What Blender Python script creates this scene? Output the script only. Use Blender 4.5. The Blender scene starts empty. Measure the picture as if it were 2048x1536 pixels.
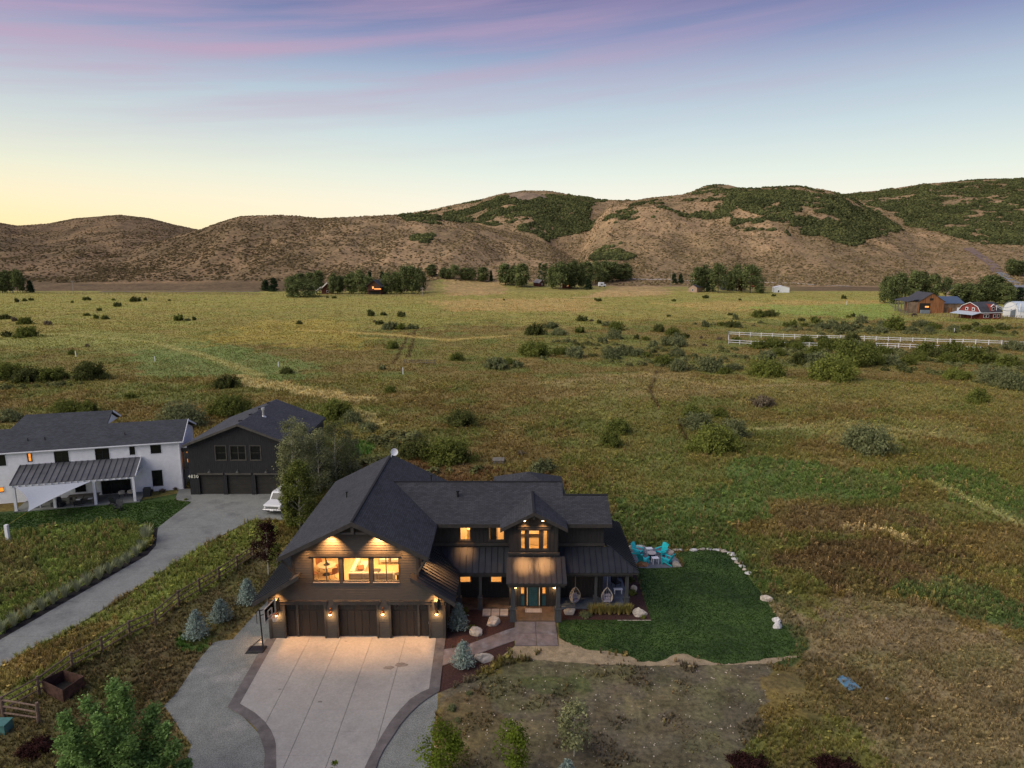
import bpy, math, random
import numpy as np
from mathutils import Vector, Matrix
R = math.radians
random.seed(7)
SC = bpy.context.scene
COL = SC.collection
# ------------------------------------------------------------------ camera, sky, sun, exposure
FPX, PIT, CH = 1420.0, R(10.8), 27.0
cam = bpy.data.objects.new('camera', bpy.data.cameras.new('camera'))
COL.objects.link(cam)
cam.location = (0, 0, CH)
cam.rotation_euler = (R(90) - PIT, 0, 0)
cam.data.sensor_width = 36
cam.data.lens = 36 * FPX / 2048
cam.data.clip_start = 0.5
cam.data.clip_end = 9000
SC.camera = cam
SC.view_settings.view_transform = 'Standard'
SC.view_settings.look = 'None'
SC.view_settings.gamma = 1
SC.view_settings.use_curve_mapping = False
SC.view_settings.exposure = 0.34
SC.render.engine = 'CYCLES'
SC.cycles.max_bounces = 5
SC.cycles.diffuse_bounces = 2
SC.cycles.glossy_bounces = 2
SC.cycles.transmission_bounces = 3
SC.cycles.transparent_max_bounces = 6
SC.cycles.sample_clamp_indirect = 4
SC.cycles.use_denoising = True

def lin(r, g, b, k=1.0):
    f = lambda c: (c / 12.92 if c <= 0.04045 else ((c + 0.055) / 1.055) ** 2.4)
    return (f(r / 255) * k, f(g / 255) * k, f(b / 255) * k, 1)

W = bpy.data.worlds.new('World'); SC.world = W; W.use_nodes = True
nt = W.node_tree; nt.nodes.clear()
def N(t, ty, **kw):
    n = t.nodes.new(ty)
    for k, v in kw.items():
        if k.startswith('i_'):
            n.inputs[k[2:].replace('_', ' ')].default_value = v
        elif k.startswith('n') and k[1:].isdigit():
            n.inputs[int(k[1:])].default_value = v
        else: setattr(n, k, v)
    return n
def M_(t, op, a, b=None, c=None):
    n = t.nodes.new('ShaderNodeMath'); n.operation = op
    for i, v in enumerate((a, b, c)):
        if v is None: continue
        if isinstance(v, (int, float)): n.inputs[i].default_value = v
        else: t.links.new(v, n.inputs[i])
    return n.outputs[0]
def mixc(t, f, a, b, mode='MIX'):
    n = t.nodes.new('ShaderNodeMix'); n.data_type = 'RGBA'; n.blend_type = mode
    for i, v in ((0, f), (6, a), (7, b)):
        if isinstance(v, (int, float)): n.inputs[i].default_value = v
        elif isinstance(v, tuple): n.inputs[i].default_value = v if len(v) == 4 else (*v, 1)
        else: t.links.new(v, n.inputs[i])
    return n.outputs[2]
def ramp(t, fac, stops, interp='LINEAR'):
    n = t.nodes.new('ShaderNodeValToRGB'); cr = n.color_ramp; cr.interpolation = interp
    while len(cr.elements) < len(stops): cr.elements.new(0.5)
    for e, (p, c) in zip(cr.elements, stops):
        e.position = p; e.color = c if len(c) == 4 else (*c, 1)
    t.links.new(fac, n.inputs[0]); return n.outputs[0]
tc = N(nt, 'ShaderNodeTexCoord'); sx = N(nt, 'ShaderNodeSeparateXYZ')
nrm = N(nt, 'ShaderNodeVectorMath', operation='NORMALIZE')
nt.links.new(tc.outputs['Generated'], nrm.inputs[0]); nt.links.new(nrm.outputs[0], sx.inputs[0])
sX, sY, sZ = sx.outputs
base = ramp(nt, sZ, [(0.0, lin(250, 240, 218)), (0.06, lin(240, 236, 220)), (0.10, lin(220, 229, 220)), (0.15, lin(196, 212, 217)),
                     (0.205, lin(170, 188, 206)), (0.26, lin(130, 144, 182)), (0.31, lin(104, 110, 156)), (0.5, lin(104, 114, 156)), (1.0, lin(96, 110, 154))])
# afterglow low over the left hills
azl = M_(nt, 'MAXIMUM', M_(nt, 'MULTIPLY_ADD', sX, -1.5, 0.0), 0.0)
azl = M_(nt, 'MINIMUM', azl, 1.0)
low = M_(nt, 'POWER', 2.718, M_(nt, 'MULTIPLY', M_(nt, 'MAXIMUM', sZ, 0.0), -15.0))
fwd = M_(nt, 'MINIMUM', M_(nt, 'MAXIMUM', M_(nt, 'MULTIPLY_ADD', sY, 1.5, 0.2), 0.0), 1.0)
glow = M_(nt, 'MULTIPLY', M_(nt, 'MULTIPLY', azl, low), fwd)
c1 = mixc(nt, M_(nt, 'MINIMUM', M_(nt, 'MULTIPLY', glow, 1.15), 1.0), base, lin(255, 226, 146))
# thin streaks of pink cloud rising to the right
cmb = N(nt, 'ShaderNodeCombineXYZ')
nt.links.new(M_(nt, 'MULTIPLY', sX, 1.3), cmb.inputs[0])
nt.links.new(M_(nt, 'SUBTRACT', M_(nt, 'MULTIPLY', sZ, 23.0), M_(nt, 'MULTIPLY', sX, 2.3)), cmb.inputs[1])
nz = N(nt, 'ShaderNodeTexNoise', i_Scale=1.5, i_Detail=6.0, i_Roughness=0.55, i_Distortion=0.15); nt.links.new(cmb.outputs[0], nz.inputs['Vector'])
st = ramp(nt, nz.outputs[0], [(0.36, (0, 0, 0)), (0.66, (1, 1, 1))])
band = ramp(nt, sZ, [(0.10, (0, 0, 0)), (0.17, (.42, .42, .42)), (0.21, (.95, .95, .95)), (0.28, (1, 1, 1)), (0.36, (.6, .6, .6)), (0.8, (.3, .3, .3))])
left = M_(nt, 'MINIMUM', M_(nt, 'MAXIMUM', M_(nt, 'MULTIPLY_ADD', sX, -0.9, 0.62), 0.12), 1.0)
pf = M_(nt, 'MULTIPLY', M_(nt, 'MULTIPLY', st, band), left)
c2 = mixc(nt, M_(nt, 'MINIMUM', M_(nt, 'MULTIPLY', pf, .8), 0.7), c1, lin(188, 156, 182))
belowf = M_(nt, 'MINIMUM', M_(nt, 'MAXIMUM', M_(nt, 'MULTIPLY', sZ, -8.0), 0.0), 1.0)
c3 = mixc(nt, belowf, c2, (0.12, 0.10, 0.07, 1))
bg = N(nt, 'ShaderNodeBackground'); nt.links.new(c3, bg.inputs[0]); bg.inputs[1].default_value = 0.88
wo = N(nt, 'ShaderNodeOutputWorld'); nt.links.new(bg.outputs[0], wo.inputs[0])
# the last soft glow of the dusk sky
sd = bpy.data.lights.new('dusk_glow', 'SUN'); sun = bpy.data.objects.new('dusk_glow', sd); COL.objects.link(sun)
sd.energy = 2.8; sd.angle = R(60); sd.color = (1.0, 0.91, 0.76)
sun.rotation_euler = Vector((-0.90, -0.42, 0.78)).to_track_quat('Z', 'Y').to_euler()

# ------------------------------------------------------------------ survey helpers: photo point -> place on the ground
CP, SP = math.cos(PIT), math.sin(PIT)
def ray(px, py):
    u = (px - 1024) / FPX; v = (768 - py) / FPX
    return (u, CP + v * SP, -SP + v * CP)
def G(px, py, z=0.0):
    d = ray(px, py); t = (z - CH) / d[2]; return (d[0] * t, d[1] * t)
def AtY(px, py, y):
    d = ray(px, py); t = y / d[1]; return (d[0] * t, CH + d[2] * t)
def proj(x, y, z):
    dz = z - CH; zc = y * CP - dz * SP; yc = y * SP + dz * CP
    return 1024 + FPX * x / zc, 768 - FPX * yc / zc
# ------------------------------------------------------------------ noise in numpy
def vnoise(x, y, seed=0):
    xi = np.floor(x).astype(np.int64); yi = np.floor(y).astype(np.int64)
    fx = x - xi; fy = y - yi; fx = fx * fx * (3 - 2 * fx); fy = fy * fy * (3 - 2 * fy)
    def h(a, b):
        n = (a * 374761393 + b * 668265263 + seed * 982451653) & 0xffffffff
        n = ((n ^ (n >> 13)) * 1274126177) & 0xffffffff
        return ((n ^ (n >> 16)) & 0xffff) / 65535.0
    return (h(xi, yi) * (1 - fx) + h(xi + 1, yi) * fx) * (1 - fy) + (h(xi, yi + 1) * (1 - fx) + h(xi + 1, yi + 1) * fx) * fy
def fbm(x, y, s, seed=0, o=4):
    x = np.asarray(x, float) / s; y = np.asarray(y, float) / s; t = 0; a = 1; w = 0
    for i in range(o):
        t = t + a * vnoise(x, y, seed + i * 17); w += a; a *= 0.5; x = x * 2.03 + 11.3; y = y * 2.03 + 5.7
    return t / w
def inpoly(x, y, poly):
    x = np.asarray(x, float); y = np.asarray(y, float); c = np.zeros(x.shape, bool); n = len(poly)
    for i in range(n):
        x0, y0 = poly[i]; x1, y1 = poly[i - 1]
        if y0 == y1: continue
        cond = (y0 > y) != (y1 > y)
        c ^= cond & (x < (x1 - x0) * (y - y0) / (y1 - y0) + x0)
    return c
def gp(pts): return [G(*p) for p in pts]
# ------------------------------------------------------------------ object helpers
def link(o, parent=None):
    COL.objects.link(o)
    if parent is not None: o.parent = parent
    return o
def tag(o, label=None, cat=None, group=None, kind=None):
    if label: o['label'] = label
    if cat: o['category'] = cat
    if group: o['group'] = group
    if kind: o['kind'] = kind
    return o
def thing(name, label, cat, loc=(0, 0, 0), rz=0.0, group=None):
    o = bpy.data.objects.new(name, None); o.empty_display_size = 0.2
    o.location = loc; o.rotation_euler = (0, 0, rz); link(o); return tag(o, label, cat, group)
def org(p):
    x = Vector((0, 0, 0))
    while p is not None: x += Vector(p.location); p = p.parent
    return x
def copy_tree(o, parent=None):
    c = o.copy(); COL.objects.link(c); c.parent = parent
    for ch in list(o.children): copy_tree(ch, c)
    return c
class MB:
    def __init__(s): s.v = []; s.f = []
    def add(s, vs, fs):
        b = len(s.v); s.v += [tuple(v) for v in vs]; s.f += [tuple(i + b for i in f) for f in fs]; return s
    def box(s, x0, y0, z0, x1, y1, z1):
        return s.hexa([(x0, y0, z0), (x1, y0, z0), (x1, y1, z0), (x0, y1, z0), (x0, y0, z1), (x1, y0, z1), (x1, y1, z1), (x0, y1, z1)])
    def hexa(s, p): return s.add(p, [(3, 2, 1, 0), (4, 5, 6, 7), (0, 1, 5, 4), (1, 2, 6, 5), (2, 3, 7, 6), (3, 0, 4, 7)])
    def obox(s, c, dx, dy, dz, rz=0.0, rx=0.0, ry=0.0):
        m = Matrix.Rotation(rz, 3, 'Z') @ Matrix.Rotation(ry, 3, 'Y') @ Matrix.Rotation(rx, 3, 'X'); c = Vector(c)
        return s.hexa([c + m @ Vector((a * dx / 2, b * dy / 2, d * dz / 2)) for d in (-1, 1) for a, b in ((-1, -1), (1, -1), (1, 1), (-1, 1))])
    def bar(s, p, q, w, h=None):
        p = Vector(p); q = Vector(q); d = (q - p); L = d.length; h = h or w
        if L < 1e-6: return s
        m = d.to_track_quat('X', 'Z').to_matrix(); c = (p + q) / 2
        return s.hexa([c + m @ Vector((a * L / 2, b * w / 2, e * h / 2)) for e in (-1, 1) for a, b in ((-1, -1), (1, -1), (1, 1), (-1, 1))])
    def tube(s, p, q, r0, r1=None, n=8, cap=True):
        p = Vector(p); q = Vector(q); r1 = r0 if r1 is None else r1
        m = (q - p).to_track_quat('Z', 'X').to_matrix(); b = len(s.v)
        for c, r in ((p, r0), (q, r1)):
            for i in range(n):
                a = 2 * math.pi * i / n; s.v.append(tuple(c + m @ Vector((math.cos(a) * r, math.sin(a) * r, 0))))
        for i in range(n): j = (i + 1) % n; s.f.append((b + i, b + j, b + n + j, b + n + i))
        if cap: s.f.append(tuple(b + n - 1 - i for i in range(n))); s.f.append(tuple(b + n + i for i in range(n)))
        return s
    def path(s, pts, r0, r1=None, n=6):
        r1 = r0 if r1 is None else r1; k = len(pts) - 1
        for i in range(k): s.tube(pts[i], pts[i + 1], r0 + (r1 - r0) * i / k, r0 + (r1 - r0) * (i + 1) / k, n)
        return s
    def prism(s, top, vec):
        n = len(top); t = [Vector(p) for p in top]; vec = Vector(vec)
        return s.add([*t, *[p + vec for p in t]], [tuple(range(n)), tuple(range(2 * n - 1, n - 1, -1))] + [(j, i, i + n, j + n) for i, j in ((i, (i + 1) % n) for i in range(n))])
    def lathe(s, prof, c=(0, 0, 0), n=16):
        b = len(s.v); k = len(prof)
        for r, z in prof:
            for i in range(n):
                a = 2 * math.pi * i / n; s.v.append((c[0] + math.cos(a) * r, c[1] + math.sin(a) * r, c[2] + z))
        for j in range(k - 1):
            for i in range(n):
                i2 = (i + 1) % n; s.f.append((b + j * n + i, b + j * n + i2, b + (j + 1) * n + i2, b + (j + 1) * n + i))
        return s
    def mesh(s, name, off=None, smooth=False, flip=True):
        me = bpy.data.meshes.new(name)
        vs = s.v if off is None else [(v[0] - off[0], v[1] - off[1], v[2] - off[2]) for v in s.v]
        me.from_pydata(vs, [], s.f)
        if flip:
            import bmesh
            bm = bmesh.new(); bm.from_mesh(me); bmesh.ops.recalc_face_normals(bm, faces=bm.faces); bm.to_mesh(me); bm.free()
        if smooth: me.polygons.foreach_set('use_smooth', [True] * len(me.polygons))
        me.update(); return me
    def obj(s, name, m, parent=None, world=False, loc=None, smooth=False, bevel=0, kind=None, label=None, flip=True):
        off = org(parent) if (world and parent is not None) else None
        o = bpy.data.objects.new(name, s.mesh(name, off, smooth, flip)); link(o, parent)
        if m: o.data.materials.append(m)
        if loc: o.location = loc
        if bevel:
            b = o.modifiers.new('bevel', 'BEVEL'); b.width = bevel; b.segments = 1; b.limit_method = 'ANGLE'
        if kind: o['kind'] = kind
        if label: o['label'] = label
        return o
def _split(s, name, m, parent):
    for i in range(0, len(s.v), 8): MB().add(s.v[i:i + 8], s.f[:6]).obj(name, m, parent, True)
MB.split = _split
def share(name, me, parent=None, loc=(0, 0, 0), rz=0.0, sc=None, m=None):
    o = bpy.data.objects.new(name, me); link(o, parent); o.location = loc; o.rotation_euler = (0, 0, rz)
    if sc: o.scale = sc if isinstance(sc, tuple) else (sc, sc, sc)
    if m: o.material_slots[0].link = 'OBJECT'; o.material_slots[0].material = m
    return o
# ------------------------------------------------------------------ materials
MATS = {}
def mat(name, col, rough=0.8, var=0.15, scale=3.0, bump=0.0, metal=0.0, stretch=None, col2=None, fine=0.0, spec=0.3, em=None, wear=None):
    if name in MATS: return MATS[name]
    m = bpy.data.materials.new(name); m.use_nodes = True; t = m.node_tree; b = t.nodes['Principled BSDF']
    b.inputs['Roughness'].default_value = rough; b.inputs['Metallic'].default_value = metal
    b.inputs['Specular IOR Level'].default_value = spec
    c = (*col[:3], 1)
    tcn = N(t, 'ShaderNodeTexCoord'); mp = N(t, 'ShaderNodeMapping'); t.links.new(tcn.outputs['Object'], mp.inputs[0])
    if stretch: mp.inputs['Scale'].default_value = stretch
    nz = N(t, 'ShaderNodeTexNoise', i_Scale=scale, i_Detail=6.0, i_Roughness=0.65); t.links.new(mp.outputs[0], nz.inputs['Vector'])
    dark = tuple(x * (1 - var * 1.6) for x in c[:3]); lite = tuple(min(1, x * (1 + var * 1.6)) for x in (col2 or c)[:3])
    cc = ramp(t, nz.outputs[0], [(0.3, dark), (0.7, lite)])
    if wear:  # (colour, scale, threshold)
        nw = N(t, 'ShaderNodeTexNoise', i_Scale=wear[1], i_Detail=8.0, i_Roughness=0.6); t.links.new(tcn.outputs['Object'], nw.inputs['Vector'])
        f = ramp(t, nw.outputs[0], [(wear[2], (0, 0, 0)), (min(1, wear[2] + 0.12), (1, 1, 1))])
        cc = mixc(t, M_(t, 'MULTIPLY', f, wear[3] if len(wear) > 3 else 0.7), cc, (*wear[0][:3], 1))
    if fine:
        nf = N(t, 'ShaderNodeTexNoise', i_Scale=scale * 14, i_Detail=2.0); t.links.new(mp.outputs[0], nf.inputs['Vector'])
        cc = mixc(t, 1.0, cc, ramp(t, nf.outputs[0], [(0.3, (1 - fine,) * 3), (0.7, (1 + fine,) * 3)]), 'MULTIPLY')
    t.links.new(cc, b.inputs['Base Color'])
    if bump:
        bn = N(t, 'ShaderNodeBump', i_Strength=bump, i_Distance=0.03); t.links.new(nz.outputs[0], bn.inputs['Height']); t.links.new(bn.outputs[0], b.inputs['Normal'])
    if em: b.inputs['Emission Color'].default_value = (*em[:3], 1); b.inputs['Emission Strength'].default_value = em[3]
    MATS[name] = m; return m
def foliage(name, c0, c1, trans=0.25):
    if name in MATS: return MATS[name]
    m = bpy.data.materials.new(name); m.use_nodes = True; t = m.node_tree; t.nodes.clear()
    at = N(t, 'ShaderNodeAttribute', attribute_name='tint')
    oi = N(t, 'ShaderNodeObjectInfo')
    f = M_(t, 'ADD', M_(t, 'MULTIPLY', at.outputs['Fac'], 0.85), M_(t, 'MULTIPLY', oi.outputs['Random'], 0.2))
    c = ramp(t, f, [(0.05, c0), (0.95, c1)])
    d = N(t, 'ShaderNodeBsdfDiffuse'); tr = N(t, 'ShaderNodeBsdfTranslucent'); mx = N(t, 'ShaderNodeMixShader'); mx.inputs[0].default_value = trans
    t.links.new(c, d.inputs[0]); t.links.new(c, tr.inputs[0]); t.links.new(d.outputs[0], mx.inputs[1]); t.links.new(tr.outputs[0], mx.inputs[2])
    o = N(t, 'ShaderNodeOutputMaterial'); t.links.new(mx.outputs[0], o.inputs[0]); MATS[name] = m; return m
def shingle(name, c, var=0.22, sc=1.0):
    m = bpy.data.materials.new(name); m.use_nodes = True; t = m.node_tree; b = t.nodes['Principled BSDF']
    b.inputs['Roughness'].default_value = 0.85; b.inputs['Specular IOR Level'].default_value = 0.25
    uv = N(t, 'ShaderNodeUVMap'); uv.uv_map = 'UVMap'
    br = N(t, 'ShaderNodeTexBrick', i_Scale=1.0); br.inputs['Brick Width'].default_value = 0.33 * sc; br.inputs['Row Height'].default_value = 0.145 * sc
    br.inputs['Mortar Size'].default_value = 0.012; br.inputs['Mortar Smooth'].default_value = 0.3; br.offset = 0.43
    br.inputs['Color1'].default_value = tuple(x * (1 - var) for x in c[:3]) + (1,); br.inputs['Color2'].default_value = tuple(x * (1 + var) for x in c[:3]) + (1,)
    br.inputs['Mortar'].default_value = tuple(x * 0.35 for x in c[:3]) + (1,)
    t.links.new(uv.outputs[0], br.inputs[0])
    nz = N(t, 'ShaderNodeTexNoise', i_Scale=0.5, i_Detail=8.0, i_Roughness=0.7); t.links.new(uv.outputs[0], nz.inputs['Vector'])
    nf = N(t, 'ShaderNodeTexNoise', i_Scale=24.0, i_Detail=2.0); t.links.new(uv.outputs[0], nf.inputs['Vector'])
    cc = mixc(t, 1.0, br.outputs[0], ramp(t, nz.outputs[0], [(0.3, (.82, .82, .82)), (0.7, (1.2, 1.17, 1.15))]), 'MULTIPLY')
    cc = mixc(t, 1.0, cc, ramp(t, nf.outputs[0], [(0.35, (.7, .7, .7)), (0.65, (1.3, 1.3, 1.3))]), 'MULTIPLY')
    t.links.new(cc, b.inputs['Base Color'])
    bn = N(t, 'ShaderNodeBump', i_Strength=0.9, i_Distance=0.02); t.links.new(br.outputs['Fac'], bn.inputs['Height']); bn.invert = True
    t.links.new(bn.outputs[0], b.inputs['Normal']); return m
def vcol(name, bump=0.6, sc=1.0, rough=0.95):
    m = bpy.data.materials.new(name); m.use_nodes = True; t = m.node_tree; b = t.nodes['Principled BSDF']
    b.inputs['Roughness'].default_value = rough; b.inputs['Specular IOR Level'].default_value = 0.1
    at = N(t, 'ShaderNodeAttribute', attribute_name='Col'); tcn = N(t, 'ShaderNodeTexCoord')
    n1 = N(t, 'ShaderNodeTexNoise', i_Scale=2.6 * sc, i_Detail=9.0, i_Roughness=0.75); t.links.new(tcn.outputs['Object'], n1.inputs['Vector'])
    n2 = N(t, 'ShaderNodeTexNoise', i_Scale=0.35 * sc, i_Detail=6.0, i_Roughness=0.7); t.links.new(tcn.outputs['Object'], n2.inputs['Vector'])
    c = mixc(t, 1.0, at.outputs['Color'], ramp(t, n1.outputs[0], [(0.33, (.45, .44, .42)), (0.5, (.95, .95, .95)), (0.68, (1.6, 1.58, 1.45))]), 'MULTIPLY')
    c = mixc(t, 1.0, c, ramp(t, n2.outputs[0], [(0.35, (.80, .84, .80)), (0.65, (1.2, 1.15, 1.1))]), 'MULTIPLY')
    t.links.new(c, b.inputs['Base Color'])
    bn = N(t, 'ShaderNodeBump', i_Strength=bump, i_Distance=0.25 / sc); t.links.new(n1.outputs[0], bn.inputs['Height']); t.links.new(bn.outputs[0], b.inputs['Normal'])
    return m
def glassmat():
    m = bpy.data.materials.new('window_glass'); m.use_nodes = True; t = m.node_tree; t.nodes.clear()
    tr = N(t, 'ShaderNodeBsdfTransparent'); tr.inputs[0].default_value = (.93, .93, .92, 1)
    gl = N(t, 'ShaderNodeBsdfGlossy', i_Roughness=0.02); gl.inputs[0].default_value = (.9, .92, .95, 1)
    fr = N(t, 'ShaderNodeFresnel', i_IOR=1.45); mx = N(t, 'ShaderNodeMixShader')
    t.links.new(fr.outputs[0], mx.inputs[0]); t.links.new(tr.outputs[0], mx.inputs[1]); t.links.new(gl.outputs[0], mx.inputs[2])
    o = N(t, 'ShaderNodeOutputMaterial'); t.links.new(mx.outputs[0], o.inputs[0]); return m
GLASS = glassmat()
DGLASS = mat('dark_window_glass', (.012, .013, .014), 0.12, 0.1, 1.0, spec=0.5)
SIDING = mat('charcoal_lap_siding', (.052, .049, .045), 0.75, 0.14, 2.0, 0.15, stretch=(1, 1, 6), fine=.12)
BATTEN = mat('charcoal_board_siding', (.028, .027, .027), 0.8, 0.18, 2.0, 0.2, stretch=(6, 6, .6))
TRIM = mat('dark_trim_wood', (.040, .037, .035), 0.7, 0.18, 3.0, 0.1)
DOORM = mat('dark_brown_door', (.030, .024, .021), 0.6, 0.15, 3.0, 0.1, stretch=(5, 5, .6))
PANEM = mat('door_glass', (.02, .022, .022), 0.15, 0.2, 3.0, spec=0.6)
METAL = mat('dark_standing_seam_metal', (.030, .033, .040), 0.5, 0.14, 1.2, 0.05, metal=0.35)
ROOF = shingle('charcoal_shingles', (.044, .047, .055))
POSTM = mat('dark_post_timber', (.050, .052, .056), 0.75, 0.2, 3.0, 0.2, stretch=(4, 4, .5))
CONC = mat('driveway_concrete', (.27, .262, .25), 0.85, 0.06, 0.6, 0.05, fine=0.10, wear=((.19, .185, .185), 0.32, 0.52, 0.6))
BAND = mat('stained_concrete_band', (.105, .095, .095), 0.8, 0.22, 1.2, 0.1, fine=0.12)
WALKC = mat('stamped_concrete_walk', (.155, .13, .13), 0.6, 0.25, 1.4, 0.12, wear=((.26, .25, .27), 0.9, 0.54, .7))
PORCHC = mat('stained_porch_concrete', (.135, .085, .055), 0.55, 0.28, 1.8, 0.1)
PATIOC = mat('slate_blue_patio_concrete', (.105, .125, .15), 0.6, 0.25, 1.2, 0.2)
GRAV = mat('grey_gravel', (.165, .175, .165), 0.95, 0.12, 1.1, 0.2, fine=0.42, wear=((.30, .29, .28), .35, .58, .5))
NDRIVE = mat('neighbour_concrete', (.19, .20, .19), 0.9, 0.08, 0.7, 0.05, fine=0.16, wear=((.115, .118, .118), .30, .50, .75))
MULCH = mat('dark_bark_mulch', (.045, .020, .017), 0.95, 0.4, 9.0, 0.8, fine=0.4)
STRAW = mat('dry_straw_strip', (.27, .21, .13), 0.95, 0.22, 1.6, 0.5, fine=0.35, wear=((.12, .10, .05), 1.4, .57, .7))
LAWN = mat('mown_lawn', (.017, .045, .009), 0.9, 0.3, 0.22, 0.4, fine=0.4, col2=(.042, .074, .014))
STONE = mat('pale_boulder_stone', (.42, .37, .31), 0.9, 0.3, 2.4, 0.6, wear=((.50, .30, .16), 1.6, .60, .6))
STONEG = mat('pale_grey_stone', (.50, .49, .48), 0.9, 0.22, 3.0, 0.5)
COPPER = mat('lamp_copper', (.20, .09, .04), 0.35, 0.2, 6.0, metal=0.8)
BULB = mat('lit_lamp_globe', (1, .7, .35), 0.5, 0, em=(1, .60, .22, 26))
WHITE = mat('white_paint', (.74, .75, .78), 0.6, 0.05, 3.0)
BLACKM = mat('black_metal', (.02, .02, .022), 0.45, 0.2, 5.0, metal=0.3)
WOODR = mat('weathered_fence_wood', (.15, .105, .08), 0.9, 0.3, 3.0, 0.4, stretch=(3, 3, 1))
TRUNK = mat('grey_bark', (.10, .085, .065), 0.95, 0.3, 6.0, 0.5)
ASPEN = mat('pale_aspen_bark', (.44, .42, .34), 0.9, 0.3, 3.0, 0.3)
PLASTER = mat('warm_room_wall', (.72, .60, .42), 0.9, 0.05, 1.0)
RFLOOR = mat('oak_floor', (.55, .38, .20), 0.5, 0.2, 2.0, stretch=(1, 8, 1))

def light(kind, loc, power, col=(1, .60, .26), parent=None, aim=None, size=0.1, angle=80, blend=0.6, name='lamp', sy=None):
    l = bpy.data.lights.new(name, kind); l.energy = power; l.color = col
    if kind == 'AREA':
        l.size = size
        if sy: l.shape = 'RECTANGLE'; l.size_y = sy
    else: l.shadow_soft_size = size
    if kind == 'SPOT': l.spot_size = R(angle); l.spot_blend = blend
    o = bpy.data.objects.new(name, l); link(o, parent)
    o.location = Vector(loc) - (org(parent) if parent else Vector((0, 0, 0)))
    if aim: o.rotation_euler = (Vector(loc) - Vector(aim)).to_track_quat('Z', 'Y').to_euler()
    return o
# ------------------------------------------------------------------ terrain heights
LAYERS = [  # skyline of each hill as surveyed, distance of its crest and foot
    ([(-400, 452), (-200, 440), (0, 446), (35, 452), (100, 447), (150, 437), (240, 430), (300, 437), (350, 450), (405, 461), (520, 500), (620, 590)], 1500, 470),
    ([(-60, 575), (0, 562), (130, 540), (200, 520), (290, 491), (400, 459), (440, 445), (480, 433), (560, 430), (600, 432), (640, 437), (700, 434), (800, 429), (870, 432), (940, 446), (1030, 468), (1100, 488), (1170, 522), (1240, 566)], 850, 480),
    ([(640, 470), (740, 437), (800, 429), (870, 418), (920, 407), (960, 399), (1000, 388), (1050, 381), (1100, 382), (1150, 391), (1200, 400), (1290, 401), (1400, 420), (1500, 470)], 1250, 640),
    ([(1110, 560), (1150, 500), (1190, 440), (1220, 410), (1290, 397), (1380, 387), (1450, 380), (1520, 375), (1600, 373), (1660, 381), (1700, 396), (1760, 430), (1830, 462), (1900, 491), (1980, 527), (2048, 556), (2120, 585)], 1000, 540),
    ([(1560, 450), (1640, 402), (1690, 388), (1760, 381), (1850, 368), (1950, 360), (2048, 357), (2250, 345), (2600, 360)], 1500, 560),
    ([(1290, 420), (1340, 396), (1380, 384), (1410, 372), (1430, 368), (1460, 370), (1490, 378), (1540, 397), (1600, 430)], 2300, 1500)]
_L = []
for pts, yc, yf in LAYERS:
    ts = []; hs = []
    for px, py in pts:
        d = ray(px, py); ts.append(d[0] / d[1]); hs.append(max(0.0, CH + d[2] / d[1] * yc))
    if pts[0][0] > -100: ts.insert(0, ts[0] - .07); hs.insert(0, 0.0)
    if pts[-1][0] < 2300: ts.append(ts[-1] + .07); hs.append(0.0)
    _L.append((np.array(ts), np.array(hs), yc, yf))
def height(X, Y):
    X = np.asarray(X, float); Y = np.asarray(Y, float); t = X / np.maximum(Y, 30.0); z = np.zeros(np.broadcast(X, Y).shape)
    for ts, hs, yc, yf in _L:
        H = np.interp(t, ts, hs); s = (Y - yf) / (yc - yf); s0 = np.clip(s, 0, 1)
        p = 0.45 * s0 ** 1.25 + 0.55 * s0 * s0 * (3 - 2 * s0)
        back = np.clip(1 - np.clip(s - 1, 0, 9) ** 1.3 * 1.0, -0.2, 1)
        g = ((1 - np.abs(fbm(X, Y * 0.38, 75, 5, 4) - 0.5) * 4) * 7 + (fbm(X, Y * .5, 28, 8, 3) - .5) * 4) * np.clip(s0 * 3.0, 0, 1) * np.clip((1 - s0) * 3, 0, 1) * np.clip(H / 60, 0, 1)
        z = np.maximum(z, np.where(s > 1, H * back, H * p + g * (H > 3)))
    return z + (fbm(X, Y, 7, 3, 3) - 0.5) * 0.5 * np.clip((Y - 75) / 60, 0, 1)
def T(px, py):
    """place seen at a photo point, on the terrain"""
    d = ray(px, py); Y = np.geomspace(28, 2600, 5000); X = Y * d[0] / d[1]; Z = CH + Y * d[2] / d[1]
    below = np.nonzero(height(X, Y) >= Z)[0]
    i = below[0] if len(below) else len(Y) - 1
    return float(X[i]), float(Y[i]), float(height(X[i], Y[i]))
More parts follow.
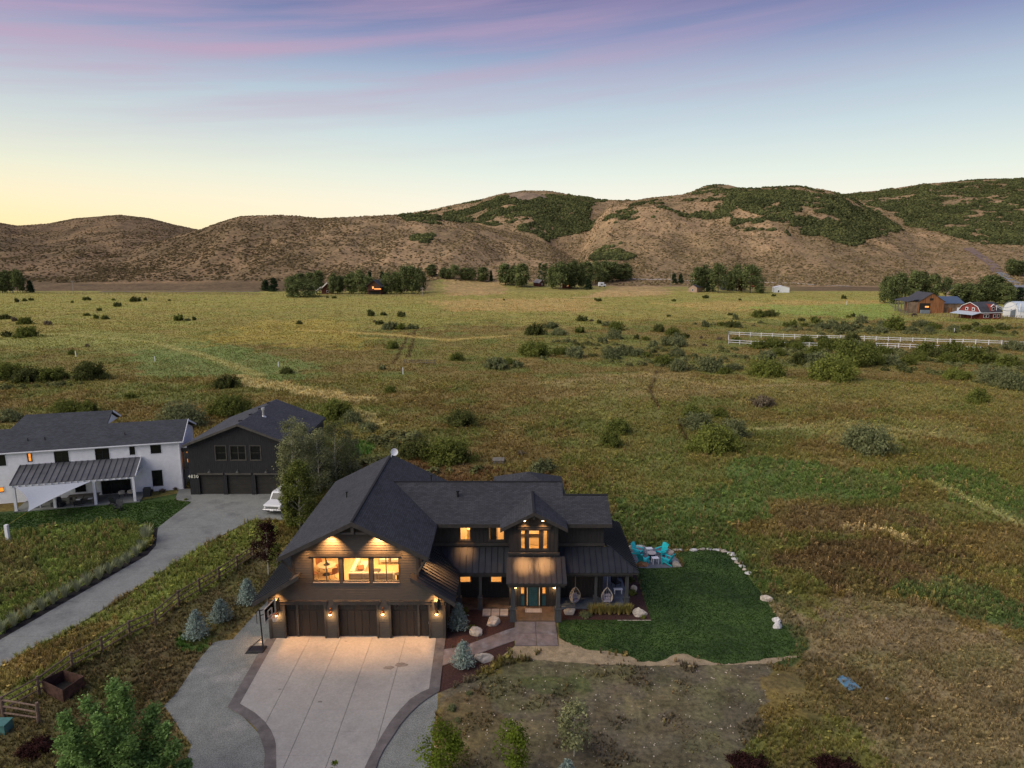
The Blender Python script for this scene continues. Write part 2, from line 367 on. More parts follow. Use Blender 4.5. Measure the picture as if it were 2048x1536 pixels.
# ------------------------------------------------------------------ what grows where (colours of the ground cover, paler with distance)
def C(r, g, b, k=1.45): return np.array(lin(r, g, b, k)[:3])
MEADOW = [  # outline in photo points, colour, ragged edge metres, strength
    ([(-900, 560), (3000, 560), (3000, 640), (1500, 640), (900, 650), (500, 690), (-900, 700)], C(118, 110, 54), 16, .5),
    ([(880, 560), (1010, 560), (1010, 588), (900, 592)], C(128, 100, 72), 5, .8),
    ([(1230, 572), (1320, 568), (1340, 590), (1160, 596)], C(130, 102, 74), 5, .8),
    ([(860, 600), (1180, 596), (1200, 622), (900, 622)], C(132, 104, 66), 8, .7),
    ([(1300, 606), (1760, 600), (1700, 622), (1400, 620)], C(128, 104, 60), 8, .7),
    ([(1500, 612), (1800, 606), (1800, 640), (1560, 630)], C(92, 110, 48), 8, .7),
    ([(250, 695), (420, 680), (640, 730), (620, 762), (440, 752), (300, 755)], C(86, 100, 55), 3, .75),
    ([(470, 752), (560, 760), (640, 780), (735, 792), (745, 803), (680, 803), (600, 790), (490, 768)], C(160, 138, 96), 1.6, .65),
    ([(700, 812), (752, 828), (775, 852), (740, 850), (700, 832)], C(150, 134, 94), 1.2, .6),
    ([(0, 672), (220, 660), (420, 690), (240, 705), (0, 690)], C(108, 108, 58), 5, .7),
    ([(500, 640), (700, 640), (760, 700), (600, 690), (400, 690)], C(122, 106, 44), 6, .7),
    ([(1020, 765), (1350, 740), (1500, 790), (1350, 800), (1100, 800)], C(112, 96, 62), 4, .7),
    ([(1000, 800), (1300, 790), (1320, 830), (1050, 830)], C(98, 96, 48), 4, .6),
    ([(1530, 845), (1900, 845), (1960, 880), (1700, 890)], C(112, 108, 64), 3, .7),
    ([(1400, 755), (2048, 770), (2048, 815), (1500, 810)], C(106, 98, 52), 4, .6),
    ([(1225, 1000), (1300, 1040), (1500, 1040), (1560, 1000), (1700, 1000), (1830, 960), (1900, 1000), (2048, 1050), (2250, 1100), (2250, 1010), (1900, 935), (1700, 945), (1560, 912), (1490, 918), (1440, 965), (1300, 985)], C(70, 88, 42), 1.8, .95),
    ([(1225, 1000), (1300, 1040), (1450, 1030), (1500, 1100), (1580, 1180), (1520, 1190), (1480, 1120), (1430, 1095), (1290, 1097), (1240, 1060)], C(64, 82, 38), 1.4, .9),
    ([(1770, 1160), (1900, 1160), (2000, 1190), (2150, 1240), (2150, 1290), (1950, 1240), (1830, 1200)], C(56, 78, 44), 1.2, .85),
    ([(690, 885), (740, 880), (745, 910), (700, 915)], C(54, 92, 30), 0.6, .9),
    ([(1540, 1125), (1620, 1085), (1750, 1085), (1900, 1102), (1990, 1140), (1850, 1160), (1760, 1190), (1700, 1185), (1600, 1145)], C(80, 62, 44), 1.4, .9),
    ([(1545, 1040), (1650, 1012), (1800, 1018), (1860, 1050), (1780, 1072), (1640, 1066)], C(88, 70, 50), 1.5, .85),
    ([(1620, 1200), (1780, 1190), (2050, 1290), (2300, 1350), (2300, 1600), (1780, 1600), (1700, 1450), (1600, 1290)], C(108, 92, 74), 1.8, .85),
    ([(1500, 1350), (1700, 1330), (1860, 1420), (1800, 1470), (1600, 1430)], C(80, 68, 42), 1.2, .7),
    ([(700, 925), (860, 918), (1000, 935), (1100, 945), (1130, 975), (700, 985)], C(84, 56, 36), 0.8, .9),
    ([(870, 1392), (900, 1385), (1020, 1318), (1560, 1330), (1560, 1400), (1440, 1640), (700, 1640), (860, 1470)], C(74, 67, 62), 1.6, .93),
    ([(1040, 1360), (1180, 1350), (1200, 1380), (1090, 1400)], C(56, 62, 40), 0.8, .8),
    ([(880, 1400), (960, 1380), (1000, 1450), (930, 1536), (860, 1536)], C(76, 62, 44), 0.7, .7),
    ([(1250, 1390), (1340, 1380), (1350, 1410), (1260, 1420)], C(104, 92, 66), 1.2, .4),
    ([(1500, 1190), (1600, 1190), (1620, 1330), (1600, 1350), (1560, 1345), (1600, 1290)], C(52, 68, 38), 0.9, .9),
    ([(1530, 1195), (1600, 1220), (1640, 1250), (1570, 1250)], C(112, 96, 78), 0.6, .7),
    ([(0, 1040), (330, 1035), (310, 1110), (0, 1285), (-300, 1400), (-400, 1050)], C(84, 100, 46), 0.8, .9),
    ([(-200, 1100), (90, 1090), (100, 1160), (-200, 1240)], C(106, 96, 62), 0.8, .6),
    ([(0, 1335), (150, 1256), (330, 1141), (505, 1040), (560, 1060), (510, 1110), (312, 1240), (150, 1345), (0, 1420), (-200, 1500), (-200, 1420)], C(98, 106, 46), 0.8, .95),
    ([(0, 1345), (150, 1262), (240, 1240), (180, 1300), (0, 1400)], C(122, 98, 60), 0.5, .8),
    ([(0, 1420), (150, 1345), (312, 1245), (510, 1112), (560, 1130), (540, 1200), (470, 1270), (330, 1410), (380, 1536), (300, 1640), (-200, 1640)], C(68, 63, 42), 0.6, .9),
    ([(250, 1300), (400, 1270), (420, 1310), (330, 1400), (260, 1370)], C(76, 64, 48), 0.8, .7),
    ([(350, 1270), (430, 1272), (420, 1300), (360, 1300)], C(42, 72, 24), 0.4, .9)]
_MW = [(gp(p), c, e, s) for p, c, e, s in MEADOW]
_TRAILS = [(gp([(1313, 742), (1309, 762), (1299, 778), (1305, 795), (1318, 815)]), .45, C(58, 44, 30)), (gp([(830, 660), (824, 690), (816, 715)]), .6, C(62, 48, 30)), (gp([(818, 668), (802, 700), (786, 727)]), .5, C(62, 48, 30)),
           (gp([(1358, 838), (1362, 860), (1378, 885)]), .3, C(58, 46, 32)), (gp([(0, 673), (120, 668), (300, 684), (420, 715), (520, 752)]), 1.6, C(124, 116, 70)), (gp([(1090, 765), (1300, 752), (1450, 775), (1650, 768)]), 1.0, C(126, 108, 74)), (gp([(600, 660), (760, 668), (900, 680), (1010, 672)]), 2.2, C(138, 118, 66)), (gp([(1500, 858), (1700, 850), (1880, 868)]), .8, C(128, 118, 78)), (gp([(1860, 965), (1960, 1010), (2048, 1050)]), .6, C(132, 128, 84)), (gp([(1690, 1055), (1770, 1062), (1830, 1090)]), .35, C(168, 148, 112))]
def cover(X, Y):
    X = np.asarray(X, float); Y = np.asarray(Y, float)
    a = fbm(X, Y * 1.6, 26, 21, 4)[..., None]; b = fbm(X, Y * 1.3, 9, 33, 4)[..., None]; c = fbm(X, Y, 2.2, 43, 3)[..., None]
    f = lambda v, lo, hi: np.clip((v - lo) / (hi - lo), 0, 1)
    col = C(94, 78, 42) * (1 - f(a, .40, .60)) + C(92, 86, 40) * f(a, .40, .60)
    col = col * (1 - .75 * f(b, .52, .66)) + C(78, 86, 40) * .75 * f(b, .52, .66)
    col = col * (1 - .55 * f(1 - b, .55, .68)) + C(98, 82, 48) * .55 * f(1 - b, .55, .68)
    wx = (fbm(X, Y, 6, 61, 4) - .5); wy = (fbm(X, Y, 6, 71, 4) - .5)
    w2 = (fbm(X, Y, 1.5, 81, 3) - .5); w3 = (fbm(X, Y, 1.5, 91, 3) - .5)
    d1 = fbm(X, Y, 1.1, 205, 3)[..., None]; d2 = fbm(X, Y, 3.6, 215, 3)[..., None]
    for poly, cc, e, s in _MW:
        m = inpoly(X + wx * e * 3.2 + w2 * e * 1.6, Y + wy * e * 4.2 + w3 * e * 1.6, poly)[..., None] * s
        col = col * (1 - m) + cc * m
    col = col * (1 - .30 * f(d2, .56, .66)) + C(84, 88, 44) * .30 * f(d2, .56, .66); col = col * (1 - .25 * f(1 - d2, .58, .68)) + C(106, 94, 60) * .25 * f(1 - d2, .58, .68)
    near = np.clip((90 - Y) / 40, 0, 1)[..., None]; col = col * (1 - .5 * near * f(d1, .58, .68)) + C(66, 58, 44) * .5 * near * f(d1, .58, .68)
    for line, wd, tc_ in _TRAILS:
        dd = np.full(X.shape, 1e9)
        for (x0, y0), (x1, y1) in zip(line[:-1], line[1:]):
            dx, dy = x1 - x0, y1 - y0; t = np.clip(((X - x0) * dx + (Y - y0) * dy) / (dx * dx + dy * dy), 0, 1); dd = np.minimum(dd, np.hypot(X - x0 - t * dx, Y - y0 - t * dy))
        m = (np.clip(1.4 - dd / wd - (c[..., 0] - .5), 0, 1) * .85)[..., None]; col = col * (1 - m) + tc_ * m
    g = col.mean(-1, keepdims=True); return (col * .80 + g * .20) * (0.74 + 0.52 * c) * np.array([1.29, 1.33, 1.08]) * (1 + .38 * np.clip((Y - 110) / 240, 0, 1))[..., None]  # cover colour is scaled up towards the far meadow
OAK = [([(880, 440), (900, 420), (960, 403), (1050, 383), (1120, 387), (1210, 401), (1170, 430), (1180, 455), (1130, 470), (1100, 488), (1080, 472), (1050, 466), (1000, 452), (940, 446)], .72),
       ([(1440, 392), (1520, 377), (1600, 374), (1690, 389), (1740, 420), (1800, 452), (1790, 465), (1700, 492), (1650, 472), (1590, 466), (1560, 442), (1500, 430), (1460, 410)], .60),
       ([(1250, 402), (1440, 388), (1470, 440), (1400, 440), (1340, 440), (1250, 455), (1200, 430)], .34),
       ([(1400, 450), (1560, 440), (1560, 470), (1420, 478)], .30),
       ([(1690, 390), (1850, 368), (2048, 357), (2200, 345), (2200, 500), (2000, 486), (1960, 488), (1860, 465), (1780, 430), (1720, 402)], .70),
       ([(1365, 385), (1430, 369), (1500, 380), (1500, 400), (1365, 400)], .7),
       ([(800, 425), (880, 420), (870, 446), (800, 440)], .30), ([(1190, 500), (1260, 480), (1270, 515), (1200, 520)], .5), ([(830, 470), (870, 468), (860, 486), (835, 484)], .7)]
def oakmask(X, Y, Z):
    dz = Z - CH; zc = Y * CP - dz * SP; yc = Y * SP + dz * CP; px = 1024 + FPX * X / zc; py = 768 - FPX * yc / zc
    n = fbm(X, Y, 42, 101, 4) * .55 + fbm(X, Y, 13, 103, 3) * .45; px = px + (fbm(X, Y, 60, 7, 3) - .5) * 60; py = py + (fbm(X, Y, 60, 9, 3) - .5) * 22
    m = np.zeros(X.shape)
    for poly, s in OAK: m = np.maximum(m, inpoly(px, py, poly) * np.clip((n - (.5 + (.5 - s) * .36)) * 10 + .5, 0, 1))
    rock = ((px - 1058) / 32) ** 2 + ((py - 391) / 9) ** 2 < 1
    return np.where(rock, 0, m), rock
def hillcol(X, Y, Z):
    n = fbm(X, Y * .7, 60, 111, 5)[..., None]; n2 = fbm(X, Y * .6, 7, 121, 3)[..., None]; f = lambda v, lo, hi: np.clip((v - lo) / (hi - lo), 0, 1)
    tan = C(136, 114, 88, 1.38) * (1 - f(n, .4, .62)) + C(120, 102, 78, 1.35) * f(n, .4, .62)
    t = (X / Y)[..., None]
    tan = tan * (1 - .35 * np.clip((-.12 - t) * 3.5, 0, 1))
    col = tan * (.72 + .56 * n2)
    m, rock = oakmask(X, Y, Z)
    col = np.where(rock[..., None], C(138, 120, 102, 1.1) * (.6 + .6 * n2), col * (1 - .8 * m[..., None]) + C(58, 62, 34, 1.2) * .8 * m[..., None])
    # dirt flat at the foot of the hills, pale road cut
    foot = ((Y < 520 + 18 * (n[..., 0] - .5)) & (Z < 6))[..., None]
    flatc = C(104, 88, 68, 1.15) * (.8 + .4 * n2)
    lawn = (f(t, -.12, -.10) * f(-t, -.42, -.30))
    green = cover(X, Y)
    flatc = flatc * (1 - lawn * .75) + green * lawn * .75
    return np.where(foot, flatc, col)
def grid_obj(name, X, Y, Z, colr, m, kind='structure'):
    h, w = X.shape; me = bpy.data.meshes.new(name)
    v = np.stack([X, Y, Z], -1).reshape(-1, 3).astype(np.float32)
    i = np.arange(h * w).reshape(h, w); q = np.stack([i[:-1, :-1], i[:-1, 1:], i[1:, 1:], i[1:, :-1]], -1).reshape(-1, 4)
    me.vertices.add(len(v)); me.vertices.foreach_set('co', v.ravel()); me.loops.add(q.size); me.loops.foreach_set('vertex_index', q.ravel().astype(np.int32))
    me.polygons.add(len(q)); me.polygons.foreach_set('loop_start', np.arange(0, q.size, 4, dtype=np.int32)); me.polygons.foreach_set('loop_total', np.full(len(q), 4, np.int32))
    me.polygons.foreach_set('use_smooth', np.ones(len(q), bool)); me.update(calc_edges=True)
    a = me.color_attributes.new('Col', 'FLOAT_COLOR', 'POINT'); c = np.concatenate([np.clip(colr, 0, 1), np.ones((*colr.shape[:2], 1))], -1).reshape(-1, 4)
    a.data.foreach_set('color', c.astype(np.float32).ravel()); me.materials.append(m)
    o = bpy.data.objects.new(name, me); link(o); o['kind'] = kind; return o
GROUNDM = vcol('meadow_ground_cover'); HILLM = vcol('dry_hillside', 0.5, 0.16)
def fan(ys, nx):
    tt = np.linspace(-1, 1, nx); tt = .68 * tt + .32 * tt ** 5; Y = np.repeat(ys[:, None], nx, 1); Wd = 1.3 * np.maximum(Y, 0) + 32; return tt[None, :] * Wd, Y
ys = np.concatenate([np.linspace(4, 26, 12), np.geomspace(27, 455, 430)])
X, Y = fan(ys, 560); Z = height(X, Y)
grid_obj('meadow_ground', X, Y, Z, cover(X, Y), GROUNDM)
yh = np.concatenate([[455.0], np.geomspace(458, 2900, 330)])
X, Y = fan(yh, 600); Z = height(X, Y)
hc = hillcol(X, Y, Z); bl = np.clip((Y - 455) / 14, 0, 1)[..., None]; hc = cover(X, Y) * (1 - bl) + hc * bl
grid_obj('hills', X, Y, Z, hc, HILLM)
o = MB().add([(-6000, -3000, -1.2), (6000, -3000, -1.2), (6000, 9000, -1.2), (-6000, 9000, -1.2)], [(0, 1, 2, 3)]).obj('outer_ground', mat('outer_ground_cover', (.14, .11, .06), .95, .2, .02))
o['kind'] = 'structure'

# ------------------------------------------------------------------ paving and beds, each a thin sheet above the one below
def sheet(name, pts, z, m, parent=None, kind='structure', th=0.0):
    mb = MB()
    if th: mb.prism([(x, y, z) for x, y in pts], (0, 0, -th))
    else: mb.add([(x, y, z) for x, y in pts], [tuple(range(len(pts)))])
    o = mb.obj(name, m, parent)
    if kind and parent is None: o['kind'] = kind
    return o
def clip(poly, f):
    out = []
    for i in range(len(poly)):
        p, q = poly[i - 1], poly[i]; a, b = f(p), f(q)
        if (a >= 0) != (b >= 0): t = a / (a - b); out.append(tuple(p[k] + (q[k] - p[k]) * t for k in range(len(p))))
        if b >= 0: out.append(q)
    return out
P_DRIVE = [(553, 1278), (570, 1274), (857, 1274), (872, 1278), (858, 1379), (842, 1386), (820, 1400), (800, 1421), (780, 1446), (762, 1475), (745, 1505), (735, 1525), (726, 1545), (700, 1650), (548, 1650), (553, 1560), (552, 1491), (549, 1478), (542, 1462), (530, 1445), (510, 1427), (495, 1418), (480, 1409)]
drv = thing('driveway', 'pale concrete driveway slabs in front of the three garage doors', 'driveway', (-10, 42, 0)); drv['kind'] = 'structure'
dp = gp(P_DRIVE); vx = [-40] + [G(px, 1279)[0] for px in (619, 680.7, 744, 810.5)] + [40]
vy = [10] + [G(700, py)[1] for py in (1513, 1465, 1421, 1381, 1344)] + [60]
for i in range(5):
    for j in range(6):
        q = dp
        for f in (lambda p: p[0] - vx[i] - .012, lambda p: vx[i + 1] - .012 - p[0], lambda p: p[1] - vy[j] - .004, lambda p: vy[j + 1] - .004 - p[1]): q = clip(q, f)
        if len(q) > 2: MB().prism([(x + 10, y - 42, .06) for x, y in q], (0, 0, -.08)).obj('slab', CONC, drv)
sheet('driveway_joint_bed', gp(P_DRIVE), .02, mat('dark_joint', (.05, .045, .04)))
sheet('garage_apron', [(-16.1, 45.75), (-5.85, 45.75), (-5.85, 46.2), (-16.1, 46.2)], .064, CONC)
STAIN = mat('oil_stain', (.15, .135, .125), .8, .3, 3)
def ribbon(name, inner, outer, z, m):
    a = gp(inner); b = gp(outer); mb = MB(); n = len(a)
    mb.add([(x, y, z) for x, y in a] + [(x, y, z) for x, y in b], [(i, i + 1, n + i + 1, n + i) for i in range(n - 1)])
    o = mb.obj(name, m); o['kind'] = 'structure'; return o
ribbon('driveway_border', [(553, 1278), (480, 1409), (495, 1418), (510, 1427), (530, 1445), (542, 1462), (549, 1478), (552, 1491), (553, 1540), (548, 1650)],
       [(533, 1280), (455, 1416), (478, 1429), (492, 1440), (512, 1458), (520, 1475), (527, 1495), (530, 1510), (528, 1540), (520, 1650)], .066, BAND)
ribbon('driveway_border', [(872, 1278), (858, 1379), (842, 1386), (820, 1400), (800, 1421), (780, 1446), (762, 1475), (745, 1505), (735, 1525), (726, 1545), (700, 1650)],
       [(891, 1277), (879, 1384), (858, 1396), (838, 1411), (820, 1428), (800, 1452), (785, 1475), (768, 1500), (758, 1520), (750, 1545), (726, 1650)], .066, BAND)
BORD = [[(553, 1278), (480, 1409), (495, 1418), (510, 1427), (530, 1445), (542, 1462), (549, 1478), (552, 1491), (553, 1540), (548, 1650), (518, 1650), (526, 1540), (527, 1510), (524, 1495), (517, 1475), (509, 1460), (490, 1443), (470, 1430), (450, 1416), (531, 1280)],
        [(872, 1278), (858, 1379), (842, 1386), (820, 1400), (800, 1421), (780, 1446), (762, 1475), (745, 1505), (735, 1525), (726, 1545), (700, 1650), (732, 1650), (756, 1545), (764, 1520), (775, 1500), (792, 1475), (806, 1452), (826, 1428), (842, 1412), (862, 1398), (883, 1386), (893, 1277)]]
for px, py, r_ in ((778, 1337, .42), (803, 1331, .48), (692, 1284, .12), (640, 1405, .16), (560, 1380, .14)):
    x, y = G(px, py); o = MB().add([(x + math.cos(a * .4) * r_ * random.uniform(.6, 1.15), y + math.sin(a * .4) * r_ * .6 * random.uniform(.6, 1.15), .0635) for a in range(15)], [tuple(range(15))]).obj('oil_stain', STAIN); o['kind'] = 'structure'
P_GRAVL = [(533, 1205), (522, 1215), (465, 1279), (437, 1282), (426, 1286), (405, 1311), (396, 1322), (355, 1384), (328, 1412), (342, 1431), (360, 1460), (383, 1490), (360, 1560), (340, 1650), (540, 1650), (550, 1510), (534, 1485), (470, 1416), (545, 1280), (560, 1150)]
sheet('gravel_strip', gp(P_GRAVL), .008, GRAV)
P_GRAVR = [(876, 1382), (875, 1410), (868, 1460), (862, 1510), (845, 1650), (700, 1650), (742, 1520), (800, 1430), (845, 1390)]
sheet('gravel_strip', gp(P_GRAVR), .008, GRAV)
P_NDR = [(382, 988), (562, 988), (578, 1040), (503, 1041), (410, 1089), (328, 1141), (238, 1199), (148, 1256), (55, 1302), (0, 1334), (-260, 1490), (-330, 1470), (0, 1281), (109, 1218), (191, 1171), (295, 1111), (312, 1092), (316, 1056), (336, 1040), (384, 1004)]
nd = thing('neighbour_driveway', 'grey concrete driveway curving from the black garage to the left edge', 'driveway', (-30, 60, 0)); nd['kind'] = 'structure'
dp = gp(P_NDR); A = G(481, 1010); B = G(430, 1040); ang = R(30)
def lf(px, py, dx, dy):
    x0, y0 = G(px, py); return lambda p: (p[0] - x0) * dy - (p[1] - y0) * dx
cuts = [((456, 990), (404, 1085)), ((510, 990), (440, 1070))]
regions = [dp]
sheet('driveway_joint_bed', dp, .012, MATS['dark_joint'])
strips = []
c1_, c2_ = [(G(*a), G(*b)) for a, b in cuts]
def side(c, s): 
    (x0, y0), (x1, y1) = c; return lambda p: s * ((p[0] - x0) * (y1 - y0) - (p[1] - y0) * (x1 - x0)) - .012
for fs in ((side(c1_, 1),), (side(c1_, -1), side(c2_, 1)), (side(c2_, -1),)):
    for j, (ya, yb) in enumerate(((30, 46), (46, 51), (51, 56), (56, 61), (61, 66), (66, 71), (71, 80))):
        q = dp
        for f in fs + (lambda p: p[1] - ya - .012, lambda p: yb - .012 - p[1]): q = clip(q, f)
        if len(q) > 2: MB().prism([(x + 30, y - 60, .05) for x, y in q], (0, 0, -.06)).obj('slab', NDRIVE, nd)
P_NWALK = [(358, 978), (382, 978), (384, 1004), (350, 1000)]
sheet('entry_walk', gp(P_NWALK), .03, NDRIVE)
P_NMULCH = [(316, 1056), (320, 1092), (295, 1113), (191, 1173), (109, 1220), (0, 1284), (-300, 1450), (-300, 1430), (0, 1268), (105, 1206), (185, 1160), (287, 1102), (306, 1088), (306, 1056)]
sheet('black_mulch_strip', gp(P_NMULCH), .010, mat('black_mulch', (.016, .014, .014), .95, .4, 8, .8))
P_NLAWN = [(-150, 1035), (0, 1024), (270, 1003), (365, 985), (350, 1001), (384, 1004), (336, 1040), (316, 1056), (240, 1046), (150, 1048), (60, 1062), (-150, 1075)]
sheet('neighbour_lawn', gp(P_NLAWN), .006, LAWN)
P_LAWN = [(1116, 1240), (1302, 1240), (1275, 1157), (1262, 1137), (1294, 1136), (1366, 1134), (1362, 1124), (1346, 1107), (1379, 1102), (1425, 1101), (1455, 1106), (1476, 1127), (1496, 1152), (1527, 1193), (1552, 1231), (1582, 1269), (1593, 1287), (1590, 1302), (1577, 1312), (1530, 1318), (1481, 1327), (1448, 1330), (1425, 1326), (1410, 1318), (1392, 1316), (1375, 1309), (1354, 1307), (1340, 1313), (1316, 1323), (1278, 1324), (1265, 1314), (1252, 1309), (1214, 1302), (1190, 1301), (1166, 1297), (1138, 1287), (1118, 1276)]
def ragged(pts, amp, step=.35, keep=()):
    out = []
    for i in range(len(pts)):
        (x0, y0), (x1, y1) = pts[i], pts[(i + 1) % len(pts)]; L = math.hypot(x1 - x0, y1 - y0); n = max(1, int(L / step))
        for k in range(n):
            t = k / n; a = 0 if i in keep else amp
            out.append((x0 + (x1 - x0) * t + random.uniform(-a, a), y0 + (y1 - y0) * t + random.uniform(-a, a)))
    return out
lw = gp(P_LAWN)
sheet('lawn', ragged(lw, .10, .3, keep=(0, 1, 2, 3, 4, 5, 6, 7, len(lw) - 1)), .012, LAWN)
P_STRAW = [(1030, 1292), (1117, 1292), (1117, 1272), (1200, 1290), (1320, 1300), (1480, 1308), (1600, 1312), (1560, 1322), (1545, 1327), (1400, 1331), (1290, 1331), (1180, 1328), (1060, 1319), (1003, 1313)]
sheet('straw_strip', ragged(gp(P_STRAW), .07, .3, keep=(0, 1)), .006, STRAW)
P_MA = [(891, 1276), (893, 1206), (1031, 1206), (1029, 1256), (991, 1269), (938, 1289), (888, 1300)]
P_MB = [(884, 1333), (947, 1311), (991, 1296), (1029, 1282), (1029, 1292), (962, 1345), (925, 1366), (879, 1385)]
P_MC = [(1117, 1215), (1252, 1215), (1243, 1150), (1272, 1150), (1302, 1240), (1117, 1240)]
for P_ in (P_MA, P_MB, P_MC): sheet('mulch_bed', gp(P_), .016, MULCH)
P_PATH = [(1030, 1256), (991, 1269), (938, 1289), (888, 1300), (889, 1279), (872, 1278), (858, 1379), (879, 1384), (884, 1333), (947, 1311), (991, 1296), (1030, 1282)]
P_PATH = [(1030, 1256), (1010, 1262), (991, 1269), (960, 1281), (938, 1289), (912, 1296), (886, 1300), (881, 1334), (915, 1322), (947, 1311), (970, 1304), (991, 1296), (1030, 1282)]
sheet('garden_path', gp(P_PATH), .05, WALKC)
pad = [(.21, 44.8), (3.2, 44.8), (3.2, 48.0), (.21, 48.0)]
pdr = thing('entry_pad', 'large stamped concrete pad before the front door step', 'paving', (.21, 44.8, 0)); pdr['kind'] = 'structure'
for i in range(2):
    for j in range(2):
        MB().box(.01 + i * 1.5, .01 + j * 1.6, -.02, 1.48 + i * 1.5, 1.58 + j * 1.6, .07).obj('slab', WALKC, pdr)
P_PATIO = [(1240, 1095), (1287, 1095), (1326, 1097), (1345, 1109), (1362, 1126), (1344, 1136), (1294, 1137), (1250, 1135), (1235, 1110)]
sheet('fire_pit_patio', gp(P_PATIO), .03, mat('blue_grey_gravel', (.125, .135, .16), .95, .15, 2, .3, fine=.4))
for p in (P_MC[3:5],):
    a, b = G(1302, 1241), G(1235, 1241)
    o = MB().box(b[0], b[1] - .03, 0, a[0], b[1] + .03, .03).obj('bed_edging', STONE); o['kind'] = 'structure'
# ------------------------------------------------------------------ building helpers
def courses(mb, xmin, xmax, z0, z1, step, ops, y, th=0.14, lap=0.05):
    zs = set(); z = z0
    while z < z1 - 1e-4: zs.add(round(z, 4)); z += step
    zs.add(z1)
    base = sorted(zs)
    for o in ops: zs.update((max(z0, o[2]), min(z1, o[3])))
    zs = sorted(zs)
    for a, b in zip(zs[:-1], zs[1:]):
        if b - a < 1e-3: continue
        c0 = max(q for q in base if q <= a + 1e-6); f0 = 1 - (a - c0) / step; f1 = max(0, 1 - (b - c0) / step)
        m = (a + b) / 2
        cut = sorted((o[0], o[1]) for o in ops if o[2] - 1e-6 < m < o[3] + 1e-6)
        xa, xb, xa1, xb1 = xmin(a), xmax(a), xmin(b), xmax(b); segs = []; cur = None
        edges = [(xa, xa1)] + [e for c in cut for e in ((c[0], c[0]), (c[1], c[1]))] + [(xb, xb1)]
        for k in range(0, len(edges), 2):
            (p0, p1), (q0, q1) = edges[k], edges[k + 1]
            if q0 - p0 < 1e-3: continue
            q1 = max(q1, p1)
            ya, yb = y - lap * f0, y - lap * f1
            mb.hexa([(p0, ya, a), (q0, ya, a), (q0, y + th, a), (p0, y + th, a), (p1, yb, b), (q1, yb, b), (q1, y + th, b), (p1, y + th, b)])
def battens(mb, x0, x1, zlo, zhi, step, ops, y, th=0.14, bw=0.045, bd=0.03):
    """vertical boards with battens; zhi may be a function of x"""
    top = zhi if callable(zhi) else (lambda x: zhi)
    xs = {x0, x1}; x = x0
    while x < x1: xs.add(round(x, 4)); x += step
    for o in ops: xs.update((o[0], o[1]))
    xs = sorted(v for v in xs if x0 <= v <= x1)
    def fill(a, b, ya, yb):
        m = (a + b) / 2; cut = sorted((o[2], o[3]) for o in ops if o[0] - 1e-6 < m < o[1] + 1e-6); lo = zlo
        for c in cut:
            if c[0] > lo + 1e-3: mb.box(a, ya, lo, b, yb, c[0])
            lo = max(lo, c[1])
        if min(top(a), top(b)) > lo + 1e-3: mb.hexa([(a, ya, lo), (b, ya, lo), (b, yb, lo), (a, yb, lo), (a, ya, top(a)), (b, ya, top(b)), (b, yb, top(b)), (a, yb, top(a))])
    for a, b in zip(xs[:-1], xs[1:]):
        if b - a > 1e-3: fill(a, b, y, y + th)
    x = x0
    while x <= x1 - bw:
        fill(x, x + bw, y - bd, y); x += step
def roof_slab(name, pts, m, parent, th=0.22, world=True, label=None):
    """pts: eave start, eave end, then up and round (planar polygon of the top surface)"""
    off = org(parent) if world and parent is not None else Vector((0, 0, 0))
    mb = MB().prism([Vector(p) - off for p in pts], (0, 0, -th)); me = mb.mesh(name)
    e = (Vector(pts[1]) - Vector(pts[0])).normalized(); n = e.cross(Vector(pts[2]) - Vector(pts[1])).normalized(); v = n.cross(e)
    uv = me.uv_layers.new(name='UVMap')
    for l in me.loops:
        c = me.vertices[l.vertex_index].co; uv.data[l.index].uv = (c.dot(e) + 50, c.dot(v) + 50)
    me.materials.append(m); o = bpy.data.objects.new(name, me); link(o, parent)
    if label: o['label'] = label
    return o
def panels(parent, poly, pitch, m, world=True, name='roof_panel', th=0.05, rib=0.075):
    """standing seam roof: every pan between two seams is its own piece; poly starts with the eave edge"""
    off = org(parent) if world and parent is not None else Vector((0, 0, 0))
    P = [Vector(p) - off for p in poly]; e = (P[1] - P[0]).normalized(); n = e.cross(P[2] - P[1]).normalized(); v = n.cross(e)
    if n.z < 0: n = -n; v = -v
    L2 = [((p - P[0]).dot(e), (p - P[0]).dot(v)) for p in P]; u0 = min(p[0] for p in L2); u1 = max(p[0] for p in L2); k = max(1, round((u1 - u0) / pitch)); w = (u1 - u0) / k
    TP = lambda q, h=0.0: P[0] + e * q[0] + v * q[1] + n * h
    for i in range(k):
        a, b = u0 + i * w, u0 + (i + 1) * w
        q = clip(clip(L2, lambda p: p[0] - a), lambda p: b - p[0])
        if len(q) < 3: continue
        mb = MB().prism([TP(p) for p in q], (0, 0, -th))
        s = [p[1] for p in q if abs(p[0] - a) < 1e-4]
        if len(s) > 1 and max(s) - min(s) > .05:
            lo, hi = min(s), max(s)
            mb.hexa([TP((a + d, h), z) for z in (-.002, rib) for d, h in ((0.001, lo), (.05, lo), (.05, hi), (.001, hi))])
        mb.obj(name, m, parent)
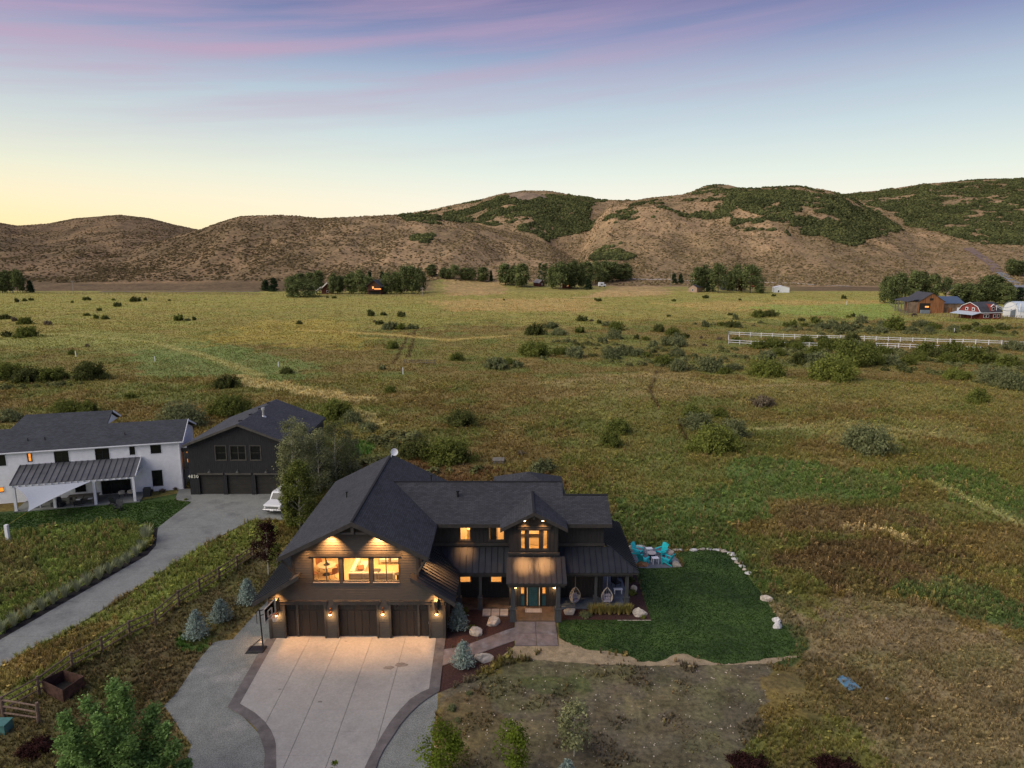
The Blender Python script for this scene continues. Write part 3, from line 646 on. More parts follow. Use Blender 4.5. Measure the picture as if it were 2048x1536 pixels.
def window(parent, x0, x1, z0, z1, y, mull=(), frame=.05, trim=.11, m=None, gm=None, rows=(), world=True, dep=.1, name='window'):
    m = m or TRIM; f = MB(); t = trim
    f.box(x0 - t, y - .045, z0 - t, x1 + t, y + .02, z0); f.box(x0 - t, y - .045, z1, x1 + t, y + .02, z1 + t)
    f.box(x0 - t, y - .045, z0, x0, y + .02, z1); f.box(x1, y - .045, z0, x1 + t, y + .02, z1)
    f.box(x0, y + .021, z0, x0 + frame, y + dep, z1); f.box(x1 - frame, y + .021, z0, x1, y + dep, z1)
    f.box(x0 + frame, y + .021, z0, x1 - frame, y + dep, z0 + frame); f.box(x0 + frame, y + .021, z1 - frame, x1 - frame, y + dep, z1)
    for q in mull: f.box(q - .03, y + .025, z0 + frame, q + .03, y + dep - .005, z1 - frame)
    for q in rows: f.box(x0 + frame, y + .04, q - .012, x1 - frame, y + dep - .02, q + .012)
    w = f.obj(name, m, parent, world)
    edges = [x0 + frame] + [q for s in mull for q in (s - .03, s + .03)] + [x1 - frame]
    for k in range(0, len(edges), 2):
        MB().box(edges[k] + .001, y + .055, z0 + frame + .001, edges[k + 1] - .001, y + .061, z1 - frame - .001).obj('pane', gm or GLASS, w, world)
    return w
def room(parent, x0, x1, y0, y1, z0, z1, power, wallm=None, floorm=None, col=(1, .60, .25), world=True):
    """the lit inside seen through the glass"""
    w = wallm or PLASTER; t = .05; mb = MB()
    mb.box(x0, y1, z0, x1, y1 + t, z1); mb.box(x0 - t, y0, z0, x0, y1, z1); mb.box(x1, y0, z0, x1 + t, y1, z1); mb.box(x0, y0, z1, x1, y1, z1 + t)
    mb.obj('interior_wall', w, parent, world); MB().box(x0, y0, z0 - t, x1, y1, z0).obj('interior_floor', floorm or RFLOOR, parent, world)
    l = light('AREA', ((x0 + x1) / 2, (y0 + y1) / 2 + .2, z1 - .06), power, col, parent if world else None, size=(x1 - x0) * .7, sy=(y1 - y0) * .6, name='ceiling_light')
    if not world: l.parent = parent
    return l
def lantern(parent, x, y, z, power=60, lab=None):
    l = MB().box(x - .06, y - .04, z + .12, x + .06, y, z + .34); l.path([(x, y - .04, z + .30), (x, y - .14, z + .36), (x, y - .24, z + .30), (x, y - .24, z + .16)], .018)
    b = l.obj('wall_lantern', COPPER, parent, True)
    MB().lathe([(.03, .18), (.08, .15), (.17, .04), (.175, .0), (.16, .0), (.07, .12), (.01, .13)], (x, y - .24, z), 14).obj('lamp_shade', COPPER, b, True, smooth=True)
    MB().lathe([(.002, -.15), (.07, -.12), (.11, -.05), (.11, .0), (.07, .06)], (x, y - .24, z), 12).obj('globe', BULB, b, True, smooth=True)
    light('POINT', (x, y - .26, z - .23), power, (1, .56, .22), parent, size=.08, name='lantern_light')
# ------------------------------------------------------------------ the main house
H = thing('charcoal_house', 'large charcoal timber house with lit windows and three brown garage doors', 'house', (-10.9, 45.8, 0))
xl = lambda z: -17.0 if z < 3.4 else (-17.8 + (z + .22 - 3.16) / .62 if z < 4.57 else (-15.15 if z < 6.5 else -10.75 - (8.70 - z) / .5))
xr = lambda z: -4.7 if z < 3.4 else (-3.9 - (z + .22 - 3.16) / .62 if z < 4.55 else (-6.5 if z < 6.57 else -10.75 + (8.70 - z) / .5))
DOORS = [(-15.86, -13.14, 0, 2.62), (-12.16, -9.47, 0, 2.62), (-8.46, -5.84, 0, 2.62)]
WINS = [(-13.76, -11.95, 4.34, 6.08), (-11.68, -9.87, 4.34, 6.08), (-9.60, -7.80, 4.34, 6.08)]
mb = MB(); courses(mb, lambda z: xl(min(z, 8.66)), lambda z: xr(min(z, 8.66)), 0.0, 8.66, .185, DOORS + WINS, 45.8)
mb.obj('lap_siding', SIDING, H, True, kind='stuff')
tr = MB()
for x0, x1 in ((-17.05, -16.87), (-4.85, -4.65), (-13.14, -13.0), (-12.3, -12.16), (-9.47, -9.33), (-8.6, -8.46), (-5.84, -5.7), (-16.0, -15.86)): tr.box(x0, 45.72, 0, x1, 45.78, 2.62)
for x0, x1 in ((-15.22, -15.05), (-6.6, -6.43)): tr.box(x0, 45.71, 4.6, x1, 45.779, 6.45)
for a, b, c, d in DOORS: tr.box(a - .25, 45.70, 2.62, b + .25, 45.765, 2.86); tr.box(a - .3, 45.66, 2.86, b + .3, 45.765, 2.91)
tr.box(-14.0, 45.69, 6.2, -7.6, 45.765, 6.42)
for i in range(0, len(tr.v), 8): MB().add(tr.v[i:i + 8], tr.f[:6]).obj('trim_board', TRIM, H, True)
for i, (a, b, c, d) in enumerate(WINS):
    window(H, a, b, c, d, 45.8, mull=() if i == 1 else ((a + b) / 2,), frame=.045, trim=.10)
    MB().box(a - .02, 45.71, c - .09, b + .02, 45.80, c - .03).obj('window_sill', mat('pale_sill', (.28, .24, .2)), H, True)
# side and back walls
w = MB().box(-15.15, 45.95, 0, -15.0, 60.4, 6.4).box(-6.65, 45.95, 0, -6.5, 60.4, 6.4).box(-17.0, 45.95, 0, -16.85, 60.4, 3.3).box(-4.85, 45.95, 0, -4.7, 51.3, 3.3)
w.prism([(-17, 60.4, 0), (-4.7, 60.4, 0), (-4.7, 60.4, 3.3), (-6.5, 60.4, 4.4), (-6.5, 60.4, 6.5), (-10.75, 60.4, 8.65), (-15.15, 60.4, 6.4), (-15.15, 60.4, 4.4), (-17, 60.4, 3.3)], (0, .12, 0))
w.obj('side_wall', SIDING, H, True)
MB().box(-16.8, 45.96, 2.95, -4.86, 46.3, 3.12).obj('door_header', TRIM, H, True)
# garage doors: planks, window lites
for (a, b, c, d) in DOORS:
    yd = 46.02; g = MB().box(a, yd + .04, 0.03, b, yd + .1, 2.62).obj('garage_door', DOORM, H, True)
    ww = (b - a - .1) / 5
    for k in range(5):
        MB().box(a + .05 + k * ww + .012, yd, .05, a + .05 + (k + 1) * ww - .012, yd + .039, 2.02).obj('door_plank', DOORM, g, True, bevel=.008)
    for s in (0, 1):
        px0 = a + .12 + s * ((b - a) / 2 + .06); pw = ((b - a) / 2 - .3) / 4
        for k in range(4): 
            MB().box(px0 + k * pw + .02, yd + .015, 2.12, px0 + (k + 1) * pw - .02, yd + .039, 2.30).obj('pane', PANEM, g, True)
            MB().box(px0 + k * pw + .02, yd + .015, 2.33, px0 + (k + 1) * pw - .02, yd + .039, 2.52).obj('pane', PANEM, g, True)
    MB().box(b - .03, 45.9, 1.05, b + .005, 45.95, 1.22).obj('keypad', WHITE, H, True)
# roofs
roof_slab('roof', [(-15.85, 45, 6.45), (-15.85, 61, 6.45), (-10.75, 61, 9), (-10.75, 45, 9)], ROOF, H)
roof_slab('roof', [(-5.65, 61, 6.45), (-5.65, 45, 6.45), (-10.75, 45, 9), (-10.75, 61, 9)], ROOF, H)
def rake(a, b, y, dep=.30, t=.07):
    """board along a sloping roof edge facing the road"""
    return MB().hexa([(a[0], y - t, a[1] - dep), (b[0], y - t, b[1] - dep), (b[0], y - .003, b[1] - dep), (a[0], y - .003, a[1] - dep), (a[0], y - t, a[1] + .02), (b[0], y - t, b[1] + .02), (b[0], y - .003, b[1] + .02), (a[0], y - .003, a[1] + .02)])
rake((-15.85, 6.45), (-10.75, 9.0), 45).obj('rake_board', TRIM, H, True); rake((-5.65, 6.45), (-10.75, 9.0), 45).obj('rake_board', TRIM, H, True)
MB().box(-10.83, 45.0, 8.96, -10.67, 61, 9.05).obj('ridge_cap', ROOF, H, True)
br = MB().box(-10.85, 45.02, 8.1, -10.65, 45.25, 8.78).hexa([(-11.9, 45.12, 8.05), (-9.6, 45.12, 8.05), (-9.6, 45.22, 8.05), (-11.9, 45.22, 8.05), (-11.65, 45.12, 8.2), (-9.85, 45.12, 8.2), (-9.85, 45.22, 8.2), (-11.65, 45.22, 8.2)])
br.obj('gable_bracket', TRIM, H, True)
for x in (-16.35, -5.25): MB().box(x - .12, 45.1, 2.95, x + .12, 45.76, 3.15).prism([(x - .1, 45.74, 2.2), (x - .1, 45.74, 2.95), (x - .1, 45.2, 2.95)], (.2, 0, 0)).obj('eave_bracket', TRIM, H, True)
for s, x in ((1, -15.2), (-1, -6.4)): MB().bar((x, 45.6, 5.2), (x - s * .55, 45.3, 6.2), .14).obj('eave_bracket', TRIM, H, True)
MB().box(-15.6, 45.9, 3.3, -15.16, 60, 3.32).obj('eave_soffit', TRIM, H, True)
# lean-to roofs of standing seam metal
panels(H, [(-17.8, 45.0, 3.18), (-17.8, 61, 3.18), (-15.15, 61, 4.82), (-15.15, 45.0, 4.82)], .42, METAL)
panels(H, [(-3.9, 49.5, 3.18), (-3.9, 45.0, 3.18), (-6.5, 45.0, 4.79), (-6.5, 51.5, 4.79), (-5.9, 51.5, 4.42)], .42, METAL)
MB().prism([(-15.15, 45.02, 4.76), (-14.6, 45.02, 5.06), (-14.6, 45.8, 5.06), (-15.15, 45.8, 4.76)], (0, 0, -.2)).obj('eave_return', TRIM, H, True)
MB().prism([(-6.5, 45.02, 4.74), (-6.95, 45.02, 4.98), (-6.95, 45.8, 4.98), (-6.5, 45.8, 4.74)], (0, 0, -.2)).obj('eave_return', TRIM, H, True)
rake((-17.8, 3.14), (-14.55, 5.14), 45.0, .28).obj('rake_board', TRIM, H, True); rake((-3.9, 3.14), (-6.95, 5.02), 45.0, .28).obj('rake_board', TRIM, H, True)
MB().prism([(-17.78, 45.01, 3.11), (-17.78, 60.9, 3.11), (-15.16, 60.9, 4.73), (-15.16, 45.01, 4.73)], (0, 0, -.14)).obj('lean_to_deck', TRIM, H, True)
MB().prism([(-3.92, 45.01, 3.11), (-3.92, 49.5, 3.11), (-5.9, 51.4, 4.35), (-6.49, 51.4, 4.70), (-6.49, 45.01, 4.70)], (0, 0, -.14)).obj('lean_to_deck', TRIM, H, True)
# the wing
ZR, YR, ZS, YS = 8.4, 55.15, 7.78, 53.76
roof_slab('roof', [(-9.6, 50.9, 6.5), (4.05, 50.9, 6.5), (4.05, YR, ZR), (-9.6, YR, ZR)], ROOF, H)
roof_slab('roof', [(4.05, 59.4, 6.5), (-9.6, 59.4, 6.5), (-9.6, YR, ZR), (4.05, YR, ZR)], ROOF, H)
roof_slab('roof', [(4.06, 50.9, 6.499), (7.6, 50.9, 6.499), (7.6, YS, ZS), (4.06, YS, ZS)], ROOF, H)
roof_slab('roof', [(7.6, 56.6, 6.499), (4.06, 56.6, 6.499), (4.06, YS, ZS), (7.6, YS, ZS)], ROOF, H)
for q in ([(-1.6, 54.5, 7.1), (4.4, 54.5, 7.1)], [(4.4, 54.5, 7.1), (4.4, 60.5, 7.1)], [(4.4, 60.5, 7.1), (-1.6, 60.5, 7.1)], [(-1.6, 60.5, 7.1), (-1.6, 54.5, 7.1)]):
    roof_slab('roof', q + [(1.4, 57.5, 8.5)], ROOF, H, th=.02)
MB().box(-9.6, YR - .09, ZR - .02, 4.05, YR + .09, ZR + .05).obj('ridge_cap', ROOF, H, True)
MB().box(4.06, YS - .09, ZS - .02, 7.6, YS + .09, ZS + .05).obj('ridge_cap', ROOF, H, True)
MB().box(-5.6, 50.82, 6.2, -.9, 50.897, 6.49).box(4.2, 50.82, 6.2, 7.6, 50.897, 6.49).split('fascia_board', TRIM, H)
OPW = [(-4.0, -3.2, 4.92, 6.08), (-1.75, -.6, 4.92, 6.08), (-4.1, -3.22, 1.4, 2.62), (-1.66, -.80, 1.4, 2.62)]
mb = MB(); battens(mb, -6.49, -.1, 0, 6.3, .30, OPW, 51.5); battens(mb, 3.4, 7.1, 0, 6.3, .30, [], 51.5)
mb.obj('board_and_batten', BATTEN, H, True, kind='stuff')
MB().box(6.95, 51.65, 0, 7.1, 56.1, 6.3).obj('side_wall', BATTEN, H, True); MB().box(-4.7, 58.9, 0, 3.9, 59.05, 6.3).box(3.9, 56.1, 0, 7.1, 56.2, 6.3).obj('back_wall', BATTEN, H, True); MB().prism([(7.5, 50.95, 6.25), (7.5, 56.5, 6.25), (7.5, YS, ZS - .25)], (-.1, 0, 0)).obj('gable_wall', BATTEN, H, True); MB().prism([(3.95, 51, 6.3), (3.95, 59.3, 6.3), (3.95, YR, ZR - .24)], (-.1, 0, 0)).obj('gable_wall', BATTEN, H, True)
MB().box(-6.4, 51.38, 4.5, -.25, 51.466, 4.72).box(3.55, 51.38, 4.5, 7.15, 51.466, 4.72).split('belt_board', TRIM, H)
for i, (a, b, c, d) in enumerate(OPW): window(H, a, b, c, d, 51.5, frame=.04, trim=.09, mull=((-1.15,) if i == 1 else ()))
MB().box(-1.7, 51.62, 4.95, -1.2, 51.64, 6.05).obj('blind', mat('olive_blind', (.06, .055, .035)), H, True)
room(H, -5.6, -.4, 51.66, 54.2, 3.6, 6.2, 190); room(H, -4.6, -.4, 51.66, 54.2, .2, 3.2, 190)
MB().box(-3.55, 52.9, 3.6, -3.3, 53.3, 5.2).box(-3.7, 52.4, 3.6, -2.9, 53.4, 4.4).obj('room_cabinet', RFLOOR, H, True)
# the entry bump-out with its gable
xg = 1.62; zg = lambda x: 7.72 - .52 * abs(x - xg)
EW = [(.66, .98, 4.80, 6.30), (1.26, 2.05, 4.80, 6.30), (2.33, 2.66, 4.80, 6.30)]
ED = [(.66, .94, .2, 2.55), (1.14, 2.10, .15, 2.6), (2.29, 2.57, .2, 2.55)]
mb = MB(); battens(mb, -.22, 3.48, 0, zg, .30, EW + ED, 50.1); mb.obj('board_and_batten', BATTEN, H, True, kind='stuff')
MB().box(-.22, 50.24, 0, -.08, 51.5, 6.4).obj('side_wall', BATTEN, H, True); MB().box(3.34, 50.24, 0, 3.48, 51.5, 6.4).obj('side_wall', BATTEN, H, True)
MB().box(.45, 50.0, 6.42, 2.9, 50.066, 6.62).box(.4, 49.96, 6.62, 2.95, 50.066, 6.68).box(-.3, 49.98, 4.35, 3.56, 50.066, 4.5).box(-.3, 49.94, 4.5, 3.56, 50.066, 4.55).split('belt_board', TRIM, H)
for a, b, c, d in EW: window(H, a, b, c, d, 50.1, frame=.035, trim=.10)
roof_slab('roof', [(-.88, 49.5, 6.65), (-.88, 54.1, 6.65), (xg, 54.1, 7.95), (xg, 49.5, 7.95)], ROOF, H, th=.18)
roof_slab('roof', [(4.12, 54.1, 6.65), (4.12, 49.5, 6.65), (xg, 49.5, 7.95), (xg, 54.1, 7.95)], ROOF, H, th=.18)
rake((-.88, 6.65), (xg, 7.95), 49.5, .26).obj('rake_board', TRIM, H, True); rake((4.12, 6.65), (xg, 7.95), 49.5, .26).obj('rake_board', TRIM, H, True)
MB().box(xg - .08, 49.5, 7.93, xg + .08, 54.1, 8.0).obj('ridge_cap', ROOF, H, True)
MB().box(xg - .07, 49.54, 7.35, xg + .07, 49.75, 7.75).obj('gable_bracket', TRIM, H, True)
room(H, 0, 3.3, 50.27, 52.8, 3.9, 6.6, 150); room(H, 0, 3.3, 50.27, 53, .16, 3.1, 130)
MB().box(.1, 51.4, 5.15, 2.15, 51.5, 5.5).box(.1, 51.2, 3.9, 3.2, 51.3, 4.35).obj('stair_rail', RFLOOR, H, True)
TEAL = mat('teal_door_paint', (.035, .105, .115), .5, .12, 3)
fd = MB().box(1.17, 50.15, .16, 2.07, 50.2, 2.58).obj('front_door', TEAL, H, True)
for x0, x1, z0, z1 in ((1.27, 1.58, .3, 1.2), (1.66, 1.97, .3, 1.2), (1.27, 1.97, 1.32, 2.4)): MB().box(x0, 50.13, z0, x1, 50.148, z1).obj('door_panel', TEAL, fd, True, bevel=.01)
MB().tube((1.22, 50.07, 1.0), (1.22, 50.07, 1.45), .015).box(1.20, 50.07, 1.1, 1.24, 50.149, 1.13).obj('handle', BLACKM, fd, True)
for a, b, c, d in (ED[0], ED[2]):
    MB().box(a, 50.16, .2, b, 50.2, 1.12).obj('sidelight_panel', TEAL, H, True); window(H, a, b, 1.14, 2.55, 50.1, frame=.03, trim=.05, name='sidelight')
MB().box(1.06, 50.04, .15, 1.14, 50.066, 2.6).box(2.1, 50.04, .15, 2.18, 50.066, 2.6).split('door_frame', TRIM, H)
# porches
panels(H, [(-.42, 47.85, 3.14), (4.0, 47.85, 3.14), (3.96, 50.05, 4.25), (-.38, 50.05, 4.25)], .40, METAL)
panels(H, [(-3.9, 49.5, 3.18), (-.23, 49.5, 3.18), (-.23, 51.45, 4.39), (-5.85, 51.45, 4.39)], .46, METAL)
panels(H, [(3.6, 49.5, 3.18), (9.5, 49.5, 3.18), (7.5, 51.45, 4.39), (3.6, 51.45, 4.39)], .46, METAL)
panels(H, [(9.5, 49.5, 3.18), (9.5, 59.5, 3.18), (7.1, 57.1, 4.64), (7.1, 51.9, 4.64), (7.5, 51.5, 4.4)], .40, METAL)
for a, b in (((9.5, 49.5, 3.2), (7.5, 51.5, 4.44)), ((-3.9, 49.5, 3.2), (-5.9, 51.5, 4.44))): MB().bar(a, b, .09, .05).obj('hip_cap', METAL, H, True)
bm_ = MB().box(-.3, 48.1, 2.72, 3.85, 48.35, 3.02).box(-3.9, 49.62, 2.8, -.3, 49.8, 3.08).box(3.5, 49.7, 2.8, 9.1, 49.9, 3.08).box(9.0, 49.91, 2.8, 9.15, 59, 3.08)
bm_.prism([(-.38, 47.87, 3.08), (3.96, 47.87, 3.08), (3.94, 50.0, 4.18), (-.36, 50.0, 4.18)], (0, 0, -.1)).prism([(3.6, 49.52, 3.12), (9.46, 49.52, 3.12), (7.5, 51.4, 4.33), (3.6, 51.4, 4.33)], (0, 0, -.1)).prism([(-3.9, 49.52, 3.12), (-.25, 49.52, 3.12), (-.25, 51.4, 4.33), (-5.8, 51.4, 4.33)], (0, 0, -.1)).prism([(9.46, 49.6, 3.1), (9.46, 59.4, 3.1), (7.12, 57, 4.55), (7.12, 51.9, 4.55)], (0, 0, -.1))
bm_.obj('porch_beam', TRIM, H, True)
def post(x, y, w=.2, plinth=True):
    p = MB().box(x - w / 2, y - w / 2, .9 if plinth else .15, x + w / 2, y + w / 2, 2.8).obj('porch_post', POSTM, H, True)
    if plinth:
        b = w * .85; MB().hexa([(x - b, y - b, 0), (x + b, y - b, 0), (x + b, y + b, 0), (x - b, y + b, 0), (x - w * .7, y - w * .7, 1.0), (x + w * .7, y - w * .7, 1.0), (x + w * .7, y + w * .7, 1.0), (x - w * .7, y + w * .7, 1.0)]).box(x - b - .03, y - b - .03, 1.001, x + b + .03, y + b + .03, 1.06).obj('post_plinth', POSTM, p, True)
post(.08, 48.22, .3); post(3.38, 48.22, .3); post(-2.4, 49.9, .2); post(6.35, 49.98, .2); post(8.7, 49.98, .24); post(9.0, 55, .2); post(9.0, 58.8, .2); post(-4.0, 49.9, .2)
MB().box(.25, 48.02, 0, 3.2, 50.1, .15).obj('porch_floor', PORCHC, H, True)
MB().box(-4.65, 49.85, 0, -.1, 51.5, .15).obj('porch_floor', PORCHC, H, True)
for x0, x1, y0, y1 in ((3.56, 6.3, 49.93, 51.49), (6.32, 8.62, 49.93, 51.49), (7.12, 9.1, 51.51, 54.0), (7.12, 9.1, 54.02, 57), (7.12, 9.1, 57.02, 60)):
    MB().box(x0, y0, 0, x1, y1, .15).obj('porch_floor', PATIOC, H, True)
# lanterns, soffit lights
for px, py in ((553, 1229), (660, 1227), (765, 1226), (873, 1226)):
    x, z = AtY(px, py, 45.56); lantern(H, x, 45.8, z, 28)
for px, py in ((1030, 1174), (1109, 1174)):
    x, z = AtY(px, py, 49.8); lantern(H, x, 50.1, z, 20)
def soffit(x, y, z, p, ang=95, aim=None, col=(1, .46, .15)):
    MB().lathe([(.001, 0), (.06, 0), (.06, .03)], (x, y, z), 10).obj('soffit_light', BULB, H, True); light('SPOT', (x, y, z - .03), p, col, H, aim=aim or (x, y + .1, 0), size=.04, angle=ang, blend=.9, name='soffit_spot')
soffit(-12.35, 45.24, 7.96, 1900, 96, (-12.35, 45.95, 5.6)); soffit(-9.15, 45.24, 7.96, 1900, 96, (-9.15, 45.95, 5.6)); soffit(-14.0, 45.3, 7.12, 400); soffit(-7.5, 45.3, 7.12, 400); soffit(-16.3, 45.42, 3.75, 420); soffit(-5.35, 45.42, 3.75, 420)
soffit(-5.95, 47.6, 6.2, 2200, 70, (-4.9, 47.4, 0)); soffit(-3.6, 51.15, 6.22, 260, 60); soffit(.95, 49.8, 7.15, 200); soffit(2.3, 49.8, 7.15, 200); 
light('SPOT', (.9, 49.6, 6.9), 1100, (1, .46, .15), H, aim=(.8, 49.1, 0), size=.04, angle=34, blend=.9, name='soffit_spot'); light('SPOT', (2.4, 49.6, 6.9), 1100, (1, .46, .15), H, aim=(2.5, 49.1, 0), size=.04, angle=34, blend=.9, name='soffit_spot')
# dish, vents
dx, dy = -10.55, 60.2
MB().path([(dx - .1, dy, 8.85), (dx - .05, dy, 9.2), (dx + .15, dy - .05, 9.45)], .025).obj('dish_arm', WHITE, H, True)
d = MB().lathe([(.001, .0), (.15, .01), (.27, .05), (.33, .09)], (0, 0, 0), 16).obj('satellite_dish', WHITE, H, loc=(dx + .2 + 10.9, dy - .1 - 45.8, 9.45), smooth=True); d.rotation_euler = (R(68), 0, R(25))
for x, y, z, r in ((-4.3, 53.6, 7.7, .09), (-12.9, 52.8, 7.9, .05), (-6.6, 55.5, 8.4, .05)): MB().tube((x, y, z - .3), (x, y, z + .45), r, n=10).tube((x, y, z + .40), (x, y, z + .5), r * 1.7, n=10).obj('vent_pipe', BLACKM, H, True)
# upstairs living room
room(H, -14.95, -6.7, 45.96, 52.5, 3.35, 6.3, 520, floorm=mat('pale_oak_floor', (.62, .45, .25), .5, .12, 2, stretch=(6, .6, 1)))
FZ = 3.351
t = thing('dining_table', 'round pale dining table behind the left upper window', 'table', (-13.67, 48.9, FZ))
MB().lathe([(.001, .71), (.66, .71), (.68, .73), (.68, .75), (.66, .77), (.001, .77)], n=24).obj('table_top', mat('pale_table', (.55, .45, .34), .4), t)
MB().tube((0, 0, .03), (0, 0, .71), .05).lathe([(.3, 0), (.28, .03), (.001, .03)], n=16).obj('table_base', BLACKM, t)
LEA = mat('tan_leather', (.30, .12, .045), .5)
def dchair(x, y, rz, lab):
    c = thing('dining_chair', lab, 'chair', (x, y, FZ), rz, 'leather chairs round the dining table')
    MB().box(-.24, -.24, .44, .24, .22, .50).obj('seat', LEA, c, bevel=.02); MB().hexa([(-.24, .2, .5), (.24, .2, .5), (.24, .27, .5), (-.24, .27, .5), (-.22, .32, 1.0), (.22, .32, 1.0), (.22, .37, 1.0), (-.22, .37, 1.0)]).obj('backrest', LEA, c)
    for a in (-.21, .21): MB().path([(a, .2, .44), (a, -.2, .43), (a, -.22, .02), (a, .22, .02)], .014).obj('leg', BLACKM, c)
dchair(-14.3, 49.55, R(40), 'tan leather dining chair at the back left of the round table'); dchair(-12.9, 49.45, R(-40), 'tan leather dining chair at the back right of the round table')
dchair(-14.4, 48.1, R(140), 'tan leather dining chair at the front left of the round table'); dchair(-13.0, 48.15, R(220), 'tan leather dining chair at the front right of the round table')
v = thing('table_vase', 'dark vase and tray on the round dining table', 'vase', (-13.65, 48.9, FZ + .77)); MB().lathe([(.22, 0), (.24, .02), (.001, .025)]).obj('tray', BLACKM, v); MB().lathe([(.001, .02), (.07, .03), (.10, .12), (.03, .26), (.03, .36)]).obj('vase_body', BLACKM, v)
CREAM = mat('cream_sofa_fabric', (.62, .57, .50), .9, .06, 5)
s = thing('sectional_sofa', 'cream sectional sofa behind the middle and right upper windows', 'sofa', (-10.4, 47.75, FZ))
MB().box(-1.3, -.45, .06, -.45, 2.6, .42).obj('chaise_base', CREAM, s, bevel=.03); MB().box(-.44, -.45, .06, 1.9, .5, .42).obj('seat_base', CREAM, s, bevel=.03)
for k in range(3): MB().box(-1.3 + k * 1.07, -.45, .43, -.27 + k * 1.07, -.15, .85).obj('back_cushion', CREAM, s, bevel=.05)
for k in range(2): MB().box(-1.3, -.1 + k * 1.3, .43, -1.0, 1.15 + k * 1.3, .85).obj('back_cushion', CREAM, s, bevel=.05)
for k in range(3): MB().box(-.9 + k * .94, -.14, .43, .02 + k * .94, .5, .55).obj('seat_cushion', CREAM, s, bevel=.04)
for x, y, r, m_, lb in ((-11.1, 48.7, 20, LEA, 'tan leather cushion lying on the sofa chaise'), (-9.8, 48.1, -10, mat('grey_cushion', (.14, .12, .11)), 'grey cushion on the sofa seat behind the right window')):
    o = MB().obox((0, 0, .12), .5, .42, .14, 0, R(35)).obj('sofa_cushion', m_, None, loc=(x, y, FZ + .52), bevel=.05); o.rotation_euler[2] = R(r); tag(o, lb, 'cushion')
o = MB().lathe([(.001, .55), (.24, .55), (.25, .52), (.1, .47), (.09, .1), (.17, 0), (.001, 0)], n=18).obj('side_stool', mat('dark_stool_wood', (.06, .04, .03), .4), None, loc=(-8.25, 47.9, FZ)); tag(o, 'dark pedestal side stool behind the right upper window', 'stool')
for x, lb in ((-9.75, 'left one of two cream armchairs at the back of the room'), (-8.85, 'right one of two cream armchairs at the back of the room')):
    c = thing('armchair', lb, 'armchair', (x, 50.9, FZ), 0, 'armchairs at the back of the living room')
    MB().box(-.36, -.35, .2, .36, .35, .42).obj('seat', CREAM, c, bevel=.03); MB().box(-.36, .3, .42, .36, .42, .85).obj('backrest', CREAM, c, bevel=.03)
    for a in (-.38, .38): MB().path([(a, -.33, 0), (a, -.33, .6), (a, .36, .62), (a, .4, 0)], .02).obj('armrest', BLACKM, c)
o = MB().box(-2.1, -.02, 0, .1, .3, 1.3).obj('sideboard', LEA, None, loc=(-12.6, 51.9, FZ)); tag(o, 'brown wood cabinet against the back wall of the lit room', 'cabinet')
# things on and by the porch
o = thing('doormat', 'cream doormat with dark border before the teal front door', 'doormat', (1.62, 49.45, .151)); MB().box(-.62, -.3, 0, .62, .3, .02).obj('mat_pad', mat('cream_mat', (.50, .42, .38), .95, .15, 8), o); MB().box(-.56, -.26, .02, -.54, .26, .024).box(.54, -.26, .02, .56, .26, .024).obj('mat_stripe', BLACKM, o)
pv = thing('paver_landing', 'six pale square pavers set in mulch before the left porch', 'paving', (*G(990, 1232), 0)); pv['kind'] = 'structure'
x0, y0 = G(964, 1233); x1, y1 = G(1017, 1216)
for i in range(3):
    for j in range(2):
        a = x0 + (x1 - x0) * i / 3 + .03; b = x0 + (x1 - x0) * (i + 1) / 3 - .03; c = y0 + (y1 - y0) * j / 2 + .008; d = y0 + (y1 - y0) * (j + 1) / 2 - .008
        MB().box(a, c, 0, b, d, .09 if j else .08).obj('paver', mat('pale_paver', (.36, .31, .29), .8, .12, 2), pv, True)
WICK = mat('pale_wicker', (.46, .40, .33), .8, .2, 14, .4)
def egg(px, py, rz, lab):
    x, z = AtY(px, py, 50.35); g = thing('hanging_egg_chair', lab, 'hanging chair', (x, 50.35, z), rz, 'egg chairs hung on the right porch')
    r = lambda t: .46 * math.sin(math.pi * t) ** .75 * (1.18 - .42 * t); zz = lambda t: .72 - (1 - t) * 1.38 + .0
    def P(t, a, k=1.0): return (r(t) * math.sin(a) * k, r(t) * .85 * math.cos(a) * k, zz(t))
    for sgn in (1, -1): MB().path([P(t / 14, sgn * R(112)) for t in range(15)], .028).obj('rim', WICK, g)
    for k in range(-5, 6):
        MB().path([P(t / 10, k * R(20)) for t in range(11)], .011, n=4).obj('rib', WICK, g)
    v_ = []; f_ = []; nb = 17; nt_ = 6
    for i in range(nt_):
        for j in range(nb): v_.append(P(.02 + i * .40 / (nt_ - 1), R(-112 + 224 * j / (nb - 1))))
    for i in range(nt_ - 1):
        for j in range(nb - 1): f_.append((i * nb + j, i * nb + j + 1, (i + 1) * nb + j + 1, (i + 1) * nb + j))
    b = MB().add(v_, f_).obj('woven_bowl', WICK, g); sm = b.modifiers.new('s', 'SOLIDIFY'); sm.thickness = .02
    for i in range(3):
        for j in range(2): MB().obox((-.2 + i * .2, .16 - j * .02, -.22 + j * .24), .19, .14, .22, 0, R(-12)).obj('cushion', mat('grey_tufted_cushion', (.30, .28, .32), .9), g, bevel=.04)
    MB().obox((0, 0, -.38), .56, .42, .14).obj('seat_cushion', MATS['grey_tufted_cushion'], g, bevel=.05)
    MB().tube((0, 0, .70), (0, 0, 3.1 - z + .05), .012).obj('rope', WICK, g)
egg(1150, 1191, R(38), 'left hanging egg chair turned to show its woven side'); egg(1214, 1192, R(0), 'right hanging egg chair facing the lawn with grey tufted cushion')
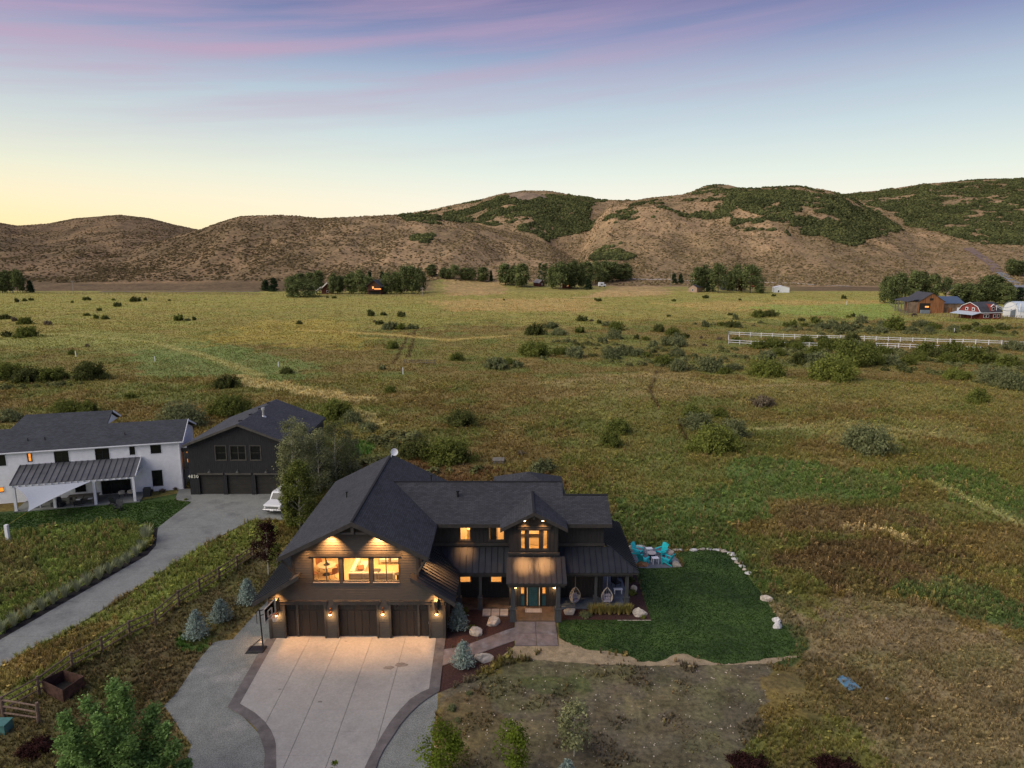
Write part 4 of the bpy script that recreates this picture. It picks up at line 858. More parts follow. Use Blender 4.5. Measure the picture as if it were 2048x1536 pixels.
for px, py, lb in ((1232, 1172, 'dark outdoor chair on the blue porch slab by the side wall'),):
    x, y = G(px, py, .15); c = thing('porch_chair', lb, 'chair', (x, y, .15), R(30))
    MB().box(-.3, -.3, .3, .3, .3, .42).obj('seat', BLACKM, c); MB().box(-.3, .24, .42, .3, .32, .9).obj('backrest', BLACKM, c)
    for a in (-.27, .27):
        for b in (-.27, .27): MB().tube((a, b, 0), (a, b, .3), .025).obj('leg', BLACKM, c)
x, y = G(1236, 1187, .15); o = thing('porch_bench', 'small pale bench behind the corner porch post', 'bench', (x, y, .151)); MB().box(-.35, -.15, .36, .35, .15, .41).obj('seat', WHITE, o); MB().box(-.3, -.12, 0, -.25, .12, .36).obj('leg', WHITE, o); MB().box(.25, -.12, 0, .3, .12, .36).obj('leg', WHITE, o)
# ------------------------------------------------------------------ neighbour: white house, black garage, glass link
WSID = mat('white_lap_siding', (.80, .81, .84), .7, .05, 2, .1); WROOF = shingle('neighbour_shingles', (.055, .060, .072)); BSID = mat('black_board_siding', (.026, .026, .028), .8, .25, 2, .3, stretch=(6, 6, .5))
NH = thing('white_farmhouse', 'long white lap sided house with black windows and a metal roofed deck', 'house', (-37.5, 77.5, 0), math.atan2(3.13, 11.48))
def wpt(px, py):  # photo point on the front wall -> distance along it and height
    d = ray(px, py); a = math.atan2(3.13, 11.48); n = (-math.sin(a), math.cos(a)); t = (-37.5 * n[0] + 77.5 * n[1]) / (d[0] * n[0] + d[1] * n[1])
    return (d[0] * t + 37.5) * math.cos(a) + (d[1] * t - 77.5) * math.sin(a), CH + d[2] * t
def wrect(x0, y0, x1, y1, sm=.0):
    a = wpt(x0, y0); b = wpt(x1, y1); return (a[0], b[0], b[1], a[1])
NW = [wrect(-12, 907, 13, 931), wrect(53, 903, 66, 923), wrect(107, 900, 139, 924), wrect(189, 895, 220, 919), wrect(258, 891, 271, 909), wrect(300, 888, 323, 906), wrect(303, 941, 327, 971), wrect(149, 966, 173, 983), wrect(-6, 975, 9, 984), wrect(201, 958, 264, 989)]
NW = [(a, b, max(c, .12), min(d, 5.40)) for a, b, c, d in NW]
mb = MB(); courses(mb, lambda z: -26.0, lambda z: 0.0, 0, 5.55, .2, NW, 0.0, lap=.025); mb.obj('lap_siding', WSID, NH, kind='stuff')
MB().box(-.15, .14, 0, 0, 8.6, 5.3).box(-26, 8.5, 0, -.15, 8.6, 5.3).prism([(-.14, .0, 5.3), (-.14, 8.6, 5.3), (-.14, 4.1, 6.85)], (.13, 0, 0)).obj('side_wall', WSID, NH)
BLKF = mat('black_window_frame', (.018, .018, .02), .5)
WARMP = mat('lit_curtain', (.8, .3, .05), .8, 0.2, 4, em=(1, .30, .03, 1.2))
for i, (a, b, c, d) in enumerate(NW):
    ml = ((a + b) / 2,) if b - a > 1.2 else (); 
    if i == 9: ml = (a + (b - a) / 3, a + (b - a) * 2 / 3)
    MB().box(a - .1, -.035, c - .1, b + .1, -.028, c).box(a - .1, -.035, d, b + .1, -.028, d + .1).box(a - .1, -.035, c, a, -.028, d).box(b, -.035, c, b + .1, -.028, d).obj('window_trim', WHITE, NH)
    window(NH, a, b, c, d, 0, mull=ml, rows=((c + d) / 2,) if i in (1, 2, 3) else (), frame=.06, trim=.0 + .001, m=BLKF, gm=GLASS if i in (1, 8) else DGLASS, world=False)
for i in (1, 8):
    a, b, c, d = NW[i]; MB().box(a + .02, .3, c, b - .02 + (0 if i == 8 else -.25), .32, d).obj('curtain', WARMP, NH)
roof_slab('roof', [(-26, -.25, 5.68), (.35, -.25, 5.68), (.35, 4.1, 7.28), (-26, 4.1, 7.28)], WROOF, NH, world=False, th=.16)
roof_slab('roof', [(.35, 9.0, 5.5), (-26, 9.0, 5.5), (-26, 4.1, 7.28), (.35, 4.1, 7.28)], WROOF, NH, world=False, th=.16)
s_ = (7.18 - 5.5) / 4.55
roof_slab('roof', [(-17.9, 4.05, 5.61 + s_ * 4.5), (-8.2, 4.05, 5.61 + s_ * 4.5), (-8.2, 6.7, 5.61 + s_ * 7.15), (-17.2, 6.7, 5.61 + s_ * 7.15)], WROOF, NH, world=False, th=.16)
roof_slab('roof', [(-8.2, 9.6, 6.9), (-17.9, 9.6, 6.9), (-17.2, 6.7, 5.611 + s_ * 7.15), (-8.2, 6.7, 5.611 + s_ * 7.15)], WROOF, NH, world=False, th=.16)
MB().prism([(-8.55, 4.2, 7.0), (-8.55, 9.4, 6.7), (-8.55, 6.7, 7.9)], (.1, 0, 0)).obj('gable_wall', WSID, NH)
e = MB(); e.bar((-8.15, 6.7, 8.14), (-8.15, 9.65, 6.88), .05, .24).bar((.38, 4.1, 7.1), (.38, 9.0, 5.44), .05, .2).bar((.38, 4.1, 7.2), (.38, -.26, 5.6), .05, .2); e.obj('rake_board', WHITE, NH)
MB().box(-26, -.36, 5.54, .4, -.26, 5.65).obj('gutter', WHITE, NH); MB().tube((-.1, -.1, .1), (-.1, -.1, 5.3), .05).obj('downpipe', WHITE, NH)
for px, py in ((45, 893), (80, 891), (243, 880)):
    u, z = wpt(px, py); MB().tube((u, 1.6, 6.1), (u, 1.6, 6.7), .05).obj('vent_pipe', BLACKM, NH)
# deck with its own lean-to roof
DR = mat('deck_metal_roof', (.115, .118, .125), .45, .22, .5, .05, metal=.3)
panels(NH, [(-15.9, -3.35, 2.95), (-4.1, -3.35, 2.95), (-4.1, -.04, 4.15), (-15.9, -.04, 4.15)], .60, DR, world=False)
MB().box(-15.9, -3.3, 2.68, -4.1, -3.15, 2.89).box(-4.12, -3.3, 2.9, -4.02, -.05, 2.98).obj('deck_beam', WHITE, NH)
k = 0
while k < 20: MB().box(-15.7 + k * .6, -3.5, 2.74, -15.63 + k * .6, -3.31, 2.87).obj('rafter_tail', WHITE, NH); k += 1
MB().bar((-4.06, -3.36, 2.95), (-4.06, -.03, 4.15), .05, .16).obj('rake_board', WHITE, NH)
for u in (-15.6, -12.0, -8.15, -4.35): MB().box(u - .13, -3.3, .1, u + .13, -3.04, 2.68).obj('deck_post', WHITE, NH)
MB().box(-15.8, -3.4, 0, -3.9, -.03, .1).obj('deck_floor', NDRIVE, NH)
# deck furniture (own things), placed in the frame of the house
an = NH.rotation_euler[2]
def nloc(u, v, z=.101): return (-37.5 + u * math.cos(an) - v * math.sin(an), 77.5 + u * math.sin(an) + v * math.cos(an), z)
GRW = mat('grey_teak', (.16, .145, .12), .85, .25, 3)
t = thing('picnic_table', 'long weathered grey dining table on the white house deck', 'table', nloc(-9.6, -1.9), an)
for k in range(5): MB().box(-1.5, -.45 + k * .18, .72, 1.5, -.29 + k * .18, .76).obj('plank', GRW, t)
for a in (-1.3, 1.3): MB().box(a - .05, -.4, 0, a + .05, .4, .719).obj('leg', GRW, t)
for lb, v in (('grey bench with two pale cushions before the long deck table', -2.55), ('grey bench behind the long deck table by the wall', -1.15)):
    t = thing('bench', lb, 'bench', nloc(-9.6, v), an); MB().box(-1.2, -.16, .4, 1.2, .16, .45).obj('seat', GRW, t)
    for a in (-1.0, 1.0): MB().box(a - .05, -.14, 0, a + .05, .14, .399).obj('leg', GRW, t)
    if v < -2:
        for a in (-.4, .75): MB().box(a - .22, -.17, .451, a + .22, .17, .54).obj('cushion', WHITE, t, bevel=.03)
o = MB().lathe([(.001, 0), (.33, 0), (.33, .5), (.22, .9), (.1, 1.3), (.1, 1.5)], n=14).obj('barbecue', BLACKM, None, loc=nloc(-14.4, -1.0)); tag(o, 'black upright smoker standing against the white wall of the deck', 'barbecue')
t = thing('cooler_box', 'white cooler chest on legs at the left deck corner', 'cooler', nloc(-13.9, -2.6), an); MB().box(-.4, -.22, .3, .4, .22, .65).obj('box_body', WHITE, t); MB().box(-.42, -.24, .66, .42, .24, .74).obj('lid', WHITE, t)
for a in (-.36, .36): MB().box(a - .03, -.2, 0, a + .03, .2, .3).obj('leg', WHITE, t)
for i, u in enumerate((-6.1, -5.2)):
    t = thing('deck_chair', ('left' if i == 0 else 'right') + ' one of two dark chairs with cream seats by the glass doors', 'chair', nloc(u, -1.3), an + R(20 - 40 * i), 'cream seated deck chairs')
    MB().box(-.28, -.26, .36, .28, .26, .44).obj('seat', mat('cream_cushion', (.6, .54, .42)), t, bevel=.03); MB().lathe([(.30, .44), (.34, .62)], n=12).obj('backrest', mat('cream_cushion', (1, 1, 1)), t)
    for a in (-.24, .24):
        for b in (-.22, .22): MB().tube((a, b, 0), (a, b, .36), .02).obj('leg', BLACKM, t)
def adirondack(name, lab, x, y, z, rz, m, grp, s=1.0):
    t = thing(name, lab, 'chair', (x, y, z), rz, grp); t.scale = (s, s, s)
    for k in range(4): MB().obox((0, -.24 + k * .15, .36 - k * .035), .52, .13, .025, 0, R(-13)).obj('seat_slat', m, t)
    for k in range(5): MB().bar((-.24 + k * .12, .26, .28), (-.27 + k * .135, .58, 1.02 - .03 * abs(k - 2)), .115, .025).obj('back_slat', m, t)
    MB().obox((0, .44, .70), .6, .03, .08, 0, R(-20)).obj('back_rail', m, t)
    for a in (-.34, .34):
        MB().box(a - .07, -.36, .56, a + .07, .42, .585).obj('armrest', m, t); MB().box(a - .02, -.34, 0, a + .02, -.24, .559).obj('leg', m, t)
        MB().hexa([(a * .85 - .015, -.34, .22), (a * .85 + .015, -.34, .22), (a * .85 + .015, .62, 0), (a * .85 - .015, .62, 0), (a * .85 - .015, -.34, .36), (a * .85 + .015, -.34, .36), (a * .85 + .015, .60, .10), (a * .85 - .015, .60, .10)]).obj('leg', m, t)
    return t
DKG = mat('dark_grey_plastic', (.030, .033, .036), .6)
for (px, py, rz, lb) in ((123, 1014, 60, 'dark lawn chair left of the bench on the lawn edge, facing right'), (157, 1012, -70, 'dark lawn chair right of the bench, facing left'), (229, 1009, 175, 'dark lawn chair close to the deck edge near the right post'), (237, 1021, 10, 'dark lawn chair on the grass furthest from the deck')):
    x, y = G(px, py); adirondack('lawn_chair', lb, x, y, .02, R(rz), DKG, 'dark lawn chairs beside the deck')
o = MB().box(-.6, -.3, 0, .6, .3, .45).obj('storage_box', DKG, None, loc=nloc(-11.9, -2.75)); tag(o, 'low dark box on the deck behind the shade sail tip', 'storage box')
o = MB().box(-.35, -.3, 0, .35, .3, .95).obj('planter_box', DKG, None, loc=nloc(-3.5, -1.5, .0)); o.rotation_euler[2] = an; tag(o, 'tall dark planter at the right end of the deck', 'planter')
# shade sail and its anchor post
A_ = Vector(nloc(-15.3, -3.55, 2.75)); B_ = Vector(nloc(-8.3, -3.55, 2.8)); d = ray(56, 1023); tt = 66.6 / d[1]; C_ = Vector((d[0] * tt, 66.6, CH + d[2] * tt))
cen = (A_ + B_ + C_) / 3; n = 10; vs = []; idx = {}; fs = []
for i in range(n + 1):
    for j in range(n + 1 - i):
        a, b = i / n, j / n; c = 1 - a - b; p = A_ * a + B_ * b + C_ * c
        for w, q0, q1, q2 in ((a * b, A_, B_, .22), (b * c, B_, C_, .40), (a * c, A_, C_, .9)): p = p + (cen - (q0 + q1) / 2) * w * q2 * (1 - 3 * min(1 - a - b if (q0, q1) == (A_, B_) else (a if (q0 is B_) else b), .33))
        p.z -= .35 * a * b * c * 9; idx[i, j] = len(vs); vs.append(p)
for i in range(n):
    for j in range(n - i):
        fs.append((idx[i, j], idx[i + 1, j], idx[i, j + 1]))
        if j < n - i - 1: fs.append((idx[i + 1, j], idx[i + 1, j + 1], idx[i, j + 1]))
o = MB().add(vs, fs).obj('shade_sail', mat('grey_sail_cloth', (.34, .37, .42), .8, .05, 6), smooth=True); tag(o, 'grey triangular shade sail stretched from the deck roof', 'shade sail')
x, y = G(17, 1085); p = MB().box(-.14, -.14, 0, .14, .14, 1.75).obj('sail_post', WHITE, loc=(x, y, 0)); tag(p, 'lone white square post in the tall grass before the deck', 'post')
o = MB().tube(C_, (x + .1, y, 1.7), .02, n=5).obj('sail_strap', mat('yellow_strap', (.45, .36, .05))); tag(o, 'yellow strap tying the shade sail to the white post', 'strap')
# black garage
BG = thing('black_garage', 'black board sided garage with three doors and number 4830', 'garage', (-35.8, 75.47, 0))
xr_ = 5.9; zt = lambda u: 8.02 - .392 * abs(u - xr_)
def bpt(px, py): 
    q = AtY(px, py, 75.47); return q[0] + 35.8, q[1]
BO = [(1.05, 3.68, 0, 2.36), (4.12, 6.80, 0, 2.36), (7.3, 9.98, 0, 2.36)]
wv = [bpt(430, 892), bpt(453, 920), bpt(460, 892), bpt(492, 920), bpt(500, 892), bpt(522, 920)]
BW = [(wv[0][0], wv[1][0], wv[1][1], wv[0][1]), (wv[2][0], wv[3][0], wv[3][1], wv[2][1]), (wv[4][0], wv[5][0], wv[5][1], wv[4][1])]
mb = MB(); battens(mb, 0, 11.8, 0, zt, .22, BO + BW, 0, bw=.03, bd=.015); mb.obj('board_siding', BSID, BG, kind='stuff')
MB().box(0, .14, 0, .14, 12.4, 5.5).box(11.66, .14, 0, 11.8, 12.4, 5.5).prism([(.15, 12.4, 0), (11.6, 12.4, 0), (11.6, 12.4, 5.5), (5.9, 12.4, 7.9), (.15, 12.4, 5.5)], (0, .1, 0)).obj('side_wall', BSID, BG)
for a, b, c, d in BO:
    g = MB().box(a, .25, .02, b, .3, 2.36).obj('garage_door', mat('black_garage_door', (.030, .028, .024), .7, .15, 2), BG)
    for k in range(4): MB().box(a + .02, .21, .04 + k * .58, b - .02, .249, .60 + k * .58).obj('door_panel', MATS['black_garage_door'], g, bevel=.01)
    MB().box(a - .15, -.10, 2.36, b + .1, -.017, 2.56).obj('door_header', mat('brown_header', (.075, .07, .06)), BG)
    u = (a + b) / 2; MB().path([(u, -.02, 2.9), (u, -.2, 3.0), (u, -.3, 2.9)], .02).lathe([(.04, .1), (.16, 0)], (u, -.3, 2.75), 12).obj('barn_lamp', mat('grey_lamp', (.12, .12, .11)), BG)
for a, b, c, d in BW: window(BG, a, b, c, d, 0, m=MATS['brown_header'], gm=DGLASS, world=False, rows=((c + d) / 2,), mull=() if b - a < 1.6 else ((a + b) / 2,), trim=.08)
roof_slab('roof', [(-.25, -.5, 5.85), (-.25, 12.6, 5.85), (xr_, 12.6, 8.26), (xr_, -.5, 8.26)], WROOF, BG, world=False)
roof_slab('roof', [(12.05, 12.6, 5.85), (12.05, -.5, 5.85), (xr_, -.5, 8.26), (xr_, 12.6, 8.26)], WROOF, BG, world=False)
rk = MATS['brown_header']
MB().bar((-.25, -.52, 5.75), (xr_, -.52, 8.16), .04, .24).obj('rake_board', rk, BG); MB().bar((12.05, -.52, 5.75), (xr_, -.52, 8.16), .04, .24).obj('rake_board', rk, BG)
for k in range(4): MB().box(5.5, 1.0 + k * 3.1, 8.12, 5.8, 1.35 + k * 3.1, 8.32).obj('ridge_vent', BLACKM, BG)
MB().tube((6.9, 4.9, 7.6), (6.9, 4.9, 8.6), .12, n=12).tube((6.9, 4.9, 8.6), (6.9, 4.9, 8.85), .2, n=12).lathe([(.35, .25), (.13, .45)], (6.9, 4.9, 7.5), 12).obj('flue_pipe', mat('bright_steel', (.6, .6, .6), .35, metal=.6), BG)
fc = bpy.data.curves.new('house_number', 'FONT'); fc.body = '4830'; fc.size = .52; fc.extrude = .015; fc.align_x = 'CENTER'; fc.space_character = 1.15
fo = bpy.data.objects.new('number_curve', fc); fc.materials.append(mat('pale_numbers', (.75, .74, .62), .5)); nm_ = bpy.data.meshes.new_from_object(fo); bpy.data.objects.remove(fo); ob = bpy.data.objects.new('house_number', nm_); link(ob, BG); ob.location = (.45, -.05, 2.0); ob.rotation_euler = (R(90), 0, 0)
LK = thing('glass_link', 'flat roofed dark glass hallway between the white house and black garage', 'hallway', (-37.45, 77.6, 0))
MB().box(0, 0, 4.85, 1.65, 6.5, 5.0).obj('roof', mat('grey_membrane', (.40, .42, .46), .7), LK); MB().box(0, -.0, 4.4, 1.65, .1, 4.84).obj('fascia', BLKF, LK)
for k in range(2):
    for z0, z1 in ((.05, 2.3), (2.4, 4.38)):
        f = MB().box(.05 + k * .8, .05, z0, .12 + k * .8, .12, z1).box(.75 + k * .8, .05, z0, .82 + k * .8, .12, z1).box(.121 + k * .8, .05, z0, .749 + k * .8, .12, z0 + .07).obj('window', BLKF, LK); MB().box(.121 + k * .8, .08, z0 + .071, .749 + k * .8, .09, z1).obj('pane', DGLASS if k else GLASS, f)
MB().box(0, 1.5, 0, 1.6, 1.6, 4.4).obj('interior_wall', mat('dim_wall', (.10, .09, .07)), LK); MB().box(.2, .8, 4.0, .45, .95, 4.2).obj('pendant_lamp', WARMP, LK); MB().box(.2, .8, 2.9, .35, .95, 3.3).obj('pendant_lamp', WARMP, LK)
# ------------------------------------------------------------------ foliage builder
def leaves(name, cen, size, seed, m, up=.3, asp=.55, tint=None, drift=None, out=None):
    rg = np.random.RandomState(seed); n = len(cen); nn = rg.normal(size=(n, 3)); nn[:, 2] += up
    if out is not None: nn += out
    nn /= np.linalg.norm(nn, axis=1)[:, None]; a = rg.normal(size=(n, 3))
    if drift is not None: a = a * .5 + np.asarray(drift)
    a -= nn * (a * nn).sum(1)[:, None]; a /= np.linalg.norm(a, axis=1)[:, None]; b = np.cross(nn, a)
    s = size * rg.uniform(.6, 1.35, (n, 1)); A = a * s; Bv = b * s * asp
    V = np.stack([cen - A, cen + Bv * 1.0 - A * .1, cen + A, cen - Bv - A * .1], 1).reshape(-1, 3).astype(np.float32)
    me = bpy.data.meshes.new(name); me.vertices.add(4 * n); me.vertices.foreach_set('co', V.ravel()); me.loops.add(4 * n); me.loops.foreach_set('vertex_index', np.arange(4 * n, dtype=np.int32))
    me.polygons.add(n); me.polygons.foreach_set('loop_start', np.arange(0, 4 * n, 4, dtype=np.int32)); me.polygons.foreach_set('loop_total', np.full(n, 4, np.int32)); me.update(calc_edges=True)
    tn = rg.uniform(0, 1, n) if tint is None else np.clip(tint + rg.uniform(-.2, .2, n), 0, 1)
    at = me.attributes.new('tint', 'FLOAT', 'POINT'); at.data.foreach_set('value', np.repeat(tn, 4).astype(np.float32)); me.materials.append(m); return me
F_G = foliage('willow_green_leaves', lin(36, 44, 22, 1.5), lin(96, 102, 50, 1.5)); F_D = foliage('dark_olive_leaves', lin(34, 38, 22, 1.5), lin(82, 86, 48, 1.5)); F_S = foliage('silver_willow_leaves', lin(46, 52, 32, 1.45), lin(108, 112, 78, 1.45))
F_B = foliage('brown_twig_leaves', lin(58, 50, 40, 1.5), lin(108, 98, 80, 1.5)); F_L = foliage('lime_leaves', lin(48, 56, 24, 1.5), lin(106, 112, 54, 1.5)); F_P = foliage('purple_leaves', lin(22, 14, 14, 1.3), lin(58, 38, 36, 1.3))
F_T = foliage('cottonwood_leaves', lin(40, 48, 30, 1.5), lin(110, 118, 74, 1.5)); F_C = foliage('conifer_needles', lin(26, 36, 26, 1.4), lin(60, 74, 50, 1.4)); F_BS = foliage('blue_spruce_needles', lin(44, 58, 56, 1.5), lin(132, 146, 138, 1.5))
F_A = foliage('aspen_leaves', lin(54, 58, 40, 1.5), lin(134, 136, 98, 1.5), .3); F_M = foliage('maple_leaves', lin(30, 48, 20, 1.4), lin(112, 140, 80, 1.4), .3); F_Y = foliage('fresh_sapling_leaves', lin(44, 56, 18, 1.4), lin(98, 112, 40, 1.4), .35)
FM = dict(g=F_G, d=F_D, s=F_S, b=F_B, l=F_L)
def bush_mesh(seed, n=2600, K=46, size=.055, flat=.72):
    """unit bush: about 2 wide, leaf sprays bursting from the ground"""
    rg = np.random.RandomState(seed); cs = []; ts = []; outs = []
    lob = [(rg.uniform(-.45, .45), rg.uniform(-.45, .45), rg.uniform(.45, .75)) for _ in range(5)] + [(0, 0, .8)]
    for k in range(K):
        lx, ly, lr = lob[rg.randint(len(lob))]; th = rg.uniform(0, 2 * math.pi); u = rg.uniform(.02, 1) ** .8; ph = u * 1.45
        r = lr * rg.uniform(.88, 1.0); c = np.array([lx + r * math.sin(ph) * math.cos(th), ly + r * math.sin(ph) * math.sin(th), max(.05, r * math.cos(ph) * flat * 1.3)])
        m = n // K; t = rg.uniform(.35, 1.05, (m, 1)); root = np.array([lx * .4, ly * .4, 0]); p = root + (c - root) * t + rg.normal(size=(m, 3)) * .055 * (.4 + t)
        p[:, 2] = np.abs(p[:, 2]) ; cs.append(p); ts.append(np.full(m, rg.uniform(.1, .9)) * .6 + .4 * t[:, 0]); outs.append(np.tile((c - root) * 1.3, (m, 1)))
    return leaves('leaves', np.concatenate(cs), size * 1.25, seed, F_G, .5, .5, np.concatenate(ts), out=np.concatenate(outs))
BM = [bush_mesh(s, 6000, 80, .048) for s in (11, 12, 13, 14, 15)]; BMS = [bush_mesh(s, 1300, 30, .10) for s in (21, 22, 23, 24)]; BMX = [bush_mesh(s, 15000, 170, .033) for s in (31, 32, 33)]
BUSH = '''29,605,13,d;48,603,11,d;60,601,10,d;173,601,14,d;145,606,9,g;226,601,8,g;232,614,18,d;267,604,18,d;291,601,11,d;338,602,7,d;198,622,11,d;9,639,22,d;23,643,15,b;44,649,28,g;92,650,17,b;173,632,12,g;187,638,16,g;208,639,16,d;356,642,21,g;374,642,11,s;385,641,13,d;598,649,14,d;9,674,22,d;44,676,42,g;143,710,20,g;173,694,11,b;10,762,64,g;44,766,60,d;99,763,55,g;176,762,68,d;447,778,50,d;260,798,22,g;574,748,25,d;122,832,64,g;165,834,60,g;15,845,46,s;350,857,92,s;452,834,74,g;672,842,70,g;700,848,40,s
737,633,21,d;766,631,13,d;801,634,21,d;759,649,16,d;749,645,9,b;779,660,31,s;802,660,24,g;823,659,22,s;786,698,26,g;914,722,31,g;765,740,17,s;993,738,50,s;1019,729,27,g;1036,736,24,s;779,787,28,g;1070,671,40,d;1104,658,26,s;1120,671,28,s;1161,666,24,g;1163,643,22,d;1198,648,15,d;1183,643,9,b;1214,653,17,s;1231,662,31,g;1229,679,34,s;1205,686,21,s;1073,714,66,g;1119,710,31,g;1152,716,43,s;1222,719,38,s;1248,712,41,s;1275,713,31,s;1275,679,19,d;1292,681,17,g;1294,715,20,g;925,856,66,d;836,918,74,d;908,931,100,g;1239,868,54,g;1225,895,52,g;1085,950,52,s;1044,912,20,b;730,862,36,s
1320,664,27,d;1347,671,30,g;1370,677,20,d;1310,695,23,s;1349,694,52,s;1403,677,10,b;1409,692,10,b;1440,680,12,b;1326,730,37,g;1355,714,30,s;1358,743,41,s;1426,745,55,s;1451,748,25,g;1467,741,30,s;1475,685,21,g;1540,722,38,s;1533,754,70,l;1523,698,33,g;1552,698,42,g;1591,700,38,g;1614,690,30,g;1649,685,26,d;1602,729,42,d;1640,732,52,s;1701,733,85,g;1680,764,90,l;1655,701,40,g;1709,688,38,d;1726,702,38,s;1755,729,45,g;1788,731,40,s;1821,731,38,g;1858,712,50,g;1879,715,40,d;1912,708,46,g;1954,727,55,g;1987,725,36,g;2020,737,45,g;2038,702,38,s;1920,760,45,l;1999,770,62,s;2036,782,56,s;1962,808,50,g;1531,816,45,b;1390,835,44,g;1410,862,66,s;1442,838,38,g;1436,907,102,l;1478,878,62,s;1753,911,105,s;1680,700,40,g;1560,712,30,g;1630,712,34,g;1775,712,36,g;1840,722,30,g;1900,728,38,g;1740,706,40,g
1409,655,22,s;1444,652,16,g;1467,655,29,d;1461,631,11,d;1470,640,20,s;1519,635,27,g;1542,634,27,d;1573,653,16,g;1590,653,22,g;1605,643,15,d;1632,647,24,g;1611,653,15,g;1650,658,28,s;1667,652,22,s;1691,653,17,d;1698,636,12,g;1708,634,14,d;1686,664,34,s;1715,657,24,s;1725,647,28,s;1739,665,22,s;1766,667,26,s;1771,653,27,s;1796,660,44,g;1827,665,25,s;1861,665,25,s;1851,655,28,s;1871,658,26,g;1957,662,14,l;1979,667,28,g;2002,660,20,d;2016,660,15,g;1953,653,17,d;1412,597,14,d;1480,601,7,d;1548,593,9,d;1688,598,15,d;1348,603,10,g;1191,600,7,d;1198,603,12,d;1007,601,7,d;1338,634,10,d;654,596,6,d;668,597,10,g;1910,664,26,s;1934,660,20,g'''
ORD = ['first', 'second', 'third', 'fourth', 'fifth', 'sixth', 'seventh', 'eighth', 'ninth', 'tenth', 'eleventh', 'twelfth', 'thirteenth', 'fourteenth', 'fifteenth', 'sixteenth', 'seventeenth', 'eighteenth', 'nineteenth', 'twentieth', 'twenty-first', 'twenty-second', 'twenty-third', 'twenty-fourth', 'twenty-fifth', 'twenty-sixth']
def zone(px, py):
    if px < 700: return ('in the far left meadow') if py < 720 else ('behind the white house and black garage' if px < 520 else 'behind the black garage corner')
    if px < 1300: return 'in the far middle meadow' if py < 700 else ('halfway across the middle meadow' if py < 800 else 'just behind the charcoal house')
    return 'beyond the white rail fence' if py < 668 else ('near the white rail fence' if py < 775 else 'in the open right meadow')
CN = dict(g='green willow shrub', d='dark olive shrub', s='silvery willow shrub', b='brown twiggy shrub', l='yellow-green willow shrub')
rows = [r.split(',') for r in BUSH.replace('\n', ';').split(';')]; rows = [(float(a), float(b), float(c), d) for a, b, c, d in rows]; seen = {}
for r in sorted(rows): seen.setdefault((zone(r[0], r[1]), r[3]), []).append(r)
for i, (px, py, w, ty) in enumerate(rows):
    x, y, z = T(px, py - .0); dist = y * CP + (CH - z) * SP; rad = w / 2 * dist / FPX; y += rad * .5; z = float(height(x, y))
    L = seen[(zone(px, py), ty)]; k = L.index((px, py, w, ty)); lab = (CN[ty] + ' ' + zone(px, py)) if len(L) == 1 else ORD[k] + ' from the left of the ' + CN[ty] + 's ' + zone(px, py)
    me = (BMX[i % 3] if w > 60 else BM[i % 5]) if w > 24 else BMS[i % 4]
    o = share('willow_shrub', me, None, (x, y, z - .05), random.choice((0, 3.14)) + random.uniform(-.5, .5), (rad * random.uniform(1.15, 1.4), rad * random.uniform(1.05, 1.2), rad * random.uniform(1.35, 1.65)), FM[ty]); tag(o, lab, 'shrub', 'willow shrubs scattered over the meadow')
# ------------------------------------------------------------------ trees
def tree_meshes(seed, h, w, base, K, n, size, lm, tm, prof='round', limbs=10, tr=.02, gap=.11, drift=None, lean=0.0):
    rg = np.random.RandomState(seed); tb = MB(); top = np.array([lean, 0, h * .93])
    pts = [np.array([0, 0, 0.0])]
    for i in range(1, 6): pts.append(np.array([lean * i / 5 + rg.uniform(-.02, .02) * w, rg.uniform(-.02, .02) * w, h * .93 * i / 5]))
    for i in range(5): tb.tube(pts[i], pts[i + 1], tr * h * (1 - i * .17), tr * h * (1 - (i + 1) * .17), 7)
    cs = []; ts = []; outs = []
    for k in range(K):
        u = rg.uniform(0, 1); z = base + (1 - base) * u
        if prof == 'round': rr = math.sin(math.pi * min(1, .12 + .88 * u) ** .9) ** .6 if u < .98 else .3
        elif prof == 'tall': rr = (math.sin(math.pi * (.1 + .9 * u)) ** .5) * .9
        elif prof == 'cone': rr = (1 - u) ** .85 + .06
        else: rr = .5 + .5 * math.sin(math.pi * u)
        rr = max(.08, rr) * w / 2; a = rg.uniform(0, 6.283); q = rr * rg.uniform(.25, 1) ** .5
        c = np.array([q * math.cos(a) + lean * u, q * math.sin(a), z * h]); ax = np.array([lean * u, 0, max(base * h * .7, c[2] - q * (1.1 if prof != 'cone' else .1))])
        if k < limbs * 3: tb.tube(ax, c, tr * h * .28 * (1 - u * .5), tr * h * .06, 4, False)
        m = n // K; sp = w * gap; p = c + rg.normal(size=(m, 3)) * np.array([sp, sp, sp * .8]); cs.append(p); ts.append(np.full(m, rg.uniform(.05, .95)) * .65 + .35 * rg.uniform(0, 1, m)); outs.append(np.tile((c - ax) / w * 2.5, (m, 1)))
    return tb.mesh('trunk'), leaves('crown', np.concatenate(cs), size, seed, lm, .4, .6, np.concatenate(ts), drift, np.concatenate(outs)), tm
def plant(name, ms, lab, cat, x, y, z, s=1.0, rz=0.0, group=None, lm=None, sxy=1.0):
    t = thing(name, lab, cat, (x, y, z), rz, group); t.scale = (s * sxy, s * sxy, s)
    a = share('trunk', ms[0], t); 
    if not ms[0].materials: ms[0].materials.append(ms[2])
    share('crown', ms[1], t, m=lm); return t
FT = [tree_meshes(100 + i, 1.0, w, b, 60, 3000, .036, F_T, TRUNK, pr) for i, (w, b, pr) in enumerate([(.72, .16, 'round'), (.60, .14, 'tall'), (.82, .2, 'round'), (.5, .12, 'tall')])]
